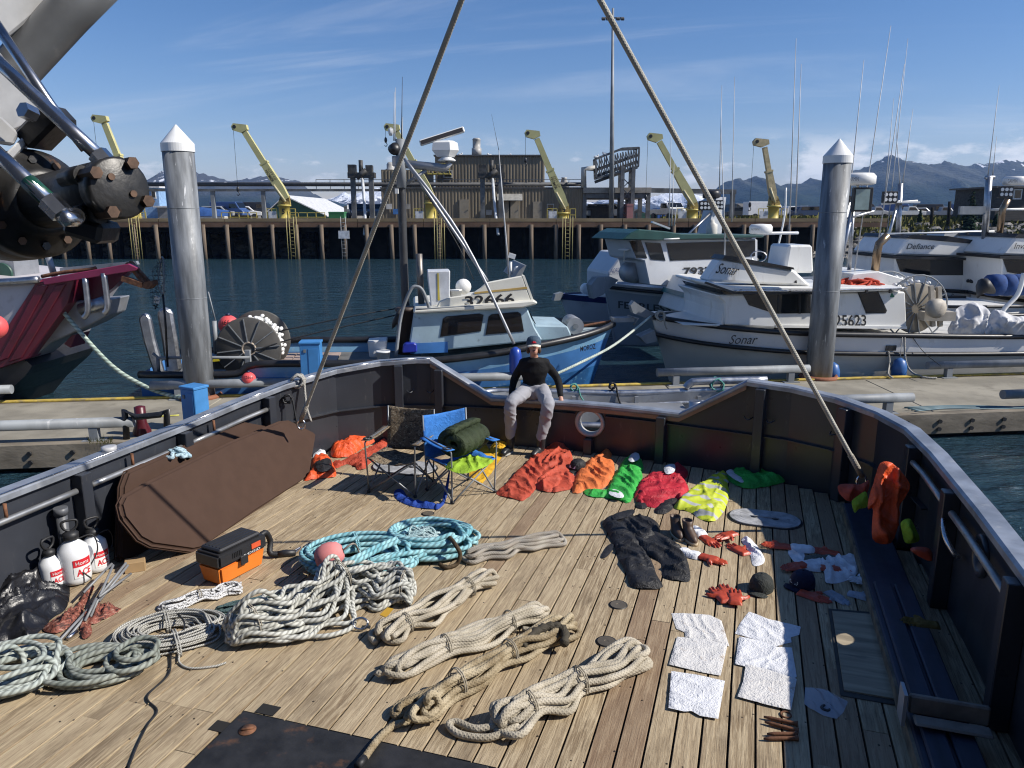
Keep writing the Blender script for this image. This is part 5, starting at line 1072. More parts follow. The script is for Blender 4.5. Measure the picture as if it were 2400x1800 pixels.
for i in range(N1):
    for j in range(N2): mb.tube([np_(i, j), np_(i+1, (j+1) if (i % 2) and j < N2 else j)], .0035, 4, caps=False); mb.tube([np_(i, j), np_(i, j+1)], .0035, 4, caps=False)
mb.build('mesh_bag', M_BLACK, e, kind='stuff'); mb = MB(); mb.box(b.q(368, 702, -1.22), (.1, .04, .14), Matrix.Rotation(.3, 3, 'Y')); mb.build('tag', M_WPLAS, e)
# buoys
M_PINK = mat('coral pink buoy vinyl', (.75, .10, .10), .45, var=.1, vs=3, bmp=.03)
def buoy(c, r, label, word=None, squash=1.0, ax=(0, 0, 1)):
    e = E('buoy', c-V((0, 0, r)), label, 'buoy'); s = MB(); s.lathe([(r*math.sin(math.pi*i/14)*(1 if i < 10 else 1-.02*(i-9)), r*squash*-math.cos(math.pi*i/14)) for i in range(15)], c, ax, n=24); bo = s.build('ball', M_PINK, e)
    s = MB(); s.lathe([(r*.22, -r*1.12), (r*.26, -r*.92)] if False else [(r*.26, r*.93), (r*.22, r*1.18), (r*.1, r*1.2)], c, ax, n=12); s.build('neck', mat('dark blue plug', (.015, .02, .06), .4), e)
    if word:
        def push(u, t, p): d = (p-c).normalized(); return c+d*(r*1.012)
        d = (V((0, 0, CAMH))-c); d.z = d.y*-.5; d.normalize(); x = V((0, 0, 1)).cross(d).normalized(); y = d.cross(x); k = r*.72; text(word, [c+d*r-x*k-y*k*.35, c+d*r+x*k-y*k*.35, c+d*r+x*k+y*k*.35, c+d*r-x*k+y*k*.35], mat('dark marker ink', (.05, .006, .01), .6), e, push=push)
buoy(b.q(536, 762, -.2), .21, 'large coral pink buoy marked 666 behind the net drum', '666 N'); buoy(b.q(583, 888, -1.62), .135, 'small coral pink buoy hanging at the blue hull below the net drum', '32666'); buoy(P(-14, 766, 12.2), .2, 'faded pink buoy at the left photo edge on the red boat')

# ---------------------------------------------------------------- aluminium skiff moored astern
SK = Boat('aluminium_skiff', (1.9, 10.85), .02, 'open aluminium skiff moored close behind the stern notch')
st = [(-2.5, .55, .26, .5, -.1), (-2.35, .85, .27, .75, -.1), (-1.9, .97, .27, .85, -.1), (0, 1.0, .22, .9, -.12), (1.4, 1.0, .27, .85, -.1), (2.0, .85, .31, .6, -.05), (2.4, .3, .36, .15, 0), (2.5, .03, .4, .02, 0)]
SK.hull(st, [M_ALUM, M_ALUM, M_ALUM], rake=.3); SK.rail('gunwale_pipe', M_ALU, .055); SK.rail('inner_rail', M_ALU, .03, -.17, out=-.05); SK.deck(mat('chequer floor', (.3, .31, .32), .5, .5), -.5, name='floor')
mb = MB(); mb.loft([[SK.L(a, hb-.04, zr), SK.L(a, hb-.06, zr-.5)] for (a, hb, zr, hw, zb) in st], closed=False); SK.part(mb, 'inner_lining', M_ALUM)
for a in (-2.0, -.9, .1, 1.1): mb = MB(); mb.box(SK.L(a, .9, -.02), (.06, .06, .42)); SK.part(mb, 'rib', M_ALUM)
mb = MB(); mb.box(SK.L(.3, .45, -.06), (1.0, .9, .3), -.06); SK.part(mb, 'thwart_box', M_ALUM, bevel=.02)
mb = MB(); mb.cyl(SK.L(.95, .55, -.3), SK.L(.95, .55, .2), .1, 16); SK.part(mb, 'bollard', M_ALU)
mb = MB(); mb.bar(SK.L(-.1, .2, .12), SK.L(.5, .1, .1), .05); mb.bar(SK.L(-.2, .4, .16), SK.L(.35, .1, .1), .04); mb.cyl(SK.L(-.4, .15, .0), SK.L(-.4, .15, .16), .05, 10); SK.part(mb, 'tow_gear', M_GALV, kind='stuff')
mb = MB(); mb.tube(catmull([SK.L(.9, 1.0, .3), SK.L(.98, 1.0, .38), SK.L(1.15, 1.0, .41), SK.L(2.2, 1.0, .43)], 5), .06, 10); SK.part(mb, 'push_knee', M_ALU)
M_TEAL = rope('teal rope', (.07, .26, .23), (.14, .36, .32))
def knot(c, r, rr, m, label, seed=1, tail=.2, name='rope_knot', cat='rope', n=3):
    rnd = random.Random(seed); pts = []
    for i in range(n*7): a = i*.95; pts.append(V(c)+V((math.cos(a)*r*rnd.uniform(.6, 1), math.sin(a*1.3)*r*.5, math.sin(a)*r*rnd.uniform(.6, 1))))
    pts.append(V(c)+V((.1, -.05, -tail*.6))); pts.append(V(c)+V((.15, -.06, -tail))); s = MB(); s.tube(catmull(pts, 5), rr, 6); s.build(name, m, None, label, cat)
knot(SK.q(1345, 908, .98), .07, .012, M_TEAL, 'teal rope knotted round the skiff rail right of the person', 1); knot(SK.q(1680, 900, .98), .12, .012, M_TEAL, 'teal rope coil tied on the skiff rail near the right end of the notch', 2); knot(SK.q(1435, 905, .98), .06, .014, M_BLACK, 'black line tied on the skiff rail in the middle of the notch', 3, .32); knot(SK.q(1158, 915, .98), .05, .010, mat('grey cord', (.35, .34, .32), .8), 'grey cord looped on the skiff rail left of the person', 4, .22)

# ---------------------------------------------------------------- red landing craft at left
RB = Boat('landing_craft', (-13.2, 16.2), -.02, 'red and grey landing craft with bow ramp raised at left')
M_MAR = mat('maroon boat paint', (.13, .012, .03), .35, var=.2, vs=1.5, bmp=.05, bs=5, dirt=(.05, .01, .015), dsc=2); M_PURP = mat('faded purple red paint', (.26, .03, .085), .4, var=.12); M_HG = mat('pale grey hull', (.50, .47, .48), .45, var=.08, vs=1, dirt=(.36, .33, .33), dsc=2)
RB.slab('hull_side', [(-260, 640), (-30, 662), (92, 658), (0, 800), (-60, 900), (-420, 960), (-420, 650)], -1.7, 1.7, M_HG)
RB.slab('hull_bottom', [(-60, 900), (0, 800), (75, 858), (60, 880), (0, 935), (-60, 1010), (-420, 1040), (-420, 955)], -1.62, .6, M_BLKP)
RB.slab('bow_flank', [(88, 656), (104, 664), (176, 650), (158, 712), (60, 842), (0, 863), (-40, 868), (-30, 838)], -1.75, -1.3, M_MAR, bevel=.01)
for off in (0, .42):
    RB.slab('pressed_rib', [(88+off*100, 668), (112+off*100, 668-off*8), (18+off*75, 840), (-8+off*60, 850)], -1.78, -1.75, M_MAR, bevel=.02)
RB.slab('far_flank', [(176, 650), (312, 624), (268, 672), (232, 700), (160, 714)], -1.3, -1.1, M_MAR)
RB.slab('purple_bulwark', [(97, 654), (300, 618), (322, 628), (318, 634), (104, 668)], -1.82, -1.70, M_PURP, bevel=.01); RB.slab('bulwark_far', [(140, 628), (318, 612), (322, 620), (140, 648)], -.6, -.5, M_ALUM)
RB.slab('belly_plate', [(60, 838), (158, 712), (172, 706), (262, 700), (252, 738), (205, 765), (120, 802), (75, 840)], -1.45, -.75, M_ALUM, bevel=.02)
RB.slab('ramp_lip', [(150, 806), (168, 786), (178, 784), (165, 815)], -1.3, -.8, M_MAR)
RB.pipe('ramp_guard', [(199, 652, -1.78), (206, 724, -1.78), (196, 745, -1.78)], .055, M_ALU); RB.pipe('ramp_guard', [(243, 640, -1.78), (252, 716, -1.78), (244, 734, -1.78)], .055, M_ALU)
RB.pipe('bow_roller', [(190, 726, -1.5), (246, 708, -1.5)], .12, M_ALU, n=16, smooth=False)
RB.pipe('gunwale_pipe', [(-300, 664, -1.78), (-20, 662, -1.78), (90, 655, -1.78)], .07, M_ALU)
RB.pipe('chain', [(98, 648, -1.6), (150, 638, -1.6), (205, 632, -1.6), (225, 628, -1.6)], .035, M_RUST); RB.pipe('stanchion', [(128, 648, -1.2), (112, 598, -1.2)], .07, M_ALUM, n=4)
RB.slab('winch_housing', [(-40, 655), (36, 655), (33, 625), (28, 590), (-10, 590), (-40, 600)], -.5, .3, M_ALUM); c = RB.q(2, 642, -.55); mb = MB(); mb.cyl(c, c+RB.c*.2, .22, 22); RB.part(mb, 'winch_drum', mat('dark green paint', (.02, .07, .05), .5))
RB.slab('wheelhouse', [(-420, 650), (-120, 655), (-110, 600), (-125, 540), (-420, 520)], -1.2, 1.2, M_HG)
e = E('anchor', RB.q(330, 660, -1.7), 'rusty anchor hanging over the bow of the red landing craft', 'anchor'); s = MB(); s.bar(RB.q(298, 616, -1.7), RB.q(345, 672, -1.7), .09, .05); s.bar(RB.q(305, 613, -1.6), RB.q(352, 664, -1.6), .09, .05); s.build('shank', M_RUST, e, kind='stuff'); s = MB(); s.bar(RB.q(288, 652, -1.75), RB.q(335, 668, -1.75), .12, .1); s.build('stock', M_RUST, e); s = MB(); s.prism([RB.q(328, 672, -1.8), RB.q(338, 662, -1.8), RB.q(354, 658, -1.8), RB.q(356, 668, -1.8), (RB.q(345, 678, -1.8))], RB.c*.25); s.build('fluke', M_RUST, e)

# ---------------------------------------------------------------- white gillnetter at right (script name on the bow)
S = Boat('white_fishing_boat', (10.6, 18.7), math.pi+.115, 'long white fishing boat with black rub rails lying along the dock at right')
M_BEIGE = mat('off white hull bottom', (.56, .53, .46), .4, var=.08, vs=1, dirt=(.33, .30, .24), dsc=1.6, damt=(.55, .8), stretch=(.5, 1, 1)); M_HWHT = mat('glossy white hull', (.70, .70, .70), .3, var=.05, vs=1, dirt=(.45, .42, .36), dsc=1.8, damt=(.62, .8))
st = [(-7, 1.75, .30, 1.7, -.1), (-1, 1.8, .32, 1.7, -.07), (2.1, 1.8, .40, 1.65, -.02), (4.3, 1.72, .47, 1.45, .04), (5.5, 1.5, .54, 1.05, .11), (6.4, 1.05, .60, .6, .17), (7.0, .5, .65, .22, .23), (7.35, .05, .68, .02, .28)]
S.hull(st, [M_HWHT, M_BEIGE, M_BEIGE]); S.rail('rub_rail', M_BLKP, .06, 0); S.rail('lower_rub_rail', M_BLKP, .05, 0, row=1, out=.02); S.deck(mat('pale deck paint', (.5, .49, .46), .6), -.06, name='deck')
S.txt('Sonar', [(1708, 806), (1776, 806), (1776, 785), (1708, 785)], -1.5, shear=.45)
T1 = -1.35
cab = S.slab('cabin', [(1816, 768), (1605, 760), (1698, 708), (1830, 735), (1845, 740)][:1]+[(1700, 762), (1698, 710), (1680, 692), (1740, 690), (2122, 684), (2126, 768)], T1, -T1, M_WHITE, bevel=.03)
S.slab('fore_trunk', [(1600, 762), (1816, 772), (1816, 735), (1698, 708), (1690, 760)], T1+.1, -T1-.1, M_WHITE, bevel=.03)
S.slab('window_band', [(1742, 690), (1900, 688), (1900, 734), (1816, 735), (1755, 715)], T1-.012, T1+.02, M_GLASS, cab); S.slab('front_window', [(1690, 680), (1742, 690), (1770, 718), (1710, 706)], T1+.06, -T1-.06, M_GLASS, cab)
S.slab('side_window', [(2013, 687), (2056, 684), (2076, 728), (2074, 731), (2032, 732)], T1-.015, T1+.02, M_GLASS, cab)
vz = S.slab('visor_roof', [(1650, 664), (1720, 688), (1905, 688), (2128, 680), (2128, 674), (1905, 674), (1720, 672), (1655, 658)], T1-.18, .45, M_WHITE, bevel=.02); S.slab('visor_edge', [(1650, 664), (1720, 689), (1905, 690), (1905, 685), (1720, 683), (1655, 660)], T1-.185, T1-.17, M_BLKP, vz)
fb = S.slab('flybridge', [(1655, 660), (1905, 672), (1862, 632), (1700, 606), (1692, 606)], T1+.15, -.65, M_WHITE, bevel=.06); S.slab('flybridge_coaming', [(1692, 608), (1862, 632), (1860, 627), (1730, 603), (1700, 598)], T1+.1, -.6, M_BLKP, fb)
S.slab('flybridge_far_half', [(1752, 666), (1905, 672), (1862, 632), (1775, 618)], -.66, -T1-.15, M_WHITE, fb, bevel=.06)
for x in (1822, 1872): S.slab('window_divider', [(x, 690), (x+5, 690), (x+5, 735), (x, 735)], T1-.02, T1, M_BLKP, cab)
S.pipe('roof_rail', [(1720, 682, T1-.2), (1800, 681, T1-.2), (1905, 681, T1-.2), (2020, 678, T1-.2), (2126, 675, T1-.2)], .015, M_SS, vz if False else cab)
for x in (1735, 1790, 1850, 1965, 2030, 2085): S.slab('rail_bracket', [(x, 687), (x+5, 687), (x+5, 679), (x, 679)], T1-.21, T1-.17, M_BLKP, cab)
S.slab('round_vent', [(1862, 662), (1867, 657), (1868, 664)], T1+.12, T1+.16, M_BLKP, fb); S.slab('green_sticker', [(2086, 697), (2091, 686), (2097, 696)], T1-.012, T1, mat('green sticker', (.02, .15, .08), .5), cab); S.slab('cabin_ledge', [(1820, 768), (2126, 771), (2126, 765), (1820, 762)], T1-.06, T1, M_WHITE, cab); S.slab('pane_trim', [(2010, 685), (2058, 682), (2079, 728), (2076, 734), (2030, 735)], T1-.008, T1, M_BLACK, cab)
S.txt('Sonar', [(1676, 640), (1728, 646), (1736, 622), (1684, 616)], T1+.14, par=fb, shear=.4)
S.txt('25623', [(1957, 766), (2030, 764), (2030, 737), (1957, 738)], T1-.02, par=cab, bold=.015)
S.slab('rear_house', [(1905, 676), (2125, 676), (2140, 660), (2060, 636), (2000, 642), (1985, 672)], -.6, 1.1, M_WHITE, bevel=.04)
S.slab('helm_seat_box', [(1838, 640), (1850, 574), (1905, 574), (1908, 640)], -.3, .7, M_WHITE, bevel=.05)
mb = MB(); c = S.q(1778, 601, -.4); mb.tube([c+V((.18*math.cos(a), .03*math.sin(a), .12*math.sin(a))) for a in [i*.3927 for i in range(16)]], .012, 6, closed=True); S.part(mb, 'steering_wheel', M_SS, fb)
mst = S.pipe('mast_leg', [(1940, 670, 0), (1990, 460, 0)], .09, M_ALU, n=10); S.pipe('mast_brace', [(1962, 655, -.4), (2002, 470, -.2)], .05, M_ALU, mst); S.pipe('mast_brace', [(1990, 640, .3), (2000, 470, .2)], .05, M_ALU, mst)
local_dome(S, 2008, 420, -.1, .42, .26, par=mst); S.pipe('dome_post', [(2012, 470, -.1), (2010, 432, -.1)], .03, M_WPLAS, mst); S.txt('GARMIN', [(1986, 424), (2012, 424), (2012, 415), (1986, 415)], -.56, M_INK, mst)
mb = MB(); c = S.q(2020, 468, -.3); mb.box(c, (.45, .15, .55)); fl = S.part(mb, 'search_light', M_BLKP, mst, bevel=.02); mb = MB(); mb.box(c+V((-.03, -.09, 0)), (.32, .02, .46)); S.part(mb, 'lens', mat('greenish lens', (.25, .33, .32), .2), fl)
S.pipe('exhaust', [(2050, 640, -.2), (2056, 590, -.2), (2060, 572, -.2), (2080, 552, -.2)], .10, mat('bronzed stainless', (.28, .2, .13), .3, .9), smooth=False)
S.pipe('cross_tree', [(1965, 518, -.1), (2048, 495, -.1)], .03, M_ALU, mst)
for x0, y0, x1, y1 in ((1990, 470, 2025, 140), (1700, 600, 1690, 300), (2002, 640, 2088, 60), (2060, 560, 2120, 150), (1865, 500, 1878, 150), (1850, 540, 1866, 90)): S.antenna(x0, y0, x1, y1, .2, .018)
M_ORNET = rope('orange net line', (.55, .07, .03), (.4, .05, .03))
def heap(c, rx, ry, h, m, n, r, label, name, cat, seed, kind=None):
    rnd = random.Random(seed); pts = []
    for i in range(n): a = rnd.uniform(0, 6.28); k = rnd.random()**.5; pts.append(V(c)+V((rx*k*math.cos(a), ry*k*math.sin(a), h*(1-k*k)*rnd.uniform(.5, 1)+r)))
    s = MB(); s.tube(catmull(pts, 6), r, 6); return s.build(name, m, None, label, cat, kind=kind)
heap(S.q(2012, 674, -.6), .62, .5, .22, M_ORNET, 60, .03, 'heap of orange net line on the white boat roof', 'net_heap', 'net', 3)
# net reel aft
c = S.q(2148, 722, -1.2); dr = E('net_reel', c, 'tan spoked net reel on the aft deck of the long white boat', 'net reel')
for t in (0, 1.2):
    mb = MB(); mb.lathe([(.05, 0), (.55, 0), (.58, .02), (.55, .04), (.05, .04)], c+S.c*t, S.c, n=36); fl = mb.build('flange', mat('tan reel paint', (.24, .21, .165), .6, dirt=(.2, .17, .13)), dr)
    for k in range(14):
        a = 2*math.pi*k/14; u = S.h*math.cos(a)+V((0, 0, math.sin(a))); mb = MB(); mb.bar(c+S.c*(t-.01)+u*.12, c+S.c*(t-.01)+u*.75, .022, .02, up=S.c); mb.build('spoke', M_GALV, fl)
    mb = MB(); mb.tube([c+S.c*t+(S.h*math.cos(a)+V((0, 0, math.sin(a))))*.75 for a in [i*.2417 for i in range(26)]], .018, 6, closed=True); mb.build('outer_ring', M_GALV, fl)
mb = MB(); rnd = random.Random(7)
for k in range(90): a = rnd.uniform(-.2, 3.2); o = c+S.c*rnd.uniform(.1, 1.1)+(S.h*math.cos(a)+V((0, 0, math.sin(a))))*rnd.uniform(.5, .66); mb.sphere(o, .07, 8, sc=(.7, 1.1, .7))
mb.build('float_line', M_WPLAS, dr, kind='stuff')
mb = MB(); q = S.q(2180, 720, -1.7); mb.lathe([(.1, 0), (.2, .1), (.22, .25), (.1, .3)], q, S.c*-1, n=16); mb.box(S.q(2195, 740, -1.5), (.7, .3, .2)); mb.bar(S.q(2186, 765, -1.4), S.q(2182, 670, -1.4), .09); mb.bar(S.q(2203, 765, -1.4), S.q(2200, 672, -1.4), .09); mb.build('drive_unit', mat('tan painted gear', (.4, .36, .3), .6, dirt=(.15, .12, .1)), dr, kind='stuff')
# white bulk bags aft
def blob(pts, voxel, smooth, name, m, label, cat, amp=.04, fr=5, seed=0, extra=None):
    s = MB()
    for c_, r_ in pts: s.sphere(c_, 1, 14, sc=r_ if isinstance(r_, tuple) else (r_,)*3)
    def dsp(p, n):
        f = noise.noise(p*fr*.7+V((seed, 0, 0))); q = p+V((noise.noise(p*3), noise.noise(p*3+V((5, 0, 0))), 0))*.1; g = max(0, 1-abs(noise.noise(q*fr*1.1+V((0, seed, 3))))*5); g2 = max(0, 1-abs(noise.noise(q*fr*2.4+V((seed, 2, 3))))*4); return p+n*(amp*f-amp*.8*g-amp*.35*g2)
    o = remesh(s, voxel, smooth, dsp); return o.build(name, m, None, label, cat)
M_BAG = mat('white woven bag', (.56, .56, .57), .7, var=.12, vs=3, bmp=.25, bs=10, bd=.02, dirt=(.3, .29, .28), dsc=5)
BAGS = True
# blue fenders and lines over the side
M_FBLU = mat('mid blue fender vinyl', (.04, .13, .36), .4, var=.1, bmp=0)
for px, py, lab in ((1950, 876, 'mid blue fender between the right piling and the white hull'), (2107, 866, 'mid blue fender hanging on the white hull beside the dock')):
    c = S.q(px, py, -1.95); mb = MB(); mb.lathe([(.03, .26), (.12, .2), (.16, .05), (.16, -.12), (.1, -.24), (.03, -.26)], c, n=18); mb.build('fender', M_FBLU, None, lab, 'fender', 'blue fenders of the white boat')
    mb = MB(); mb.tube([c+V((0, 0, .25)), S.q(px+(8 if px > 2000 else 8), 790, -1.86)], .008, 6); mb.build('fender_line', mat('grey cord', (.35, .34, .32), .8), None, lab.replace('mid blue fender', 'thin line above the fender'), 'line')
S.slab('scupper_port', [(2076, 822), (2100, 822), (2102, 810), (2078, 810)], -1.79, -1.77, M_BLKP)
M_GCORD = rope('grey mooring rope', (.32, .31, .28), (.42, .40, .36)); M_WGR = rope('white green mooring rope', (.40, .46, .40), (.55, .60, .52))
def line(pts, r, m, label, name='mooring_line'): s = MB(); s.tube(catmull(pts, 8), r, 7); s.build(name, m, None, label, 'rope')
line([S.q(2120, 782, -1.82), S.q(2122, 840, -1.9), S.q(2135, 870, -2.0), G(2165, 884, ZD+.03), G(2195, 886, ZD+.03)], .022, M_GCORD, 'grey mooring rope falling from the white boat onto the dock'); line([S.q(2082, 824, -1.82), S.q(2085, 850, -1.85), G(2082, 876, ZD+.1), G(2092, 886, ZD+.03)], .02, M_GCORD, 'short grey rope hanging from the scupper of the white boat'); line([S.q(2135, 785, -1.8), S.q(2165, 825, -1.95), G(2205, 858, ZD+.35)], .008, M_BLACK, 'thin dark line from the white boat to the mooring pipe')
line([S.q(1525, 742, -.3), P(1440, 808, 15.8), P(1360, 850, 15.0), P(1300, 878, 14.6)], .028, M_WGR, 'pale mooring line sagging from the white bow to the dock')
mb = MB(); mb.prism([S.q(x, y, -.12) for x, y in ((1478, 716), (1484, 734), (1520, 748), (1545, 752), (1540, 738), (1500, 716), (1486, 706))], S.c*.24); mb.build('bow_fairlead', M_GALV, S.e); knot(S.q(1548, 740, -.6), .12, .02, M_GCORD, 'grey ropes piled on the bow of the long white boat', 8, .3, n=5)
mb = MB(); mb.prism([S.q(x, y, -.2) for x, y in ((1500, 790), (1535, 775), (1540, 800), (1515, 806))], S.c*.4); mb.build('anchor', M_GALV, None, 'grey anchor hanging under the white bow', 'anchor')

# ---------------------------------------------------------------- green roofed boat
Fb = Boat('green_roof_boat', (8.2, 25.5), math.pi+.42, 'pale grey fishing boat with dark green cabin roof behind the white bow')
M_PGRY = mat('pale grey boat paint', (.50, .52, .55), .4, var=.06, vs=.8, dirt=(.4, .4, .4), dsc=1.5); M_GRF = mat('dark green roof paint', (.012, .05, .045), .35, var=.15)
st = [(-5, 1.8, .75, 1.7, .45), (0, 1.9, .75, 1.6, .5), (3.0, 1.85, .80, 1.3, .55), (4.4, 1.5, .88, .9, .62), (5.2, 1.0, .95, .5, .7), (5.75, .4, 1.0, .14, .77), (5.95, .04, 1.02, .02, .8)]
Fb.hull(st, [M_PGRY, mat('mid grey hull', (.30, .33, .37), .4, var=.06, vs=.8), mat('mid grey hull', (.3, .33, .37))]); Fb.rail('rub_rail', M_BLKP, .05, -.12); Fb.deck(M_PGRY, -.08)
T2 = -1.5
cab = Fb.slab('wheelhouse', [(1522, 668), (1566, 672), (1700, 672), (1775, 668), (1775, 560), (1545, 560), (1475, 558), (1488, 606), (1510, 612)], T2, -.1, M_PGRY, bevel=.03)
Fb.slab('wheelhouse_far_half', [(1600, 668), (1775, 662), (1775, 562), (1600, 562)], -.11, -T2, M_PGRY, cab)
for w in ([(1476, 565), (1502, 563), (1517, 605), (1492, 604)], [(1512, 568), (1548, 570), (1560, 611), (1526, 608)], [(1562, 570), (1697, 566), (1697, 606), (1572, 611)], [(1702, 566), (1770, 563), (1770, 600), (1702, 606)]): Fb.slab('window_pane', w, T2-.02, T2+.01, M_GLASS, cab)
Fb.slab('green_roof', [(1458, 562), (1545, 564), (1785, 557), (1792, 554), (1790, 550), (1600, 548), (1560, 542), (1498, 537), (1478, 546)], T2-.25, 0, M_GRF, bevel=.03); Fb.slab('green_roof_far_half', [(1590, 562), (1790, 556), (1790, 551), (1610, 549)], -.01, -T2+.25, M_GRF)
Fb.txt('79377', [(1602, 646), (1684, 643), (1684, 624), (1602, 627)], T2-.02, par=cab, bold=.02); text('FEARLESS', [Fb.q(1449, 722, -.62), Fb.q(1573, 733, -1.62), Fb.q(1573, 717, -1.68), Fb.q(1449, 705, -.68)], mat('dark grey lettering', (.04, .045, .05), .5), Fb.e, bold=.02)
b3 = Fb; mst = Fb.slab('radar_mast', [(1655, 556), (1690, 556), (1702, 462), (1680, 462)], -.25, .25, M_PGRY); mb = MB(); c = Fb.q(1668, 538, -.8); mb.lathe([(.14, -.25), (.17, -.2), (.17, .15), (.08, .22), (.06, .3)], c, n=16); mb.build('propane_tank', mat('dirty white tank', (.55, .53, .48), .5), None, 'dirty white propane tank on the green roof', 'gas tank')
local_dome(Fb, 1668, 456, 0, .28, .24, 'dark_dome', mst).data.materials[0] = M_BLKP
flood(Fb, 1652, 482, -.3, .38, mst); flood(Fb, 1682, 480, -.3, .38, mst); Fb.pipe('mast_brace', [(1610, 552, -.5), (1665, 500, -.2)], .035, M_ALU, mst)
local_dome(Fb, 1783, 537, -.5, .36, .3); Fb.txt('RAYMARINE', [(1761, 540), (1780, 540), (1780, 535), (1761, 535)], -.88); Fb.pipe('arch', [(1752, 600, -.6), (1765, 560, -.6), (1790, 548, -.6), (1870, 546, -.6)], .05, M_PGRY); Fb.pipe('arch_stay', [(1815, 615, -.6), (1838, 510, -.6), (1842, 440, -.6)], .03, M_WPLAS)
mb = MB(); c = Fb.q(1490, 640, -1.0); mb.lathe([(.05, 0), (.3, 0), (.3, .45), (.05, .45)], c, Fb.c, n=24); Fb.part(mb, 'bow_winch', M_ALUM); mb = MB(); mb.prism([Fb.q(x, y, -.7) for x, y in ((1386, 668), (1400, 650), (1430, 648), (1450, 656), (1415, 690), (1392, 700))], Fb.c*.3); mb.build('bow_anchor', M_GALV, Fb.e)
mb = MB(); c = Fb.q(1463, 588, -1.2); mb.lathe([(.02, -.3), (.02, 0), (.18, .02), (.16, .06), (.02, .09)], c, n=14); mb.build('satellite_dome', M_WPLAS, Fb.e); Fb.pipe('roof_grip', [(1515, 556, T2-.2), (1545, 559, T2-.2)], .02, M_WPLAS); Fb.pipe('roof_grip', [(1556, 561, T2-.26), (1592, 559, T2-.26)], .02, M_WPLAS)
for x0, y0, x1, y1 in ((1568, 530, 1573, 320), (1574, 530, 1580, 380), (1580, 530, 1586, 480), (1686, 445, 1692, 200), (1715, 520, 1722, 180)): Fb.antenna(x0, y0, x1, y1, -.4, .02)
mb = MB(); c = Fb.q(1548, 528, -1); mb.box(c, (.55, .3, .05), Matrix.Rotation(.35, 3, 'Y')); Fb.part(mb, 'solar_panel', M_WPLAS)
# navy edged boat behind it
N2_ = Boat('navy_edge_boat', (10.0, 29.5), math.pi+.25, 'white boat with navy gunwale poking out left of the green roofed boat')
st = [(2, 1.6, .1, 1.5, -.12), (5.2, 1.6, .12, 1.4, -.1), (6.8, 1.2, .17, .8, -.06), (7.9, .6, .22, .25, 0), (8.6, .05, .27, .02, .05)]
N2_.hull(st, [mat('navy gunwale paint', (.02, .03, .12), .4), M_PGRY, M_PGRY]); N2_.deck(M_PGRY, -.05); N2_.slab('cabin', [(1425, 640), (1460, 592), (1500, 592), (1530, 650), (1530, 680), (1425, 680)], -1.1, 1.1, M_PGRY, bevel=.05)
N2_.txt('NORDUS', [(1432, 640), (1460, 636), (1460, 626), (1432, 630)], -1.14, mat('blue lettering paint', (.03, .06, .22), .5)); N2_.slab('bow_roller', [(1298, 705), (1312, 704), (1324, 690), (1318, 685), (1302, 690)], -.15, .15, M_GALV); mb = MB(); c = N2_.q(1378, 678, -.4); mb.lathe([(.05, 0), (.2, 0), (.2, .3), (.05, .3)], c, N2_.c, n=20); N2_.part(mb, 'bow_winch', M_WPLAS)
# teal roofed boat between
TB = Boat('teal_trim_boat', (11.5, 22.2), math.pi+.15, 'small white boat with teal trim squeezed between the white and green roofed boats')
st = [(-3, 1.3, .5, 1.2, .2), (0, 1.3, .55, 1.1, .25), (2.0, 1.0, .65, .6, .35), (3.6, .3, .8, .08, .5), (3.9, .03, .85, .01, .55)]
TB.hull(st, [M_WHITE, M_WHITE, M_WHITE]); TB.rail('rub_rail', M_BLKP, .04); TB.deck(M_WHITE, -.05); cab = TB.slab('cabin', [(1600, 735), (1700, 735), (1700, 655), (1640, 655), (1618, 695)], -1, 1, M_WHITE, bevel=.03)
TB.slab('teal_band', [(1612, 700), (1700, 712), (1700, 700), (1618, 690)], -1.05, 1.05, mat('teal paint', (.02, .13, .16), .45), cab); TB.slab('window_pane', [(1640, 730), (1650, 715), (1692, 720), (1692, 728)], -1.02, -.99, M_GLASS, cab); TB.slab('window_pane', [(1606, 728), (1626, 706), (1640, 708), (1628, 730)], -1.02, -.99, M_GLASS, cab)

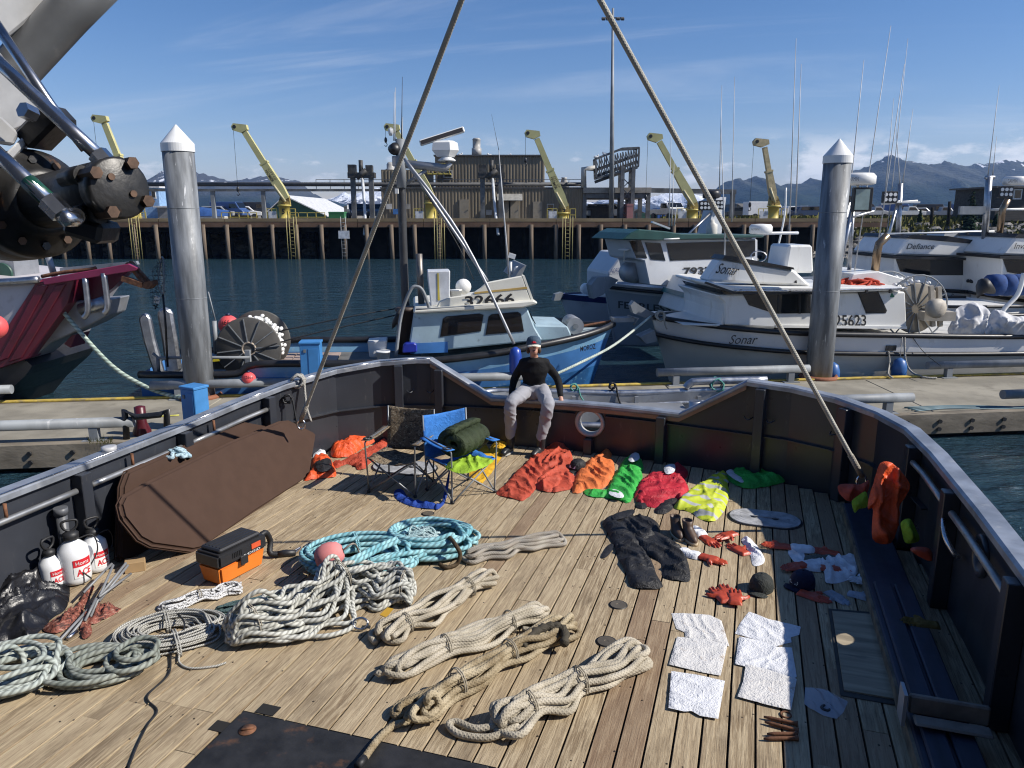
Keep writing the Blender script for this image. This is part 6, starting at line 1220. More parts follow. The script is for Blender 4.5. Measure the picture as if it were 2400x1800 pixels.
# ---------------------------------------------------------------- boats at the right background
def gill(name, org, head, hullpts, label, dx, dy, k, word, hullword, t0):
    D_ = Boat(name, org, head, label); f = lambda pts: [(2120+dx+(x-2120)*k, 700+dy+(y-700)*k) for x, y in pts]
    st = [(-5, 1.7, .45, 1.6, .1), (-1, 1.75, .5, 1.5, .15), (2, 1.6, .6, 1.1, .25), (3.6, 1.0, .75, .5, .4), (4.6, .3, .9, .06, .55), (4.8, .03, .95, .01, .6)]
    D_.hull(st, [M_HWHT, M_HWHT, M_BEIGE]); D_.rail('rub_rail', M_BLKP, .06); D_.rail('lower_rub_rail', M_BLKP, .05, row=1, out=.02); D_.deck(M_WHITE, -.05)
    cab = D_.slab('cabin', f([(2095, 690), (2340, 690), (2352, 645), (2352, 605), (2098, 602)]), t0, -t0, M_WHITE, bevel=.03)
    D_.slab('window_band', f([(2100, 607), (2275, 607), (2275, 645), (2160, 645), (2110, 636)]), t0-.02, t0+.02, M_GLASS, cab); D_.slab('side_window', f([(2276, 610), (2345, 610), (2345, 644), (2278, 645)]), t0-.02, t0+.02, M_GLASS, cab)
    D_.slab('black_eave', f([(2093, 600), (2350, 607), (2350, 612), (2093, 606)]), t0-.15, -t0+.15, M_BLKP, cab)
    fb = D_.slab('flybridge', f([(2096, 598), (2330, 604), (2340, 598), (2285, 572), (2250, 560), (2130, 556)]), t0+.08, -t0-.08, M_WHITE, bevel=.06); D_.slab('coaming', f([(2126, 558), (2286, 572), (2284, 563), (2220, 553), (2135, 550)]), t0+.05, -t0-.05, M_BLKP, fb)
    D_.txt(word, f([(2124, 584), (2190, 584), (2190, 571), (2124, 571)]), t0+.06, par=fb, shear=.4)
    if hullword: D_.txt(hullword, f([(2210, 702), (2260, 702), (2260, 688), (2210, 688)]), -1.72, shear=.35)
    return D_
D1 = gill('script_name_boat', (16.2, 26.5), math.pi+.05, None, 'white fishing boat behind the net reel with a dark window band', 0, 0, 1.0, 'Defiance', 'Defiance', -1.5)
D2 = gill('edge_boat', (19.5, 24.8), math.pi+.05, None, 'white fishing boat cut off by the right photo edge', 252, 5, 1.05, 'Invincible', None, -1.5)
m1 = D1.pipe('mast', [(2102, 600, 0), (2110, 430, 0)], .09, M_ALU, n=10); D1.pipe('mast_brace', [(2070, 600, -.3), (2105, 470, -.1)], .05, M_ALU, m1); flood(D1, 2085, 462, -.2, .5, m1); D1.pipe('spreader', [(2066, 478, 0), (2150, 471, 0)], .04, M_WPLAS, m1); mb = MB(); mb.box(D1.q(2120, 474, -.1), (.9, .3, .06)); D1.part(mb, 'spreader_board', M_WPLAS, m1)
D1.pipe('white_rail', [(2060, 575, -.9), (2066, 548, -.9), (2190, 546, -.9), (2330, 542, -.9)], .03, M_WPLAS, smooth=False); D1.slab('canvas_seat', [(2210, 560), (2215, 545), (2330, 541), (2335, 585), (2320, 560)], -.5, .5, M_WHITE)
for x0, y0, x1, y1 in ((2072, 480, 2095, 230), (2115, 435, 2140, 255), (2110, 440, 2100, 300), (2078, 560, 2128, 90)): D1.antenna(x0, y0, x1, y1, .1, .02)
m2 = D2.pipe('mast', [(2308, 560, 0), (2318, 415, 0)], .1, M_ALU, n=10); D2.pipe('top_bar', [(2310, 416, 0), (2330, 416, 0)], .06, M_ALU, m2); flood(D2, 2356, 450, -.2, .45, m2); D2.pipe('spreader', [(2310, 492, 0), (2420, 490, 0)], .04, M_WPLAS, m2); local_dome(D2, 2380, 424, -.1, .34, .26, par=m2); D2.txt('GARMIN', [(2362, 428), (2384, 428), (2384, 420), (2362, 420)], -.46, M_INK, m2)
D2.pipe('exhaust', [(2338, 585, -.4), (2350, 490, -.4), (2362, 468, -.4)], .1, MATS['bronzed stainless'], smooth=False); mb = MB(); mb.box(D2.q(2278, 493, -.2), (.8, .1, .25)); D2.part(mb, 'light_bar', M_GALV, m2)
for x0, y0, x1, y1 in ((2315, 415, 2342, 200), (2326, 415, 2336, 320)): D2.antenna(x0, y0, x1, y1, .1, .02)
# dark boat bow with blue line reel in front of them
K = Boat('dark_rail_boat', (18.5, 21.6), math.pi+.02, 'white boat with black rail and line reels in front of the right edge boat')
st = [(-4, 1.4, .72, 1.3, .45), (0, 1.4, .75, 1.2, .48), (2.2, 1.0, .85, .6, .6), (3.3, .35, .95, .1, .7), (3.6, .03, 1.0, .01, .75)]
K.hull(st, [M_WHITE, M_WHITE, M_WHITE]); K.rail('rub_rail', M_BLKP, .1); K.deck(M_WHITE, -.06)
for i, px in enumerate((2350, 2378, 2400)):
    c = K.q(px, 668, -.8); mb = MB(); mb.lathe([(.1, 0), (.28, .02), (.3, .2), (.28, .4), (.1, .42)], c, K.h, n=20); mb.build('line_reel', rope('blue reel line %d' % i, (.02, .05, .16), (.03, .08, .25)), None, ('left', 'middle', 'right')[i]+' reel of dark blue line on the black railed boat', 'line reel', 'line reels')
K.pipe('davit', [(2345, 780, -1.4), (2350, 730, -1.4), (2385, 690, -1.4), (2400, 640, -1.4)], .06, M_WPLAS); mb = MB(); mb.loft([[K.q(2300+dx, 662+dy, -1.0)+V((0, w*math.cos(a), w*math.sin(a))) for a in [i*.785 for i in range(8)]] for dx, dy, w in ((-8, 30, .08), (-2, 10, .22), (12, 8, .2), (30, 20, .08))], caps=True); K.part(mb, 'bow_bundle', M_BLACK)
# mooring line of the red boat
line([P(100, 662, 14.6), P(160, 745, 14.5), P(260, 855, 14.4), P(340, 905, 14.3), P(405, 928, 14.2), P(440, 930, 14.0)], .042, rope('pale green mooring rope', (.33, .42, .36), (.5, .58, .5), 2), 'thick pale green mooring rope from the red boat to the dock')

# ================================================================ ROPES ON DECK
M_TAN = rope('tan braided rope', (.33, .29, .22), (.50, .45, .36), 5, fr=1.7, dk=.2); M_TAN2 = rope('stained tan rope', (.20, .15, .085), (.44, .37, .25), 5, fr=1.7, dk=.2); M_TAN3 = rope('grey tan rope', (.27, .24, .20), (.38, .35, .30), 5, fr=1.7, dk=.2)
M_GRY = rope('grey white braided rope', (.38, .38, .34), (.58, .58, .53), 2, fr=.75); M_GRN = rope('grey green rope', (.20, .225, .195), (.32, .34, .30), 2, fr=.75); M_GRN2 = rope('pale grey green rope', (.31, .35, .32), (.46, .50, .46), 2, fr=.75)
M_BLUR = rope('light blue rope', (.15, .38, .44), (.36, .62, .66), 2, fr=.75); M_THIN = rope('pale grey twisted rope', (.40, .39, .35), (.52, .51, .47), 2); M_WBR = rope('white rope with black fleck', (.6, .6, .6), (.7, .7, .7), speck=(.05, .05, .05)); M_DKG = rope('dark blue green rope', (.05, .09, .095), (.09, .14, .14)); M_STEELR = rope('stay rope', (.36, .34, .29), (.48, .46, .40), 5, fr=1.8, dk=.3)
def hank(p0, p1, n, w, r, m, name, label, seed, pinch=(.5,), h=.1, bend=0.0, ties=None, tails=(), endw=.95, tiem=None, spread=.10, wob=.38):
    """loops of one rope laid back and forth between two ends, gathered at the ties"""
    h *= 1.35; rnd = random.Random(seed); p0, p1 = V(p0), V(p1); d = p1-p0; L = d.length; d.normalize(); s_ = V((-d.y, d.x, 0)); pts = []
    def prof(t):
        k = 1.0
        for c in pinch: k = min(k, .42+.58*min(1, abs(t-c)/.2)**1.3)
        return k
    def pos(t, off, z): return p0+d*(t*L)+s_*(off*w*prof(t)+bend*math.sin(math.pi*t))+V((0, 0, r+z))
    offs = [(-1+2*(i+.5)/(2*n)) for i in range(2*n)]; rnd.shuffle(offs)
    for i in range(2*n):
        o = offs[i]; z = h*(1-o*o)*rnd.uniform(.15, 1.0); fw = i % 2 == 0; ts = [.02, .16, .33, .5, .67, .84, .98]; seq = ts if fw else ts[::-1]
        e = rnd.uniform(0, spread)
        for j, t in enumerate(seq):
            tt = t+(-e if t < .1 else e if t > .9 else rnd.uniform(-.02, .02)); zz = z*min(1, .45+prof(t))*rnd.uniform(.75, 1.1)+(1-prof(t))*h*.6*rnd.random(); wb_ = rnd.uniform(-wob, wob)
            pts.append(pos(tt, (o+wb_)*(endw if t in (.02, .98) else 1), zz))
        te = seq[-1]; nx = offs[(i+1) % (2*n)]; pts.append(pos((1.04+e if te > .5 else -.04-e), (o+nx)/2*endw, z*.6))
    e_ = E(name, lerp(p0, p1, .5), label, 'rope'); s = MB(); s.tube(catmull(pts, 5), r, 8); s.build('rope_strand', m, e_)
    for c in (ties if ties is not None else pinch):
        q = pos(c, 0, h*.35); R_ = w*prof(c)*1.08+r; s = MB()
        for k in range(2): s.tube([q+d*(.015*k)+s_*R_*math.cos(a)+V((0, 0, max(-h*.35-r*.4, (h*.55+r)*math.sin(a)))) for a in [i*.524 for i in range(12)]], max(.0035, r*.2), 6, closed=True)
        s.tube(catmull([q+V((0, 0, h*.5)), q+s_*R_*.7+V((0, 0, h*.3)), q+s_*R_*1.2+d*.05-V((0, 0, h*.3))], 4), max(.0035, r*.2), 5); s.build('tie', tiem or M_TAN, e_, kind='stuff')
    for tl in tails: s = MB(); s.tube(catmull(tl, 6), r, 8); s.build('loose_end', m, e_)
    return e_
def coil(c, ra, rb, ang, n, r, m, name, label, seed, h=.1, jit=.1, ties=0, tails=(), inner=.5, tiem=None):
    rnd = random.Random(seed); c = V(c); ca, sa = math.cos(ang), math.sin(ang); pts = []; K = 10; off = [0, 0, 0]; tgt = (0, 0, 1, 0)
    for i in range(n):
        tgt = (rnd.uniform(-jit, jit)*ra, rnd.uniform(-jit, jit)*rb, inner+(1-inner)*((i*.618) % 1)*rnd.uniform(.9, 1.08), rnd.random())
        for k in range(K):
            a = 2*math.pi*k/K; f = tgt[2]; x = tgt[0]+ra*f*math.cos(a); y = tgt[1]+rb*f*math.sin(a); z = h*(1-(2*((f-inner)/(1-inner+.001))-1)**2*.7)*tgt[3]
            pts.append(c+V((x*ca-y*sa, x*sa+y*ca, r+z+rnd.uniform(0, .012))))
    e_ = E(name, c, label, 'rope'); s = MB(); s.tube(catmull(pts, 4), r, 8); s.build('rope_strand', m, e_)
    for k in range(ties):
        a = 2*math.pi*(k+.3)/max(1, ties)+.8; f = (1+inner)/2; q = c+V((ra*f*math.cos(a)*ca-rb*f*math.sin(a)*sa, ra*f*math.cos(a)*sa+rb*f*math.sin(a)*ca, h*.4)); u = (q-c); u.z = 0; u.normalize(); R_ = (1-inner)*ra*.62+r; s = MB()
        for j in range(2): s.tube([q+V((-u.y, u.x, 0))*(.018*j)+u*R_*math.cos(t)+V((0, 0, max(-h*.35, (h*.6+r)*math.sin(t)))) for t in [i*.524 for i in range(12)]], r*.8 if r < .012 else r*.45, 6, closed=True)
        s.build('tie', tiem or m, e_, kind='stuff')
    for tl in tails: s = MB(); s.tube(catmull(tl, 6), r, 7); s.build('loose_end', m, e_)
    return e_
hank(G(1110, 1312), G(1300, 1272), 5, .12, .0195, M_TAN3, 'rope_hank', 'grey tan rope hank lying right of the blue rope pile', 3, pinch=(.55,), ties=(), h=.06)
hank(G(915, 1500), G(1130, 1375), 5, .135, .021, M_TAN, 'rope_hank', 'tan rope hank nearest the big grey rope bundle, frayed knot end', 5, pinch=(.14, .82), h=.09, spread=.08)
hank(G(940, 1580), G(1255, 1455), 5, .125, .0215, M_TAN, 'rope_hank', 'tan rope hank second from the bottom left row, loop at its far end', 8, pinch=(.3, .78), h=.10, tails=([G(1235, 1452, .03), G(1262, 1446, .05), G(1285, 1462, .03), G(1262, 1478, .03), G(1225, 1474, .03)],))
hank(G(1000, 1672), G(1310, 1490), 5, .13, .0225, M_TAN2, 'rope_hank', 'stained tan rope hank with dark chafe sleeve and loose end on the plate', 12, pinch=(.2, .58), h=.12, tails=([G(1000, 1668, .04), G(960, 1690, .02), G(920, 1702, .02), G(885, 1735, .025), G(852, 1780, .04)], [G(1005, 1660, .05), G(1000, 1640, .16), G(1015, 1625, .18), G(1028, 1650, .1), G(1010, 1690, .03)]))
s = MB(); s.tube([G(854, 1777, .04), G(838, 1796, .045)], .024, 10); s.build('rope_end_cap', M_BLACK, None, 'black taped end of the stained rope lying on the steel plate', 'rope end')
s = MB(); pp = catmull([G(1222, 1515, .10), G(1255, 1482, .13), G(1292, 1468, .14), G(1322, 1478, .12), G(1322, 1512, .08)], 6); s.tube(pp, .035, 9, rs=[.032+.007*math.sin(i*2.3) for i in range(len(pp))]); s.build('chafe_sleeve', fabric('dark olive sleeve', (.055, .047, .033)), None, 'dark olive chafe sleeve on the far end of the stained rope hank', 'sleeve')
hank(G(1200, 1700), G(1480, 1560), 6, .145, .0225, M_TAN, 'rope_hank', 'pale tan rope hank nearest the towels with a long doubled bight', 21, pinch=(.12, .52), h=.11, tails=([G(1215, 1700, .05), G(1150, 1728, .03), G(1080, 1722, .025), G(1052, 1700, .03), G(1070, 1692, .03), G(1120, 1708, .04), G(1200, 1690, .06)],))
# big grey bundle in two lobes
hank(G(566, 1510), G(800, 1392), 15, .30, .0175, M_GRY, 'rope_bundle', 'big grey white rope bundle, wide left lobe tied with cord', 31, pinch=(.06, .97), h=.22, bend=-.10, endw=.7, spread=.05)
hank(G(795, 1395), G(955, 1405), 12, .27, .0175, M_GRY, 'rope_bundle', 'big grey white rope bundle, short right lobe with steel thimble', 33, pinch=(.02, .95), h=.17, bend=.03, endw=.9, spread=.05)
s = MB(); c = G(845, 1462, .05); s.tube([c+V((.055*math.cos(a), .02*math.sin(a), .035*math.sin(a))) for a in [i*.4488 for i in range(14)]], .010, 7, closed=True); s.build('steel_thimble', M_SS, None, 'shiny steel thimble at the edge of the big grey rope bundle', 'thimble')
s = MB(); s.prism([G(890, 1442, .12), G(908, 1425, .16), (G(922, 1428, .15)), G(905, 1448, .10)], (0, 0, .006)); s.build('yellow_rag', mat('ochre rag', (.55, .32, .03), .8), None, 'ochre yellow scrap caught in the grey rope bundle', 'rag')
# blue rope pile
coil(G(850, 1325), .52, .34, .12, 17, .021, M_BLUR, 'rope_coil', 'light blue rope coil in front with the pink float on it', 41, h=.16, jit=.12, ties=2, inner=.55, tails=([G(765, 1330, .12), G(820, 1312, .24), G(880, 1283, .25), G(930, 1262, .26)], [G(765, 1338, .10), G(830, 1318, .22), G(885, 1290, .23), G(935, 1268, .25)]))
coil(G(1008, 1285), .44, .33, .05, 17, .021, M_BLUR, 'rope_coil', 'light blue rope coil behind with thin cord tangled on top', 43, h=.17, jit=.12, ties=0, inner=.45)
heap(G(985, 1262, .12), .23, .15, .12, rope('thin pale blue cord', (.30, .45, .47), (.45, .56, .56)), 34, .011, 'tangle of thin pale blue cord on top of the blue coils', 'cord_tangle', 'cord', 4)
s = MB(); s.tube(catmull([G(1052, 1258, .18), G(1066, 1275, .2), G(1078, 1298, .12), G(1070, 1322, .03), G(1045, 1330, .02), G(1030, 1322, .03)], 5), .02, 5); s.build('brown_strap', fabric('dark brown webbing', (.06, .04, .02)), None, 'dark brown webbing strap at the right of the blue coils', 'strap')
c = G(772, 1302, .26); e = E('rope_float', c-V((0, 0, .11)), 'faded pink foam float sitting on the blue rope', 'float'); s = MB(); ax = V((.9, .25, .25)).normalized(); s.lathe([(.022, -.115), (.05, -.115), (.088, -.085), (.108, -.03), (.108, .03), (.088, .085), (.05, .115), (.022, .115)], c, ax, n=22); s.build('foam_body', mat('faded pink foam', (.62, .21, .20), .75, var=.12, bmp=.1), e); s = MB(); s.cyl(c-ax*.118, c-ax*.1165, .026, 12); s.cyl(c+ax*.118, c+ax*.1165, .026, 12); s.build('bore', M_BLACK, e, kind='stuff')
line([c+ax*.11, c+ax*.2+V((0, 0, .03)), G(838, 1285, .18), G(845, 1310, .06)], .008, M_TAN3, 'thin tan lanyard threaded through the pink float', 'lanyard')
heap(G(738, 1282, .0), .09, .07, .06, M_GRY, 22, .010, 'small pale line heap with steel clip beside the vacuum hose', 'line_heap', 'line', 9); s = MB(); s.tube(catmull([G(668, 1302, .01), G(690, 1290, .015), G(705, 1282, .02), G(690, 1296, .01), G(668, 1302, .01)], 5), .006, 6); s.build('steel_clip', M_SS, None, 'long steel carabiner clip beside the vacuum nozzle', 'clip')
# smaller ropes to port
hank(G(395, 1427), G(550, 1385), 7, .085, .0095, M_WBR, 'rope_hank', 'white rope hank with black fleck in front of the orange vacuum', 51, pinch=(.45,), h=.06)
hank(G(525, 1440), G(685, 1405), 9, .085, .010, M_DKG, 'rope_hank', 'dark blue green rope hank beside the white flecked hank', 53, pinch=(), ties=(), h=.07)
coil(G(402, 1490), .40, .27, .3, 30, .0075, M_THIN, 'rope_coil', 'pale thin rope coiled in many neat turns with tied knots', 57, h=.10, jit=.06, ties=2, inner=.38, tails=([G(422, 1530, .02), G(420, 1552, .01), G(445, 1566, .01), G(500, 1562, .01), G(530, 1553, .01)],))
coil(G(236, 1575), .33, .24, .1, 9, .019, M_GRN, 'rope_coil', 'grey green rope coil left of the thin rope coil', 61, h=.12, jit=.22, inner=.45)
coil(G(318, 1565), .16, .17, .3, 4, .019, M_GRN, 'rope_coil', 'small grey green loops on the right side of the grey green coil', 63, h=.18, jit=.2, inner=.5)
coil(G(35, 1595), .33, .30, .2, 10, .0185, M_GRN2, 'rope_coil', 'pale green grey rope coil cut by the left photo edge', 67, h=.16, jit=.25, inner=.45, tails=([G(-30, 1540, .2), G(20, 1515, .2), G(50, 1530, .12), G(58, 1560, .05)],))
line([G(412, 1432, .08), G(432, 1460, .10), G(425, 1490, .09), G(402, 1530, .02), G(395, 1580, .01), G(345, 1632, .01), G(368, 1665, .01), G(345, 1700, .01), G(320, 1750, .01), G(295, 1815, .01)], .0065, M_BLACK, 'thin black cable running from the rope hanks to the photo bottom', 'black_cable')
# braided line behind the cushions on the port rail
heap(B(-5.38, 5.9, .60), .10, .22, .14, rope('blue white braid', (.30, .44, .52), (.45, .58, .64)), 26, .022, 'pale blue braided line hung on the port bulwark behind the cushions', 'hung_line', 'rope', 12)
# stays from overhead to the quarters
APX = V((.04, 5.3, 5.2)); FL = B(-4.55, 8.25, .42); FR = V((3.3, 6.8, .6))
FLp = P(705, 985, 8.45)
for a, lab, nm in ((FLp, 'stay rope rising from the port quarter out of the top of the photo', 'l'), (FR, 'stay rope rising from the starboard quarter out of the top of the photo', 'r')):
    e = E('stay_rope', a, lab, 'rope', 'stay ropes to the overhead boom'); s = MB(); s.tube([lerp(a, APX, i/20) for i in range(21)], .0215, 8); s.build('rope_strand', M_STEELR, e); s = MB(); s.tube([a, lerp(a, APX, .05)], .028, 8); s.build('splice', M_TAN3, e)
    s = MB(); q = a-V((0, 0, .05)); s.tube([q+V((.045*math.cos(t), 0, .06*math.sin(t))) for t in [i*.5236 for i in range(12)]], .012, 6, closed=True); s.build('shackle', M_SS, e)
knot(B(-5.28, 7.95, 1.0), .09, .016, M_GCORD, 'grey line knotted round the port rail near the quarter', 14, .5, n=4); knot(B(-5.3, 7.75, .82), .06, .012, M_BLACK, 'black line hanging below the port rail knot', 15, .45)
s = MB(); c = P(322, 1020, 5.6); c = B(-5.53, 5.25, .885); s.lathe([(.04, 0), (.065, 0), (.065, .05), (.04, .05)], c, n=24); s.build('tape_roll', mat('silver tape', (.42, .42, .43), .45), None, 'silver roll of duct tape on the port rail', 'tape')

# ================================================================ DRAPED CLOTH
def drape(outl, m, name, parent=None, h=.03, w=.042, amp=.012, fr=6, g=.013, seed=0, n=(0, 0, 1), puff=False, smooth=True, dirs=(1, 1), z0=.006, ang=None, sag=None, **k):
    """cloth that fills a surveyed outline, thick in the middle, folded by ridged noise; n is the side it bulges to"""
    n = V(n).normalized(); pts = [V(p) for p in outl]; h *= .85 if puff else .62; amp *= 1 if puff else 1.05
    if smooth: pts = catmull(pts, 4, closed=True)
    o = sum(pts, V())/len(pts); x = (pts[len(pts)//4]-o); x = (V((1, 0, 0))-n*n.x).normalized() if abs(n.x) < .9 else (V((0, 1, 0))-n*n.y).normalized(); y = n.cross(x)
    P2 = [((p-o).dot(x), (p-o).dot(y)) for p in pts]; N = len(P2); x0 = min(p[0] for p in P2); x1 = max(p[0] for p in P2); y0 = min(p[1] for p in P2); y1 = max(p[1] for p in P2)
    nx = max(2, int((x1-x0)/g)+1); ny = max(2, int((y1-y0)/g)+1); ins = {}
    for j in range(ny):
        cy = y0+(j+.5)*g; cr = []
        for i in range(N):
            (ax, ay), (bx, by) = P2[i], P2[(i+1) % N]
            if (ay > cy) != (by > cy): cr.append(ax+(cy-ay)/(by-ay)*(bx-ax))
        cr.sort()
        for a, b in zip(cr[::2], cr[1::2]):
            for i in range(nx):
                cx = x0+(i+.5)*g
                if a <= cx <= b: ins[(i, j)] = 1
    vid = {}; vs = []; fs = []; cnt = {}; an = R(seed*57 % 180) if ang is None else R(ang); ca_, sa_ = math.cos(an), math.sin(an)
    for (i, j) in ins:
        for q in ((i, j), (i+1, j), (i+1, j+1), (i, j+1)): cnt[q] = cnt.get(q, 0)+1
    for q in cnt: vid[q] = len(vid)
    def near(px, py):
        bd = 1e9; bp = None
        for i in range(N):
            (ax, ay), (bx, by) = P2[i], P2[(i+1) % N]; dx, dy = bx-ax, by-ay; l = dx*dx+dy*dy; t = max(0, min(1, ((px-ax)*dx+(py-ay)*dy)/l)) if l > 1e-12 else 0
            ex, ey = ax+dx*t-px, ay+dy*t-py; d = ex*ex+ey*ey
            if d < bd: bd = d; bp = (ax+dx*t, ay+dy*t)
        return math.sqrt(bd), bp
    for (i, j) in cnt:
        px, py = x0+i*g, y0+j*g; d, bp = near(px, py)
        if cnt[(i, j)] < 4: px, py = bp; d = 0
        pf = math.sqrt(min(1, d/w)) if puff else 1-math.exp(-d/w); sx, sy = px*fr*dirs[0], py*fr*dirs[1]
        if not puff:
            qx, qy = (px*ca_-py*sa_), (px*sa_+py*ca_); qx += .10*nz(px*3.1, py*3.1, seed)+.03*nz(px*9, py*9, seed); a_ = max(0, 1-abs(nz(qx*fr*1.25+seed, qy*fr*.28, seed))*2.6); b_ = max(0, 1-abs(nz(qx*fr*.5+qy*fr*.9+9, qy*fr*.35+seed, 7))*5); wr = 1.25*a_**1.6+.5*b_*b_-.45+nz(px*4, py*4, 5)*.5+nz(sx*3, sy*3, 2)*.12
        else: wr = (1-abs(nz(sx+seed, sy, seed))*2)*.6+nz(sx*2.3, sy*2.3+seed, 5)*.4
        z = z0+h*pf+amp*wr*(pf if puff else min(1, .25+pf)); z = max(z, .003)
        if sag: z += sag(px, py)
        vs.append(o+x*px+y*py+n*(z))
    for (i, j) in ins: fs.append((vid[(i, j)], vid[(i+1, j)], vid[(i+1, j+1)], vid[(i, j+1)]))
    s = MB(); s.add(vs, fs, 0, True); rim = [q for q in cnt if cnt[q] < 4]
    return s.build(name, m, parent, **k)
def gpts(px, z=0): return [G(x, y, z) for x, y in px]
def c8(ox, oy, sc, pts): return [(ox+x/sc, oy+y/sc) for x, y in pts]
F_OR = fabric('vivid orange oilskin', (.64, .085, .02), gloss=.4, rough=.5); F_SAL = fabric('faded salmon red oilskin', (.42, .068, .036), rough=.6); F_OR2 = fabric('light orange oilskin', (.62, .16, .045), rough=.6); F_GRN = fabric('bright green nylon', (.04, .36, .06), rough=.55); F_RED = fabric('crimson nylon', (.42, .02, .036), rough=.6); F_HIV = fabric('hi-vis yellow nylon', (.60, .70, .015), rough=.6); F_BLK = fabric('black nylon', (.014, .014, .016), rough=.6, gloss=.4); F_GREY = fabric('reflective grey tape', (.40, .41, .40), rough=.4); F_LIME = fabric('lime green nylon', (.26, .42, .03)); F_WHT = fabric('white cotton', (.66, .67, .70), rough=.95, gloss=.1, wr=.6); F_LIN = fabric('pale grey lining', (.52, .53, .56)); F_NAVY = fabric('navy cotton', (.010, .013, .04)); F_RUB = mat('wet orange rubber', (.40, .055, .022), .42, var=.2, vs=8, bmp=.1, bs=30); F_TERRY = fabric('white terry cloth', (.66, .67, .70), var=.06, rough=.98, gloss=.05, wr=.6, fuzz=.4); F_TERD = fabric('stained terry cloth', (.62, .61, .60), var=.06, rough=.98, gloss=.05, wr=.6, fuzz=.4, dirt=(.30, .21, .13))
def hivis():
    m, nt, b = nt_new('hi-vis cloth with tape'); sp = nt.nodes.new('ShaderNodeSeparateXYZ'); nt.links.new(nt.nodes.new('ShaderNodeTexCoord').outputs['Object'], sp.inputs[0])
    w = mth(nt, 'ADD', mth(nt, 'ADD', mth(nt, 'MULTIPLY', sp.outputs[0], .45), mth(nt, 'MULTIPLY', sp.outputs[1], .9)), mth(nt, 'MULTIPLY', tex(nt, 5, det=2), .12)); f = mth(nt, 'FRACT', mth(nt, 'MULTIPLY', w, 5.2))
    c = mixc(nt, mth(nt, 'GREATER_THAN', f, .74), (.47, .54, .03), (.40, .41, .40)); nt.links.new(c, b.inputs['Base Color']); b.inputs['Roughness'].default_value = .6; bump(nt, b, tex(nt, 14, det=3), .3, .02); return m
F_HIV = hivis()
K7 = lambda p: c8(1100, 750, 3.318, p); K6 = lambda p: c8(650, 850, 3.687, p); K8 = lambda p: c8(1350, 1150, 2.5525, p); K4 = lambda p: c8(0, 1250, 3.0157, p); KR = lambda p: c8(1650, 800, 2.949, p)
def garment(name, label, cat, parts):
    q = gpts(parts[0][1]); c = sum(q, V())/len(q); e = E(name, (c.x, c.y, 0), label, cat)
    for i, (pn, px, m, kw) in enumerate(parts): drape(gpts(px), m, pn, e, seed=i*3.1+len(px), **kw)
    return e
# row of rain gear by the stern
garment('rain_bibs', 'faded salmon red rain bibs laid out in front of the person', 'trousers', [
    ('left_leg', K7([(210, 1355), (290, 1270), (420, 1130), (560, 1020), (650, 1000), (640, 1120), (560, 1260), (440, 1400), (350, 1395)]), F_SAL, dict(h=.06, amp=.03, dirs=(1.6, .6))),
    ('bib_front', K7([(560, 1090), (590, 1000), (690, 958), (760, 990), (800, 1060), (800, 1150), (730, 1250), (640, 1340), (520, 1310), (540, 1210)]), F_SAL, dict(h=.09, amp=.035, dirs=(1.3, .7))),
    ('rumpled_hem', K7([(640, 1340), (690, 1230), (760, 1190), (820, 1220), (820, 1300), (740, 1330)]), F_SAL, dict(h=.05, amp=.03))])
garment('rain_jacket', 'light orange rain jacket with pointed hood beside the black cap', 'jacket', [
    ('jacket_body', K7([(800, 1345), (820, 1230), (900, 1120), (1000, 1070), (1100, 1080), (1130, 1170), (1090, 1280), (980, 1330), (880, 1335)]), F_OR2, dict(h=.07, amp=.03, dirs=(1.3, .7))),
    ('sleeve', K7([(805, 1342), (840, 1250), (890, 1165), (955, 1150), (945, 1230), (890, 1335)]), F_OR2, dict(h=.10, amp=.025)), ('hood', K7([(920, 1130), (1000, 1060), (1060, 1000), (1125, 990), (1110, 1050), (1080, 1110), (1000, 1140)]), F_OR2, dict(h=.10, amp=.02))])
garment('green_jacket', 'bright green jacket with grey lined hood laid on deck', 'jacket', [
    ('jacket_body', K7([(1050, 1380), (1100, 1260), (1140, 1180), (1240, 1150), (1330, 1180), (1345, 1240), (1290, 1350), (1240, 1425), (1150, 1400)]), F_GRN, dict(h=.07, amp=.03, dirs=(1.2, .7))),
    ('sleeve', K7([(885, 1330), (930, 1315), (1020, 1330), (1100, 1310), (1110, 1370), (1010, 1385), (920, 1370)]), F_GRN, dict(h=.05, amp=.02)),
    ('hood', K7([(1170, 1160), (1200, 1100), (1290, 1050), (1345, 1110), (1345, 1190), (1250, 1190)]), F_GRN, dict(h=.11, amp=.02)),
    ('hood_lining', K7([(1235, 1150), (1260, 1100), (1310, 1095), (1320, 1140), (1270, 1165)]), F_LIN, dict(h=.035, amp=.01, z0=.10)), ('white_hem', K7([(1085, 1385), (1110, 1350), (1180, 1370), (1200, 1410), (1150, 1415)]), F_WHT, dict(h=.03, amp=.01, z0=.05))])
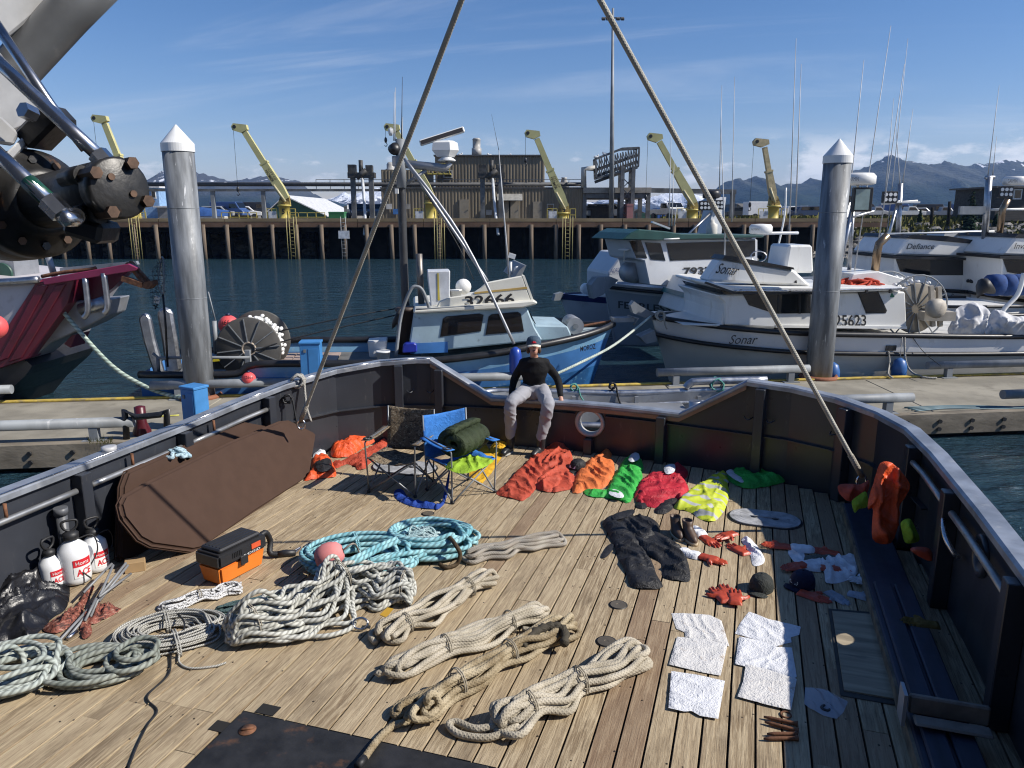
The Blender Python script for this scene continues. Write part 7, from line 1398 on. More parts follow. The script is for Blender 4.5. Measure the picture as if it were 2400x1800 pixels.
garment('red_jacket', 'crimson jacket with black cuffs and open hood laid on deck', 'jacket', [
    ('jacket_body', K7([(1280, 1370), (1330, 1260), (1420, 1210), (1520, 1190), (1640, 1220), (1700, 1300), (1690, 1370), (1560, 1400), (1480, 1460), (1380, 1450), (1300, 1400)]), F_RED, dict(h=.08, amp=.03, dirs=(1, .8))),
    ('hood', K7([(1490, 1215), (1530, 1180), (1600, 1135), (1690, 1165), (1695, 1220), (1650, 1245), (1560, 1250)]), F_RED, dict(h=.10, amp=.02)), ('hood_lining', K7([(1510, 1210), (1540, 1180), (1595, 1180), (1590, 1240), (1530, 1255)]), F_LIN, dict(h=.03, amp=.01, z0=.09)),
    ('sleeve', K7([(1288, 1400), (1325, 1275), (1400, 1222), (1440, 1260), (1400, 1360), (1350, 1440)]), F_RED, dict(h=.11, amp=.025)), ('sleeve', K7([(1575, 1330), (1610, 1250), (1690, 1285), (1702, 1365), (1630, 1405)]), F_RED, dict(h=.11, amp=.025)), ('cuff', K7([(1290, 1450), (1310, 1405), (1370, 1420), (1380, 1465), (1330, 1470)]), F_BLK, dict(h=.05, amp=.01)), ('cuff', K7([(1440, 1500), (1480, 1430), (1560, 1390), (1620, 1400), (1590, 1460), (1530, 1510)]), F_BLK, dict(h=.055, amp=.015))])
garment('hi_vis_jacket', 'hi-vis yellow jacket with grey reflective bands near the boots', 'jacket', [
    ('jacket_body', K8([(585, 105), (640, 40), (720, -20), (800, -50), (870, -60), (915, -10), (905, 80), (870, 150), (810, 190), (740, 170), (680, 130)]), F_HIV, dict(h=.09, amp=.035, dirs=(1, .8))), ('sleeve', K8([(760, -30), (800, -80), (880, -110), (915, -70), (900, -30), (830, -20)]), F_HIV, dict(h=.07, amp=.02))])
KS = lambda p: c8(1650, 823, 2.949, p)
garment('green_rain_trousers', 'green rain trousers with pale lining in shade by the stern bulwark', 'trousers', [
    ('leg', KS([(150, 870), (200, 860), (330, 860), (450, 815), (550, 840), (565, 900), (460, 935), (300, 955), (200, 920)]), F_GRN, dict(h=.13, amp=.03)), ('upper_leg', KS([(190, 840), (240, 790), (290, 765), (380, 770), (415, 800), (360, 850), (260, 860)]), F_GRN, dict(h=.17, amp=.03)), ('pale_lining', KS([(150, 870), (200, 862), (270, 920), (260, 950), (190, 915)]), F_LIN, dict(h=.03, amp=.01, z0=.07))])
garment('black_bib_trousers', 'black bib trousers with straps spread on the deck', 'trousers', [
    ('bib', K8([(160, 190), (250, 160), (400, 165), (480, 190), (500, 260), (420, 320), (330, 350), (240, 340), (190, 260)]), F_BLK, dict(h=.07, amp=.03)), ('leg', K8([(240, 320), (360, 330), (440, 400), (480, 500), (520, 580), (440, 595), (330, 580), (300, 500), (250, 400)]), F_BLK, dict(h=.07, amp=.03, dirs=(.7, 1.2))), ('leg', K8([(340, 280), (480, 250), (580, 300), (650, 380), (685, 530), (620, 545), (520, 520), (510, 440), (420, 380)]), F_BLK, dict(h=.07, amp=.03, dirs=(.7, 1.2))), ('strap', K8([(150, 395), (190, 330), (230, 325), (210, 370), (175, 405)]), F_BLK, dict(h=.02, amp=.005)), ('strap', K8([(225, 180), (335, 150), (340, 180), (235, 215)]), F_BLK, dict(h=.02, amp=.005, z0=.07))])
# orange gear to port beside the chairs
garment('orange_trousers', 'vivid orange rain trousers heaped against the port stern frame', 'trousers', [
    ('leg', K6([(475, 820), (480, 720), (600, 690), (640, 620), (700, 490), (760, 475), (860, 520), (895, 600), (860, 680), (760, 730), (640, 800)]), F_OR, dict(h=.16, amp=.04)), ('cuff', K6([(470, 815), (490, 720), (590, 690), (650, 760), (620, 815)]), F_OR, dict(h=.10, amp=.02))])
garment('salmon_jacket', 'salmon rain trousers spread under the camouflage chair', 'trousers', [('leg', K6([(480, 870), (560, 850), (700, 790), (840, 720), (950, 640), (955, 700), (900, 800), (760, 900), (680, 905), (600, 880), (510, 915)]), F_SAL, dict(h=.06, amp=.03)), ('knee', K6([(680, 910), (690, 870), (780, 850), (785, 890), (760, 920), (700, 930)]), F_SAL, dict(h=.07, amp=.02))])
garment('orange_black_bundle', 'orange and black folded oilskin touching the brown cushion end', 'jacket', [('body', K6([(230, 1020), (290, 940), (300, 850), (370, 800), (430, 810), (480, 870), (510, 980), (440, 1000), (330, 1010)]), F_OR, dict(h=.10, amp=.03)), ('black_panel', K6([(330, 920), (380, 895), (460, 885), (470, 970), (400, 1000), (350, 985)]), F_BLK, dict(h=.04, amp=.01, z0=.08)), ('white_lining', K6([(310, 800), (330, 770), (400, 760), (420, 790), (370, 810), (310, 840)]), F_WHT, dict(h=.06, amp=.02))])
garment('orange_cuff_piece', 'small orange cloth end behind the white lining at the cushion', 'cloth', [('cloth', K6([(320, 770), (325, 725), (390, 720), (410, 750), (370, 775)]), F_OR, dict(h=.07, amp=.02))])
garment('yellow_mat', 'ochre yellow mat under the blue chair', 'mat', [('mat_sheet', K6([(1640, 990), (1760, 1060), (1850, 960), (1940, 820), (1850, 790), (1800, 700), (1700, 800)]), fabric('ochre nylon', (.60, .34, .02)), dict(h=.02, amp=.015, smooth=False)), ('crumple', K6([(1840, 800), (1850, 720), (1960, 660), (1990, 720), (1930, 810)]), fabric('ochre nylon', (.6, .34, .02)), dict(h=.06, amp=.03))])
garment('chair_bag', 'royal blue chair bag curling on the deck under the chairs', 'bag', [('bag_body', K6([(1010, 1120), (1040, 1098), (1090, 1110), (1150, 1180), (1300, 1215), (1380, 1235), (1360, 1268), (1200, 1255), (1080, 1215), (1020, 1170)]), fabric('royal blue canvas', (.015, .05, .26)), dict(h=.05, amp=.02)), ('bag_flap', K6([(1340, 1250), (1395, 1240), (1440, 1180), (1495, 1090), (1480, 1160), (1430, 1240), (1380, 1275)]), fabric('royal blue canvas', (.015, .05, .26)), dict(h=.12, amp=.01, sag=lambda x, y: max(0, y+.02)*.6))])
# orange bibs hung over the bench end, lime jacket beneath
def hang(name, label, cat, px, Y, m, h=.10, amp=.04, tilt=.35, fr=6, dirs=(1.8, .5), w=.06, g=.013):
    n = V((-.15, -1, tilt)).normalized(); p0 = P(*px[0], Y); pl = []
    for x, y in px: r = ray(x, y); c = V((0, 0, CAMH)); pl.append(c+r*((p0-c).dot(n)/r.dot(n)))
    return drape(pl, m, name, None, h=h, amp=amp, n=n, fr=fr, dirs=dirs, ang=8, seed=len(px)+Y, w=w, g=g, label=label, cat=cat)
KB = lambda p: c8(1600, 550, 2.765, p)
hang('bulk_bag', 'crumpled white woven bulk bag next to the net reel', 'bag', KB([(1720, 640), (1745, 550), (1775, 480), (1840, 450), (1890, 440), (1960, 470), (2000, 540), (1990, 640), (1860, 655)]), 17.3, M_BAG, h=.42, amp=.15, tilt=.5, fr=4.5, dirs=(1, 1), w=.25, g=.035); hang('bulk_bag', 'crumpled white woven bulk bag cut by the right photo edge', 'bag', KB([(1960, 650), (1985, 560), (2010, 490), (2080, 500), (2150, 530), (2230, 530), (2320, 560), (2330, 650), (2150, 660)]), 17.1, M_BAG, h=.42, amp=.15, tilt=.5, fr=4.5, dirs=(1, 1), w=.25, g=.035)
hang('orange_bibs', 'dark orange rain bibs draped over the starboard bench end', 'trousers', KR([(1195, 885), (1245, 830), (1320, 860), (1420, 980), (1400, 1060), (1350, 1140), (1350, 1220), (1290, 1390), (1160, 1365), (1165, 1160), (1125, 1150)]), 6.35, F_OR, h=.10, amp=.075, fr=7, w=.09)
hang('rust_jacket', 'rust orange jacket crumpled left of the hanging bibs', 'jacket', KR([(925, 1000), (980, 985), (1080, 990), (1140, 960), (1130, 1040), (1060, 1080), (1000, 1110), (940, 1060)]), 6.75, F_SAL, tilt=.9); hang('lime_jacket', 'lime jacket sleeve under the rust orange jacket', 'jacket', KR([(1020, 1110), (1060, 1070), (1120, 1040), (1130, 1140), (1070, 1160), (1040, 1185)]), 6.6, F_LIME, tilt=.7); hang('lime_trousers', 'lime trousers hanging behind the orange bibs', 'trousers', KR([(1360, 1250), (1420, 1225), (1460, 1290), (1490, 1370), (1440, 1395), (1390, 1390), (1370, 1330)]), 6.0, F_LIME); hang('orange_gloves_pair', 'dark orange gloves behind the bench planks', 'gloves', KR([(1420, 1440), (1480, 1420), (1560, 1440), (1575, 1520), (1500, 1500)]), 5.6, F_RUB, tilt=.8)
# ---- towels
TW = [('white towel, crumpled corner, upper left of the six', K8([(570, 735), (640, 735), (800, 745), (870, 780), (918, 935), (830, 905), (740, 890), (655, 880), (650, 850), (600, 830)]), F_TERD), ('brown stained white towel in the middle of the left column', K8([(605, 880), (660, 885), (790, 895), (905, 935), (865, 1115), (760, 1095), (650, 1070), (555, 1048)]), F_TERD), ('clean white towel at the bottom of the left column', K8([(570, 1090), (700, 1110), (890, 1150), (850, 1380), (740, 1360), (690, 1330), (650, 1335), (552, 1315)]), F_TERRY),
      ('white towel at the top of the right column', K8([(1035, 725), (1150, 770), (1345, 815), (1335, 865), (1285, 880), (1290, 910), (1190, 935), (1060, 890), (950, 858), (985, 790)]), F_TERRY), ('white towel in the middle of the right column', K8([(975, 880), (1080, 900), (1190, 940), (1290, 945), (1320, 1120), (1300, 1135), (1150, 1080), (1010, 1060), (950, 1045)]), F_TERRY), ('stained white towel at the bottom of the right column', K8([(1015, 1048), (1150, 1085), (1320, 1138), (1285, 1328), (1130, 1290), (965, 1245), (1000, 1150)]), F_TERD)]
for i, (lab, px, m) in enumerate(TW): drape(gpts(px), m, 'towel', None, h=.011, w=.015, amp=.0065, fr=7, g=.011, seed=i*7.3, z0=.004+.006*(i % 3), label=lab, cat='towel', group='towels drying on deck', smooth=False)
# ---- gloves
GT = [(-.19, 0), (.0, -.01), (.19, 0), (.2, .34), (.36, .44), (.45, .58), (.38, .63), (.24, .52), (.22, .6), (.25, .9), (.18, .94), (.11, .88), (.105, .66), (.085, .66), (.08, .99), (.03, 1.02), (-.02, .98), (-.025, .66), (-.045, .66), (-.07, .94), (-.12, .97), (-.16, .92), (-.14, .63), (-.16, .6), (-.22, .82), (-.28, .78), (-.23, .5), (-.2, .3)]
def glove(px, py, ang, label, m=None, L=.27, flip=1, cuff=None, z0=.004, amp=.006):
    c = G(px, py); ca, sa = math.cos(R(ang)), math.sin(R(ang)); pts = [c+V(((x*flip*ca-(y-.45)*sa)*L, (x*flip*sa+(y-.45)*ca)*L, 0)) for x, y in [(x_*(.78 if y_ > .64 else 1), y_) for x_, y_ in GT]]; e = E('work_glove', c, label, 'glove', 'work gloves drying on deck'); drape(pts, m or F_RUB, 'hand', e, h=.026, w=.022, amp=amp, puff=True, g=.0085, smooth=False, seed=px*.1, fr=14, z0=z0)
    if cuff: q = [c+V(((x*ca-(y-.45)*sa)*L, (x*sa+(y-.45)*ca)*L, 0)) for x, y in ((-.2, .05), (.2, .05), (.26, -.3), (.2, -.75), (-.18, -.7), (-.27, -.3))]; drape(q, cuff, 'sleeve', e, h=.04, w=.03, amp=.016, puff=True, g=.011, seed=py*.1, fr=12)
gl = [(1663, 1270, 200, 'orange glove with white sleeve nearest the brown boots', F_WHT), (1668, 1315, 235, 'orange glove with white sleeve lying by the trouser knee', F_WHT), (1702, 1262, 120, 'orange glove with fingers towards the boots beside the oval hatch', None), (1730, 1290, 25, 'shiny orange glove in the middle of the sunlit gloves', None), (1688, 1400, 10, 'left orange glove of the upright pair beside the dark grey cap', None), (1722, 1408, -14, 'right orange glove of the upright pair beside the dark grey cap', None), (1706, 1390, -2, 'orange glove on top of the pair beside the dark grey cap', None),
      (1822, 1284, 75, 'orange glove with white sleeve at the shadow edge', F_WHT), (1862, 1335, 110, 'orange glove under the navy cap in shadow', F_WHT), (1935, 1296, 60, 'orange glove beside the green grey cloth in shadow', None), (1955, 1340, 250, 'orange glove with white sleeve in the dark heap', F_WHT), (2030, 1370, 80, 'pinkish white glove liner nearest the bench', F_WHT), (1905, 1400, 230, 'long orange glove pointing to the plywood hatch', None)]
for i, (x, y, a, lab, cf) in enumerate(gl): glove(x, y, a, lab, None if 'liner' not in lab else F_WHT, cuff=cf, flip=1 if i % 2 else -1, z0=.004+.012*(i % 3))
glove(1962, 1402, 200, 'grey knitted glove by the corner of the plywood hatch', fabric('grey knit', (.30, .33, .38), rough=.95), .24); glove(2020, 1400, 240, 'striped grey knitted glove between hatch and bench', fabric('striped knit', (.36, .39, .45), rough=.95), .24, -1)
c = G(1768, 1306); drape(gpts(K8([(990, 300), (1030, 280), (1080, 330), (1125, 400), (1120, 440), (1060, 450), (1040, 380)])), F_WHT, 'glove_liner', None, h=.04, amp=.02, w=.03, g=.011, label='white cotton glove liner standing right of the sunlit gloves', cat='glove liner'); drape(gpts(K8([(1460, 420), (1520, 400), (1640, 390), (1720, 440), (1700, 490), (1620, 540), (1500, 560), (1480, 490), (1410, 470)])), F_WHT, 'sleeve_heap', None, h=.05, amp=.03, w=.03, g=.011, label='crumpled white plastic sleeves in shadow right of the navy cap', cat='sleeves'); drape(gpts(K8([(1270, 350), (1330, 340), (1370, 400), (1330, 440), (1280, 400)])), F_WHT, 'white_rag', None, h=.03, amp=.02, w=.03, g=.011, label='small white rag between the orange gloves in shadow', cat='rag'); drape(gpts(K8([(1360, 400), (1440, 385), (1560, 390), (1580, 410), (1480, 430), (1400, 440)])), fabric('green grey knit', (.10, .11, .095)), 'grey_cloth', None, h=.03, amp=.015, g=.011, label='green grey cloth in shadow above the white sleeves', cat='cloth')
# ---- caps
def cap_hat(px, py, ang, m, label, brim=None, badge=None, bm=None, r=.095, tilt=0):
    c = G(px, py, .004); e = E('baseball_cap', c, label, 'cap'); d = V((math.cos(R(ang)), math.sin(R(ang)), 0)); t = V((-d.y, d.x, 0)); s = MB()
    s.loft([[c+(d*math.cos(a)*1.12+t*math.sin(a))*r*w+V((0, 0, z)) for a in [i*.2618 for i in range(24)]] for w, z in ((1.0, 0), (1.02, .03), (.97, .065), (.82, .10), (.55, .122), (.2, .132), (.01, .133))]); s.build('crown', m, e)
    s = MB(); s.grid(lambda u, v: c+d*(r*1.0+v*.075*math.cos((u-.5)*2.2))+t*(u-.5)*2*r*.92*(1-.12*v)+V((0, 0, .018-.02*(2*(u-.5))**2-v*.008)), 14, 5); s.build('brim', brim or m, e, solid=.005)
    s = MB(); s.sphere(c+V((0, 0, .135)), .008, 8); s.build('button', m, e)
    if badge:
        q = c+d*(r*1.08)+V((0, 0, .05)); u = t*-1 if False else t; text(badge, [q-u*.045+V((0, 0, -.012)), q+u*.045+V((0, 0, -.012)), q+u*.045-d*.012+V((0, 0, .016)), q-u*.045-d*.012+V((0, 0, .016))], bm or M_WPLAS, e, 'badge')
cap_hat(1354, 1100, 225, F_BLK, 'black cap on the light orange jacket', badge='— —'); cap_hat(1784, 1380, 235, fabric('charcoal cotton', (.030, .034, .032)), 'charcoal cap beside the upright orange gloves', fabric('charcoal cotton', (.03, .034, .032))); cap_hat(1880, 1372, 205, F_NAVY, 'navy cap with white lettering in the shadow', badge='MEDCO')
# ---- boots
M_BOOT = mat('dark brown leather boot', (.085, .052, .034), .5, var=.3, vs=12, bmp=.2); M_SOLE = mat('cream boot sole', (.42, .34, .23), .7)
def boot(px, py, ang, label, hgt=.175, m=M_BOOT):
    c = G(px, py); d = V((math.cos(R(ang)), math.sin(R(ang)), 0)); t = V((-d.y, d.x, 0)); e = E('boot', c, label, 'boot', 'pair of brown deck boots'); ov = lambda o, rx, ry, z: [c+d*(o+rx*math.cos(a))+t*ry*math.sin(a)+V((0, 0, z)) for a in [i*.3142 for i in range(20)]]
    s = MB(); s.loft([ov(.05, .135, .05, .025), ov(.05, .135, .052, .05), ov(.03, .11, .05, .08), ov(-.01, .068, .048, .11), ov(-.025, .055, .048, .14), ov(-.03, .06, .052, hgt), ov(-.03, .05, .043, hgt+.002), ov(-.025, .045, .04, .06)]); s.build('upper', m, e); s = MB(); s.loft([ov(.05, .142, .056, 0), ov(.05, .142, .056, .028), ov(.05, .12, .045, .03)], caps=True); s.build('sole', M_SOLE, e)
boot(1583, 1252, 275, 'left brown boot of the pair above the black trousers'); boot(1612, 1262, 280, 'right brown boot of the pair nearest the hi-vis jacket')
# ---- pins, bag with a ring
for i, (a, b) in enumerate((((1790, 1680), (1870, 1697)), ((1792, 1692), (1872, 1713)), ((1798, 1720), (1868, 1720)), ((1790, 1731), (1870, 1730)))):
    p, q = G(*a, .016), G(*b, .016); s = MB(); d = (q-p).normalized(); s.tube([p, p+d*.04, q-d*.02, q], .012, 8, rs=[.006, .012, .012, .019]); s.build('steel_pin', M_RUST, None, ('topmost', 'second', 'third', 'lowest')[i]+' rusty steel pin of the four below the towels', 'pin', 'rusty steel pins')
mp, nt, bs = nt_new('clear plastic bag'); bs.inputs['Base Color'].default_value = (.62, .66, .75, 1); bs.inputs['Roughness'].default_value = .22; bs.inputs['Alpha'].default_value = .42
drape(gpts(K8([(1370, 1180), (1480, 1190), (1628, 1265), (1600, 1330), (1560, 1372), (1480, 1350), (1400, 1310), (1365, 1280)])), mp, 'plastic_bag', None, h=.028, amp=.015, w=.04, g=.014, label='clear plastic bag holding a steel ring beside the hatch', cat='plastic bag', smooth=False)
c = G(1936, 1660, .012); s = MB(); s.tube([c+V((.024*math.cos(a), .024*math.sin(a), 0)) for a in [i*.3927 for i in range(16)]], .011, 8, closed=True); s.build('steel_ring', M_BLKP, None, 'dark steel ring inside the clear plastic bag', 'ring')
c = G(1842, 1675, .004); s = MB(); s.tube([c+V((.03*math.cos(a), .03*math.sin(a), 0)) for a in [i*.3927 for i in range(16)]], .006, 6, closed=True); s.build('steel_washer', M_RUST, None, 'rusty washer between towel and steel pins', 'washer')
glove(2155, 1500, 70, 'brown and yellow leather glove on the bench boards', fabric('brown yellow leather', (.14, .09, .02)), .26, z0=.13)

# ================================================================ CUSHIONS, GEAR TO PORT
M_BRN = fabric('brown canvas', (.062, .037, .027), var=.06, rough=.9, gloss=.15, wr=.03)
def cushion(px, b0, b1, lean, th, label):
    p0, p1 = (b0, b1) if isinstance(b0, V) else (G(*b0), G(*b1)); d = (p1-p0).normalized(); out = V((-d.y, d.x, 0)); u = out*math.cos(R(lean))+V((0, 0, math.sin(R(lean)))); n = d.cross(u).normalized(); pts = []
    for x, y in px: r = ray(x, y); c = V((0, 0, CAMH)); pts.append(c+r*((p0-c).dot(n)/r.dot(n)))
    if n.dot(V((0, 0, CAMH))-p0) < 0: n = -n
    e = E('foam_cushion', lerp(p0, p1, .5), label, 'cushion', 'brown foam cushions leaning on the port bulwark'); s = MB(); s.prism([p-n*th for p in pts], n*th); s.build('foam_slab', M_BRN, e, bevel=.028, seg=3)
    ce = sum(pts, V())/len(pts); s = MB(); s.tube([ce+(p-ce)*1.004-n*th*.5 for p in pts], .006, 6, closed=True); s.build('piping', M_BRN, e)
k = 1.085
cushion([(282, 1180), (292, 1160), (352, 1126), (540, 1035), (660, 985), (680, 983), (735, 1010), (743, 1020), (728, 1112), (712, 1128), (600, 1200), (478, 1286), (455, 1291), (360, 1278), (330, 1262), (290, 1212)], (467, 1291), (727, 1117), 62, .10, 'large brown foam cushion in front, leaning on the other cushion')
cushion([(287, 1140), (300, 1104), (420, 1050), (570, 987), (628, 998), (690, 1050), (640, 1130), (420, 1250), (350, 1300), (295, 1316), (281, 1310)], B(-5.14, 4.95), B(-5.2, 7.5), 74, .10, 'brown foam cushion behind, against the port bulwark')
# sprayers
def sprayer(px, py, h, label, rz=0, handle=True, text_=True):
    c = G(px, py); e = E('pump_sprayer', c, label, 'sprayer', 'white pump sprayers by the port bulwark'); r = h*.30; s = MB(); s.lathe([(r*.7, 0), (r*.95, .015), (r, .05), (r, h*.6), (r*.92, h*.78), (r*.5, h*.9), (r*.36, h*.94), (r*.36, h)], c, n=24); s.build('tank', mat('milky white plastic', (.70, .71, .72), .4, var=.03, bmp=0), e)
    s = MB(); s.lathe([(r*.5, h*.96), (r*.52, h*1.08), (r*.3, h*1.12), (.02, h*1.14)], c, n=18); s.build('pump_cap', M_BLACK, e); d = V((math.cos(rz), math.sin(rz), 0)); q = c+V((0, 0, h*1.12)); s = MB(); s.tube(catmull([q-d*.0, q-d*.045+V((0, 0, .03)), q-d*.05+V((0, 0, .09)), q+d*.05+V((0, 0, .09)), q+d*.045+V((0, 0, .03)), q], 4), .011, 7); s.build('pump_handle', M_BLACK, e)
    s = MB(); s.tube(catmull([c+d*r*.4+V((0, 0, h*.93)), c+d*r*1.3+V((0, 0, h*.95)), c+d*r*1.5+V((0, 0, h*.6)), c+d*r*1.1+V((0, -.05, h*.3))], 6), .006, 6); s.build('hose', M_BLACK, e)
    v = V((0, 0, CAMH))-c; v.z = 0; v.normalize(); v = Matrix.Rotation(.55, 3, 'Z')@v; t = V((-v.y, v.x, 0)); wrap = lambda u, z: c+(v*math.cos(u)+t*math.sin(u))*(r+.0025)+V((0, 0, z)); s = MB(); s.grid(lambda u, w_: wrap((u-.5)*1.3, lerp(h*.42, h*.58, w_)), 8, 1); s.build('red_label', mat('red label print', (.55, .02, .03), .5, bmp=0), e); s = MB(); s.grid(lambda u, w_: wrap((u-.5)*1.3, lerp(h*.18, h*.42, w_)), 8, 1); s.build('white_label', M_WPLAS, e)
    pu = lambda a0, a1: (lambda u, w_, p: wrap(lerp(a0, a1, u), p.z)+(v*.002)); qd = lambda z0, z1: [c+V((-.01, 0, z0)), c+V((.01, 0, z0)), c+V((.01, 0, z1)), c+V((-.01, 0, z1))]
    text('ACE', qd(h*.22, h*.37), MATS['red label print'], e, push=pu(-.5, .5), bold=.03); text('Home', qd(h*.46, h*.54), M_WPLAS, e, push=pu(-.5, .4))
sprayer(180, 1362, .40, 'tall white pump sprayer with red label in the middle', .6); sprayer(228, 1335, .34, 'white pump sprayer at right, half in shade by the vent', .9); sprayer(126, 1376, .30, 'white pump sprayer at left with black shoulder strap', 1.3)
s = MB(); s.tube([G(152, 1312, .22), G(215, 1356, .06)], .006, 6); s.build('spray_wand', M_BLACK, None, 'black spray wand with red grip across the sprayers', 'wand'); s = MB(); s.tube([G(142, 1304, .25), G(160, 1318, .2)], .013, 8); s.build('wand_grip', mat('red plastic', (.6, .02, .02), .4), None, 'red grip of the spray wand', 'grip')
# rubbish bag
M_BIN = mat('black bin bag', (.010, .010, .012), .36, var=.2, vs=6, bmp=.5, bs=9, bd=.03, spec=.4)
drape(gpts(K4([(-90, 420), (0, 370), (150, 290), (230, 235), (330, 240), (420, 280), (488, 340), (480, 520), (380, 600), (300, 690), (200, 780), (60, 760), (-90, 800)])), M_BIN, 'rubbish_bag', None, h=.26, w=.14, amp=.07, fr=5.5, g=.014, ang=35, seed=4.4, label='crumpled black rubbish bag in the port corner', cat='bag')
# folded chair with red camouflage cloth
e = E('folded_chair', G(190, 1450), 'folded camp chair with grey poles and red camouflage cloth', 'folded chair')
for a, b_ in (((K4([(790, 215)])[0], .16), (K4([(590, 420)])[0], .1)), ((K4([(800, 225)])[0], .2), (K4([(640, 590)])[0], .04)), ((K4([(890, 210)])[0], .2), (K4([(690, 460)])[0], .08)), ((K4([(905, 225)])[0], .18), (K4([(700, 480)])[0], .05)), ((K4([(925, 285)])[0], .08), (K4([(700, 450)])[0], .12)), ((K4([(680, 460)])[0], .12), (K4([(600, 620)])[0], .04)), ((K4([(740, 420)])[0], .05), (K4([(480, 740)])[0], .02)), ((K4([(620, 540)])[0], .06), (K4([(390, 790)])[0], .02))):
    s = MB(); s.tube([G(*a[0], a[1]), G(*b_[0], b_[1])], .0105, 8); s.build('pole', mat('grey chair tube', (.20, .205, .21), .5, .1), e)
for px, h_ in (([(300, 680), (400, 610), (530, 530), (620, 400), (670, 390), (600, 520), (560, 620), (480, 680), (380, 720)], .09), ([(560, 620), (620, 550), (740, 510), (860, 540), (780, 590), (660, 650), (600, 660)], .07), ([(570, 640), (620, 620), (650, 680), (640, 740), (580, 745)], .07)): drape(gpts(K4(px)), M_CAMORED, 'camouflage_cloth', e, h=h_, amp=.035, g=.014, fr=9)
s = MB(); s.tube([G(*K4([(450, 725)])[0], .02), G(*K4([(375, 800)])[0], .015)], .012, 8); s.build('marker_pen', mat('dark teal plastic', (.01, .05, .06), .4), None, 'dark teal marker lying below the folded chair', 'marker'); s = MB(); s.tube([G(*K4([(545, 690)])[0], .02), G(*K4([(475, 745)])[0], .016)], .014, 8); s.build('silver_tube', M_SS, None, 'silver tube end lying below the folded chair', 'tube')
c = G(318, 1335); s = MB(); s.box(c+V((0, 0, .045)), (.16, .12, .09), .4); s.build('cardboard_box', mat('cardboard', (.36, .24, .12), .85, var=.1), None, 'small cardboard box behind the folded chair', 'box', bevel=.003)
# vacuum tool box
A = G(519, 1379); D_ = (G(612, 1330)-A); L_ = .50; u = D_.normalized(); v = V((-u.y, u.x, 0)); W_ = .27; e = E('shop_vacuum', A, 'orange and black tool box vacuum with a hose', 'vacuum')
bx = lambda x0, x1, y0, y1, z0, z1, ins=0: [[A+u*x+v*y+V((0, 0, z)) for x, y in ((x0+i, y0+i), (x1-i, y0+i), (x1-i, y1-i), (x0+i, y1-i))] for z, i in ((z0, ins), (z1, 0))]
s = MB(); s.loft(bx(0, L_, 0, W_, 0, .17, .025), caps=True, sm=False); lo_ = s.build('orange_base', mat('orange plastic', (.72, .20, .025), .45, var=.06, bmp=.05), e, bevel=.018, seg=2); M_BP = mat('black plastic', (.022, .022, .024), .45, var=.15, bmp=.1, bs=80)
s = MB(); s.loft(bx(-.012, L_+.012, -.012, W_+.012, .165, .285), caps=True, sm=False); li = s.build('black_lid', M_BP, e, bevel=.02, seg=2); s = MB(); s.loft(bx(.03, L_-.03, .02, W_-.02, .283, .318, .0), caps=True, sm=False); s.build('lid_top', M_BP, li, bevel=.012)
for i in range(5): s = MB(); s.loft(bx(.06, L_-.06, .045+i*.042, .058+i*.042, .316, .324), caps=True, sm=False); s.build('lid_ridge', M_BP, li)
f = lambda x, z, o=-.015: A+u*x+v*o+V((0, 0, z)); s = MB(); s.prism([f(.33, .215), f(.43, .215), f(.43, .262), f(.33, .262)], -v*.004); s.build('red_switch', mat('red orange plate', (.60, .09, .03), .5), li); text('RIDGID', [f(.24, .185, -.017), f(.42, .185, -.017), f(.42, .205, -.017), f(.24, .205, -.017)], M_WPLAS, li); s = MB(); s.prism([f(.20, .12), f(.28, .12), f(.28, .20), f(.20, .20)], -v*.012); s.build('latch', M_BP, li, bevel=.004); 
for i in range(6): s = MB(); s.bar(f(.13+.018*i, .215, -.014), f(.13+.018*i, .26, -.014), .008, .006); s.build('vent_slot', M_BLACK, li)
s = MB(); q = A+u*(L_+.01)+v*.1+V((0, 0, .22)); s.tube(catmull([q, q+u*.09+V((0, 0, .02)), q+u*.14+V((0, 0, -.08)), q+u*.10-v*.03+V((0, 0, -.17)), q+u*.14-v*.08+V((0, 0, -.19))], 8), .026, 10, rs=[.024+.004*(i % 2) for i in range(33)]); s.build('hose', M_BLACK, e); s = MB(); q2 = q+u*.14-v*.08+V((0, 0, -.19)); s.tube([q2, q2+u*.05-v*.05, q2+u*.10-v*.12], .032, 12, rs=[.028, .034, .026]); s.build('nozzle', M_BP, e)

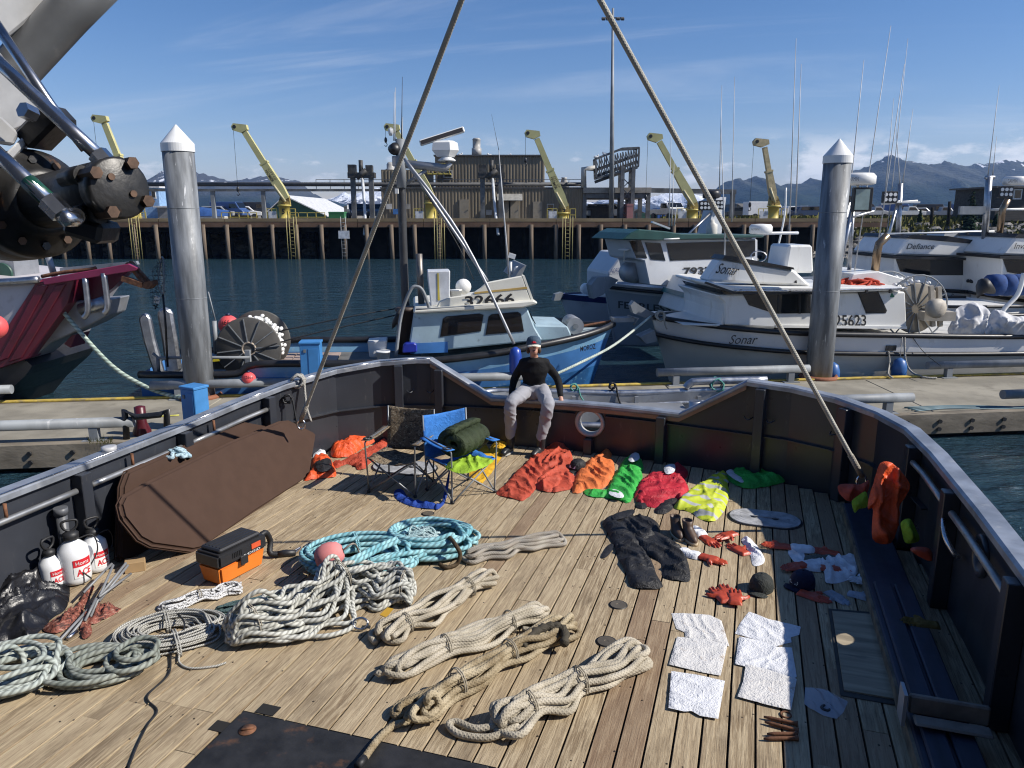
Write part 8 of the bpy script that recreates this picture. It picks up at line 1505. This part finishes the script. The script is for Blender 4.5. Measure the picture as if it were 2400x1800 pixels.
# ================================================================ CAMP CHAIRS
M_CLEG = mat('grey chair leg', (.20, .21, .22), .4, .6)
def chair(c, yaw, fab, legm, label, w=.56, hs=.40, hb=.86):
    f = V((math.cos(yaw), math.sin(yaw), 0)); r_ = V((-f.y, f.x, 0)); c = V(c); e = E('camp_chair', c, label, 'chair', 'folding camp chairs'); q = lambda a, b, z: c+r_*a*w+f*b+V((0, 0, z))
    ft = [(-.5, .26), (.5, .26), (.5, -.26), (-.5, -.26)]
    for (a, b), (a2, b2) in (((ft[0]), (ft[1])), ((ft[1]), (ft[0])), ((ft[1]), (ft[2])), ((ft[2]), (ft[1])), ((ft[2]), (ft[3])), ((ft[3]), (ft[2])), ((ft[3]), (ft[0])), ((ft[0]), (ft[3]))): s = MB(); s.tube([q(a, b, .015), q(a2, b2*.95, hs)], .0095, 7); s.build('leg', legm, e)
    for a, b in ft: s = MB(); s.sphere(q(a, b, .016), .022, 10); s.build('foot', M_BLACK, e)
    for a in (-.5, .5): s = MB(); s.tube([q(a, -.25, .03), q(a*1.02, -.30, hb)], .0095, 7); s.build('back_post', legm, e); s = MB(); s.tube(catmull([q(a, .25, .03), q(a*1.05, .27, .5), q(a*1.06, .25, .585), q(a*1.05, .1, .60), q(a*1.02, -.27, .62)], 4), .0095, 7); s.build('arm_post', legm, e)
    s = MB(); s.grid(lambda x, y: q((x-.5)*1.0, lerp(.27, -.25, y), hs-.10*math.sin(math.pi*x)*(.5+.5*math.sin(math.pi*y))+.02*nz(x*5, y*5)-(.03 if y > .9 else 0)), 12, 10); s.build('seat', fab, e, solid=.006)
    s = MB(); s.grid(lambda x, y: q((x-.5)*1.04, -.25-.05*y-.06*math.sin(math.pi*x)+.012*nz(x*6, y*6, 4), lerp(hs-.05, hb, y)-.03*math.sin(math.pi*x)*(y > .95)), 12, 12); s.build('backrest', fab, e, solid=.006)
    for a in (-.53, .53): s = MB(); s.grid(lambda x, y: q(a+(x-.5)*.17, lerp(.27, -.27, y), .60+.02*y-.015*math.sin(math.pi*y)), 3, 8); ar = s.build('armrest', fab, e, solid=.006)
    s = MB(); k = q(-.53, .20, .60); s.tube([k+V((.045*math.cos(t), .045*math.sin(t), .006)) for t in [i*.3927 for i in range(16)]], .008, 6, closed=True); s.build('cup_holder', M_BLACK, e)
    return e
chair(G(942, 1142), R(-107), M_CAMO, M_CLEG, 'camouflage camp chair facing the ropes'); chair(G(1080, 1152), R(-52), fabric('bright blue canvas', (.035, .17, .50), wr=.5), M_GALV, 'bright blue camp chair with a sleeping bag on its seat')
# rolled sleeping bag on the blue chair
cc = G(1093, 1060, .42)+V((0, -.06, .05)); ax = V((.55, .83, .05)).normalized(); up = V((0, 0, 1)); sd_ = ax.cross(up).normalized()*-1; e = E('sleeping_bag', cc, 'olive green sleeping bag rolled up on the blue chair', 'sleeping bag'); prof = []
NT = 64
for i in range(NT+1):
    t = i/NT; a = 2*math.pi*1.7*t+3.6; rr = lerp(.045, .15, t); prof.append((rr*1.28*math.cos(a), rr*.98*math.sin(a)))
def bagp(i, k, side):
    t = i/NT; a = 2*math.pi*1.7*t+3.6; rr = lerp(.045, .15, t)+side*.034; q = .5+.5*math.cos(k*math.pi*9); z = lerp(-.24, .24, k); rr += side*.010*q; rr *= 1-.10*abs(2*k-1)**6; return cc+ax*z+sd_*rr*1.28*math.cos(a)+up*(rr*.98*math.sin(a)+.13)
s = MB(); NK = 40; rings = []
for k in range(NK+1): rings.append([bagp(i, k/NK, 1) for i in range(NT+1)]+[bagp(i, k/NK, -1) for i in range(NT, -1, -1)])
s.loft(rings, closed=True, caps=True); s.build('quilted_roll', fabric('olive green nylon', (.030, .042, .018), gloss=.3), e)
for z in (-.1, .12): pass
c = G(1115, 1085, .40); pl = [c+sd_*x+ax*y+V((0, 0, z)) for x, y, z in ((-.1, -.3, 0), (.22, -.26, -.08), (.24, .18, -.02), (-.1, .2, .04))]; drape(pl, F_LIME, 'lime_pad', None, h=.05, amp=.02, w=.05, n=(0, 0, 1), label='lime green pillow sack hanging off the blue chair seat', cat='pillow')

# ================================================================ SEATED PERSON
SK_ = mat('skin', (.50, .27, .19), .5, var=.08, vs=12, bmp=.05); SHI = fabric('black long sleeved shirt', (.010, .010, .011), rough=.8, gloss=.2, wr=.2); SWE = fabric('light grey sweatpants', (.30, .30, .325), var=.06, rough=.95, gloss=.1, wr=.12); HAIR = mat('dark brown hair', (.06, .035, .02), .6, var=.4, vs=40, bmp=.5, bs=90)
HY = 9.74
hip = P(1252, 916, HY); hip.z = .76; chest = P(1252, 868, 9.70); neck = P(1252, 838, 9.66); hd = P(1251, 812, 9.62)
PER = E('person', (hip.x, hip.y-.2, 0), 'seated person in black shirt, grey sweatpants and cap on the stern notch', 'person')
def limb(mb, pts, rs, sub=5, n=14):
    P_ = catmull(pts, sub); k = len(P_); rr = []
    for i in range(k):
        t = i/(k-1)*(len(rs)-1); j = min(int(t), len(rs)-2); rr.append(lerp(rs[j], rs[j+1], t-j))
    mb.tube(P_, 1, n, rs=rr); mb.sphere(P_[0], rr[0]*.98, 12); mb.sphere(P_[-1], rr[-1]*.98, 12)
def ell(mb, secs, n=20): mb.loft([[V(c)+V((rx*math.cos(a), ry*math.sin(a), 0)) for a in [2*math.pi*i/n for i in range(n)]] for c, rx, ry in secs], caps=True)
shL, shR = P(1224, 848, 9.70), P(1281, 848, 9.70); elL, elR = P(1206, 888, 9.80), P(1306, 888, 9.80); wrL, wrR = P(1198, 928, 9.66), P(1314, 930, 9.62)
knL, knR = P(1197, 950, 9.30), P(1284, 952, 9.28); anL, anR = P(1196, 1030, 9.40), P(1268, 1036, 9.33); hpL, hpR = hip+V((-.10, -.02, -.0)), hip+V((.10, -.02, -.0))
# body: one continuous skin
s = MB(); limb(s, [shL, elL, wrL], [.032, .028, .024]); limb(s, [shR, elR, wrR], [.032, .028, .024]); limb(s, [hpL, knL, anL], [.05, .022, .02]); limb(s, [hpR, knR, anR], [.05, .022, .02])
ell(s, [(hip, .13, .09), (lerp(hip, chest, .5), .12, .085), (chest, .13, .09), (neck-V((0, 0, .05)), .08, .055), (neck+V((0, 0, .01)), .052, .052), (hd-V((0, 0, .05)), .05, .052)])
s.sphere(hd+V((0, .01, .03)), 1, 20, sc=(.078, .095, .105)); s.sphere(hd+V((0, -.028, -.055)), 1, 16, sc=(.052, .058, .055)); s.sphere(hd+V((0, -.092, -.012)), 1, 10, sc=(.014, .02, .022))
for sg in (-1, 1): s.sphere(hd+V((sg*.08, .012, 0)), 1, 10, sc=(.012, .022, .03))
for w, el, sg in ((wrL, elL, -1), (wrR, elR, 1)):
    d = (w-el).normalized(); pc = w+V((sg*.006, -.035, -.045)); limb(s, [w, pc], [.027, .033])
    for k in range(4): fx = (k-1.5)*.017; b0 = pc+V((fx, -.018, -.012)); Lf = (.062, .072, .068, .052)[k if sg > 0 else 3-k]; limb(s, [b0, b0+V((fx*.3, -.026, -.012)), b0+V((fx*.35, -.034, -.012-Lf*.55)), b0+V((fx*.3, -.022, -.012-Lf))], [.0095, .009, .008], n=8)
    th0 = pc+V((-sg*.028, -.005, .005)); limb(s, [th0, th0+V((-sg*.02, -.02, -.012)), th0+V((-sg*.018, -.036, -.035))], [.011, .010, .0085], n=8)
remesh(s, .0075, 3).build('body', SK_, PER)
# shirt
s = MB(); sh = lambda a, b, t: lerp(a, b, t)
limb(s, [shL+V((.01, 0, -.01)), neck-V((0, 0, .055)), shR+V((-.01, 0, -.01))], [.055, .066, .055]); limb(s, [shL+V((.02, 0, -.02)), elL, sh(elL, wrL, .92)], [.058, .05, .037]); limb(s, [shR-V((.02, 0, .02)), elR, sh(elR, wrR, .92)], [.058, .05, .037])
ell(s, [(hip+V((0, .0, .02)), .155, .115), (hip+V((0, .01, .10)), .148, .11), (lerp(hip, chest, .6), .15, .112), (chest, .185, .125), (chest+V((0, 0, .08)), .18, .115), (neck-V((0, 0, .045)), .13, .085), (neck-V((0, 0, .01)), .068, .066), (neck+V((0, 0, .004)), .060, .060)])
remesh(s, .011, 4, lambda p, n: p+n*(.006*nz(p.x*9, p.y*9, p.z*14)+.004*(1-abs(nz(p.x*14, p.y*8, p.z*20+3))))).build('shirt', SHI, PER)
# trousers
s = MB()
for a, b, c in ((hpL, knL, anL), (hpR, knR, anR)): limb(s, [a, lerp(a, b, .5)+V((0, 0, .015)), b+V((0, -.01, .02)), lerp(b, c, .5)+V((0, .02, 0)), c+V((0, 0, .05))], [.10, .092, .078, .072, .062])
ell(s, [(hip+V((0, 0, -.10)), .16, .12), (hip, .175, .13), (hip+V((0, .01, .08)), .158, .12)]); 
def pw(p, n): f = nz(p.x*6, p.y*6, p.z*9+2); g_ = 1-abs(nz(p.x*10+4, p.y*10, p.z*13)); k_ = max(0, 1-abs(nz(p.x*7+p.z*9, p.y*6, p.z*3+8))*3.5); return p+n*(.007*f+.005*(g_-.6)+.010*k_*k_)
PT = remesh(s, .012, 4, pw).build('sweatpants', SWE, PER)
text('SCA', [P(1281, 938, 9.32)+V((0, -.03, .0)), P(1294, 940, 9.32)+V((0, -.03, 0)), P(1294, 932, 9.4)+V((0, -.03, 0)), P(1281, 931, 9.4)+V((0, -.03, 0))], M_INK, PT)
# deck boots
for an, tp, sg in ((anL, G(1184, 1062, .03), -1), (anR, G(1251, 1068, .03), 1)):
    hl = V((an.x, an.y+.04, .04)); s = MB(); d = (tp-hl); d.z = 0; d.normalize(); limb(s, [an+V((0, 0, .06)), V((an.x, an.y+.01, .10)), hl+V((0, 0, .02))], [.062, .055, .05]); limb(s, [hl, hl+d*.12+V((0, 0, .015)), hl+d*.21], [.05, .052, .042]); bo = remesh(s, .011, 4, lambda p, n: V((p.x, p.y, max(p.z, .012)))).build('deck_boot', mat('black rubber boot', (.018, .02, .022), .35), PER)
    s = MB(); t = V((-d.y, d.x, 0)); c = hl+d*.085; s.loft([[V((c.x, c.y, z))+d*.155*math.cos(a)*k+t*.053*math.sin(a)*k for a in [i*.3142 for i in range(20)]] for z, k in ((.002, 1), (.024, 1.0), (.026, .9))], caps=True); s.build('sole', mat('grey boot sole', (.38, .37, .34), .7), bo)
# hair, cap, face
s = MB(); s.sphere(hd+V((0, .03, .02)), 1, 16, sc=(.088, .092, .105)); 
for sg in (-1, 1): s.sphere(hd+V((sg*.072, .015, -.045)), 1, 12, sc=(.026, .05, .055))
s.sphere(hd+V((0, .06, -.05)), 1, 12, sc=(.07, .045, .06)); remesh(s, .009, 1, lambda p, n: p+n*.006*nz(p.x*60, p.y*60, p.z*25)).build('hair', HAIR, PER)
CA = fabric('slate blue cap cotton', (.045, .075, .11)); s = MB(); c = hd+V((0, .01, .045)); s.loft([[c+V((.094*w*math.cos(a), .108*w*math.sin(a), z)) for a in [i*.2618 for i in range(24)]] for w, z in ((1.0, -.02), (1.02, .015), (.96, .045), (.8, .07), (.5, .085), (.01, .09))]); ct = s.build('cap_crown', CA, PER)
s = MB(); s.grid(lambda u, v: c+V(((u-.5)*.175*(1-.1*v), -.09-.07*v*math.cos((u-.5)*2.2), -.002-.020*(2*(u-.5))**2-.016*v)), 12, 5); s.build('cap_brim', fabric('cream cap brim', (.62, .58, .48)), ct, solid=.005)
s = MB(); s.grid(lambda u, v: c+V(((u-.5)*.09, -.111+.02*(u-.5)**2*4-.002+.012*v, .012+.034*v)), 6, 3); s.build('cap_patch', fabric('red embroidered patch', (.50, .015, .03)), ct, solid=.003)
for sg in (-1, 1):
    s = MB(); s.sphere(hd+V((sg*.032, -.078, .018)), 1, 10, sc=(.013, .006, .006)); s.build('eye', mat('dark eye', (.02, .015, .012), .3), PER); s = MB(); s.sphere(hd+V((sg*.032, -.082, .036)), 1, 10, sc=(.018, .006, .005)); s.build('eyebrow', HAIR, PER)
s = MB(); s.sphere(hd+V((0, -.086, -.040)), 1, 12, sc=(.024, .005, .004)); s.build('moustache', HAIR, PER); s = MB(); s.sphere(hd+V((0, -.085, -.055)), 1, 12, sc=(.022, .006, .005)); s.build('mouth', mat('lips', (.36, .12, .10), .5), PER)

# ================================================================ DECK CRANE KNUCKLE close at upper left
CR = E('deck_crane', (-1.3, 2.1, 0), 'weathered aluminium deck crane arm with black hydraulic winch motor at upper left', 'crane')
M_BAR = mat('pale raw aluminium', (.46, .46, .46), .5, .35, var=.12, vs=9, bmp=.08, bs=60); M_MOT = mat('greasy black cast iron', (.026, .025, .024), .42, .3, var=.4, vs=14, bmp=.3, bs=60, dirt=(.12, .055, .025), dsc=16, damt=(.62, .72)); M_RB = mat('rusty bolt steel', (.085, .05, .032), .55, .5, var=.4, vs=30)  # arm plates share one pale aluminium colour
def cslab(name, px, Y, th, m, bev=.006): s = MB(); s.prism([P(x, y, Y+.0013*x) for x, y in px], V((-.5, .8, 0))*th); return s.build(name, m, CR, bevel=bev)
cslab('upper_arm_plate', [(-60, -60), (190, -60), (125, 0), (18, 86), (-60, 40)], 2.25, .14, M_BAR); cslab('lower_arm_plate', [(-60, 80), (0, 122), (92, 238), (118, 270), (20, 312), (-60, 340)], 2.2, .16, M_BAR); cslab('mount_flange', [(-60, 385), (15, 358), (112, 262), (122, 276), (30, 376), (-60, 420)], 2.0, .16, M_BAR); cslab('stay_bar', [(-40, 285), (0, 270), (45, 312), (30, 340), (-40, 330)], 2.0, .05, M_BAR)
s = MB(); s.tube([P(300, -110, 2.45), P(160, 30, 2.4), P(48, 150, 2.35), P(10, 195, 2.33)], .062, 24); s.build('boom_tube', mat('dull grey boom pipe', (.16, .165, .17), .4, .25, var=.25, vs=3, bmp=.06, dirt=(.2, .2, .2), dsc=12, stretch=(1, 1, 1)), CR)
ST = M_SS
for nm, pts, r in (('hydraulic_pipe', [(-20, 40, 2.05), (120, 248, 2.05), (200, 350, 2.1)], .013), ('hydraulic_pipe', [(-30, 120, 1.9), (60, 205, 1.9), (150, 290, 1.88), (235, 368, 1.86)], .016), ('hydraulic_pipe', [(-30, 338, 1.72), (40, 402, 1.72), (118, 474, 1.7)], .0165)):
    s = MB(); s.tube([P(*p) for p in pts], r, 14); s.build(nm, ST, CR)
s = MB(); s.tube([P(66, 426, 1.715), P(112, 468, 1.705)], .0185, 14); s.build('green_band', mat('dark green tape', (.012, .07, .045), .4), CR)
for pts in (((112, 468, 1.70), (146, 502, 1.70)), ((228, 360, 1.86), (250, 384, 1.86))):
    a, b_ = P(*pts[0]), P(*pts[1]); s = MB(); s.cyl(a, b_, .024, 6, sm=False); s.build('hex_nut', ST, CR)
s = MB(); s.tube([P(140, 496, 1.70), P(158, 514, 1.69), P(172, 512, 1.72), P(186, 500, 1.8)], .019, 12); s.build('elbow_fitting', ST, CR); s = MB(); s.tube([P(250, 382, 1.86), P(272, 396, 1.87), P(274, 412, 1.9)], .017, 12); s.build('elbow_fitting', ST, CR)
c0 = P(62, 482, 2.12); c1 = P(282, 440, 1.80); ax = (c1-c0).normalized(); Lm = (c1-c0).length
s = MB(); s.lathe([(.02, -.16), (.13, -.16), (.145, -.13), (.145, -.02), (.135, 0), (.142, .005), (.142, .06), (.128, .075), (.09, .09), (.088, .12), (.07, .125)], c0, ax, n=40); dm = s.build('winch_drum', M_MOT, CR)
s = MB(); s.lathe([(.068, .11), (.068, Lm-.07), (.06, Lm-.06), (.06, Lm-.055), (.07, Lm-.05), (.07, Lm-.004), (.064, Lm), (.002, Lm)], c0, ax, n=28); mo = s.build('motor_body', M_MOT, CR)
x = ax.cross(V((0, 0, 1))).normalized(); y = x.cross(ax)
for i in range(12): a = i*.5236; q = c0+ax*.076+(x*math.cos(a)+y*math.sin(a))*.112; s = MB(); s.cyl(q-ax*.01, q+ax*.012, .011, 6, sm=False); s.build('flange_bolt', M_RB if i % 3 else M_MOT, dm)
for i in range(4): a = i*1.5708+.5; q = c1+(x*math.cos(a)+y*math.sin(a))*.063; s = MB(); s.cyl(q-ax*.06, q+ax*.016, .0145, 6, sm=False); s.build('motor_bolt', M_RB, mo); s = MB(); s.cyl(q-ax*.14, q-ax*.05, .022, 12); s.build('bolt_lug', M_MOT, mo)
for a in (.9, 3.6): q = c1+(x*math.cos(a)+y*math.sin(a))*.03; s = MB(); s.cyl(q, q+ax*.006, .008, 10); s.build('plug_screw', M_RB, mo)
s = MB(); q = lerp(c0, c1, .78); s.box(q+V((-.01, -.02, -.085)), (.09, .1, .05), Matrix.Rotation(.3, 3, 'Y')); s.build('port_block', M_MOT, mo, bevel=.01)
s = MB(); s.box(P(110, 300, 2.12), (.12, .10, .06), Matrix.Rotation(-.7, 3, 'Y')); s.build('rusty_bracket', M_MOT, CR, bevel=.01)
s = MB(); q = P(80, 270, 1.99); s.cyl(q, q-V((.01, .03, -.01)), .02, 6, sm=False); s.build('plate_bolt', ST, CR)
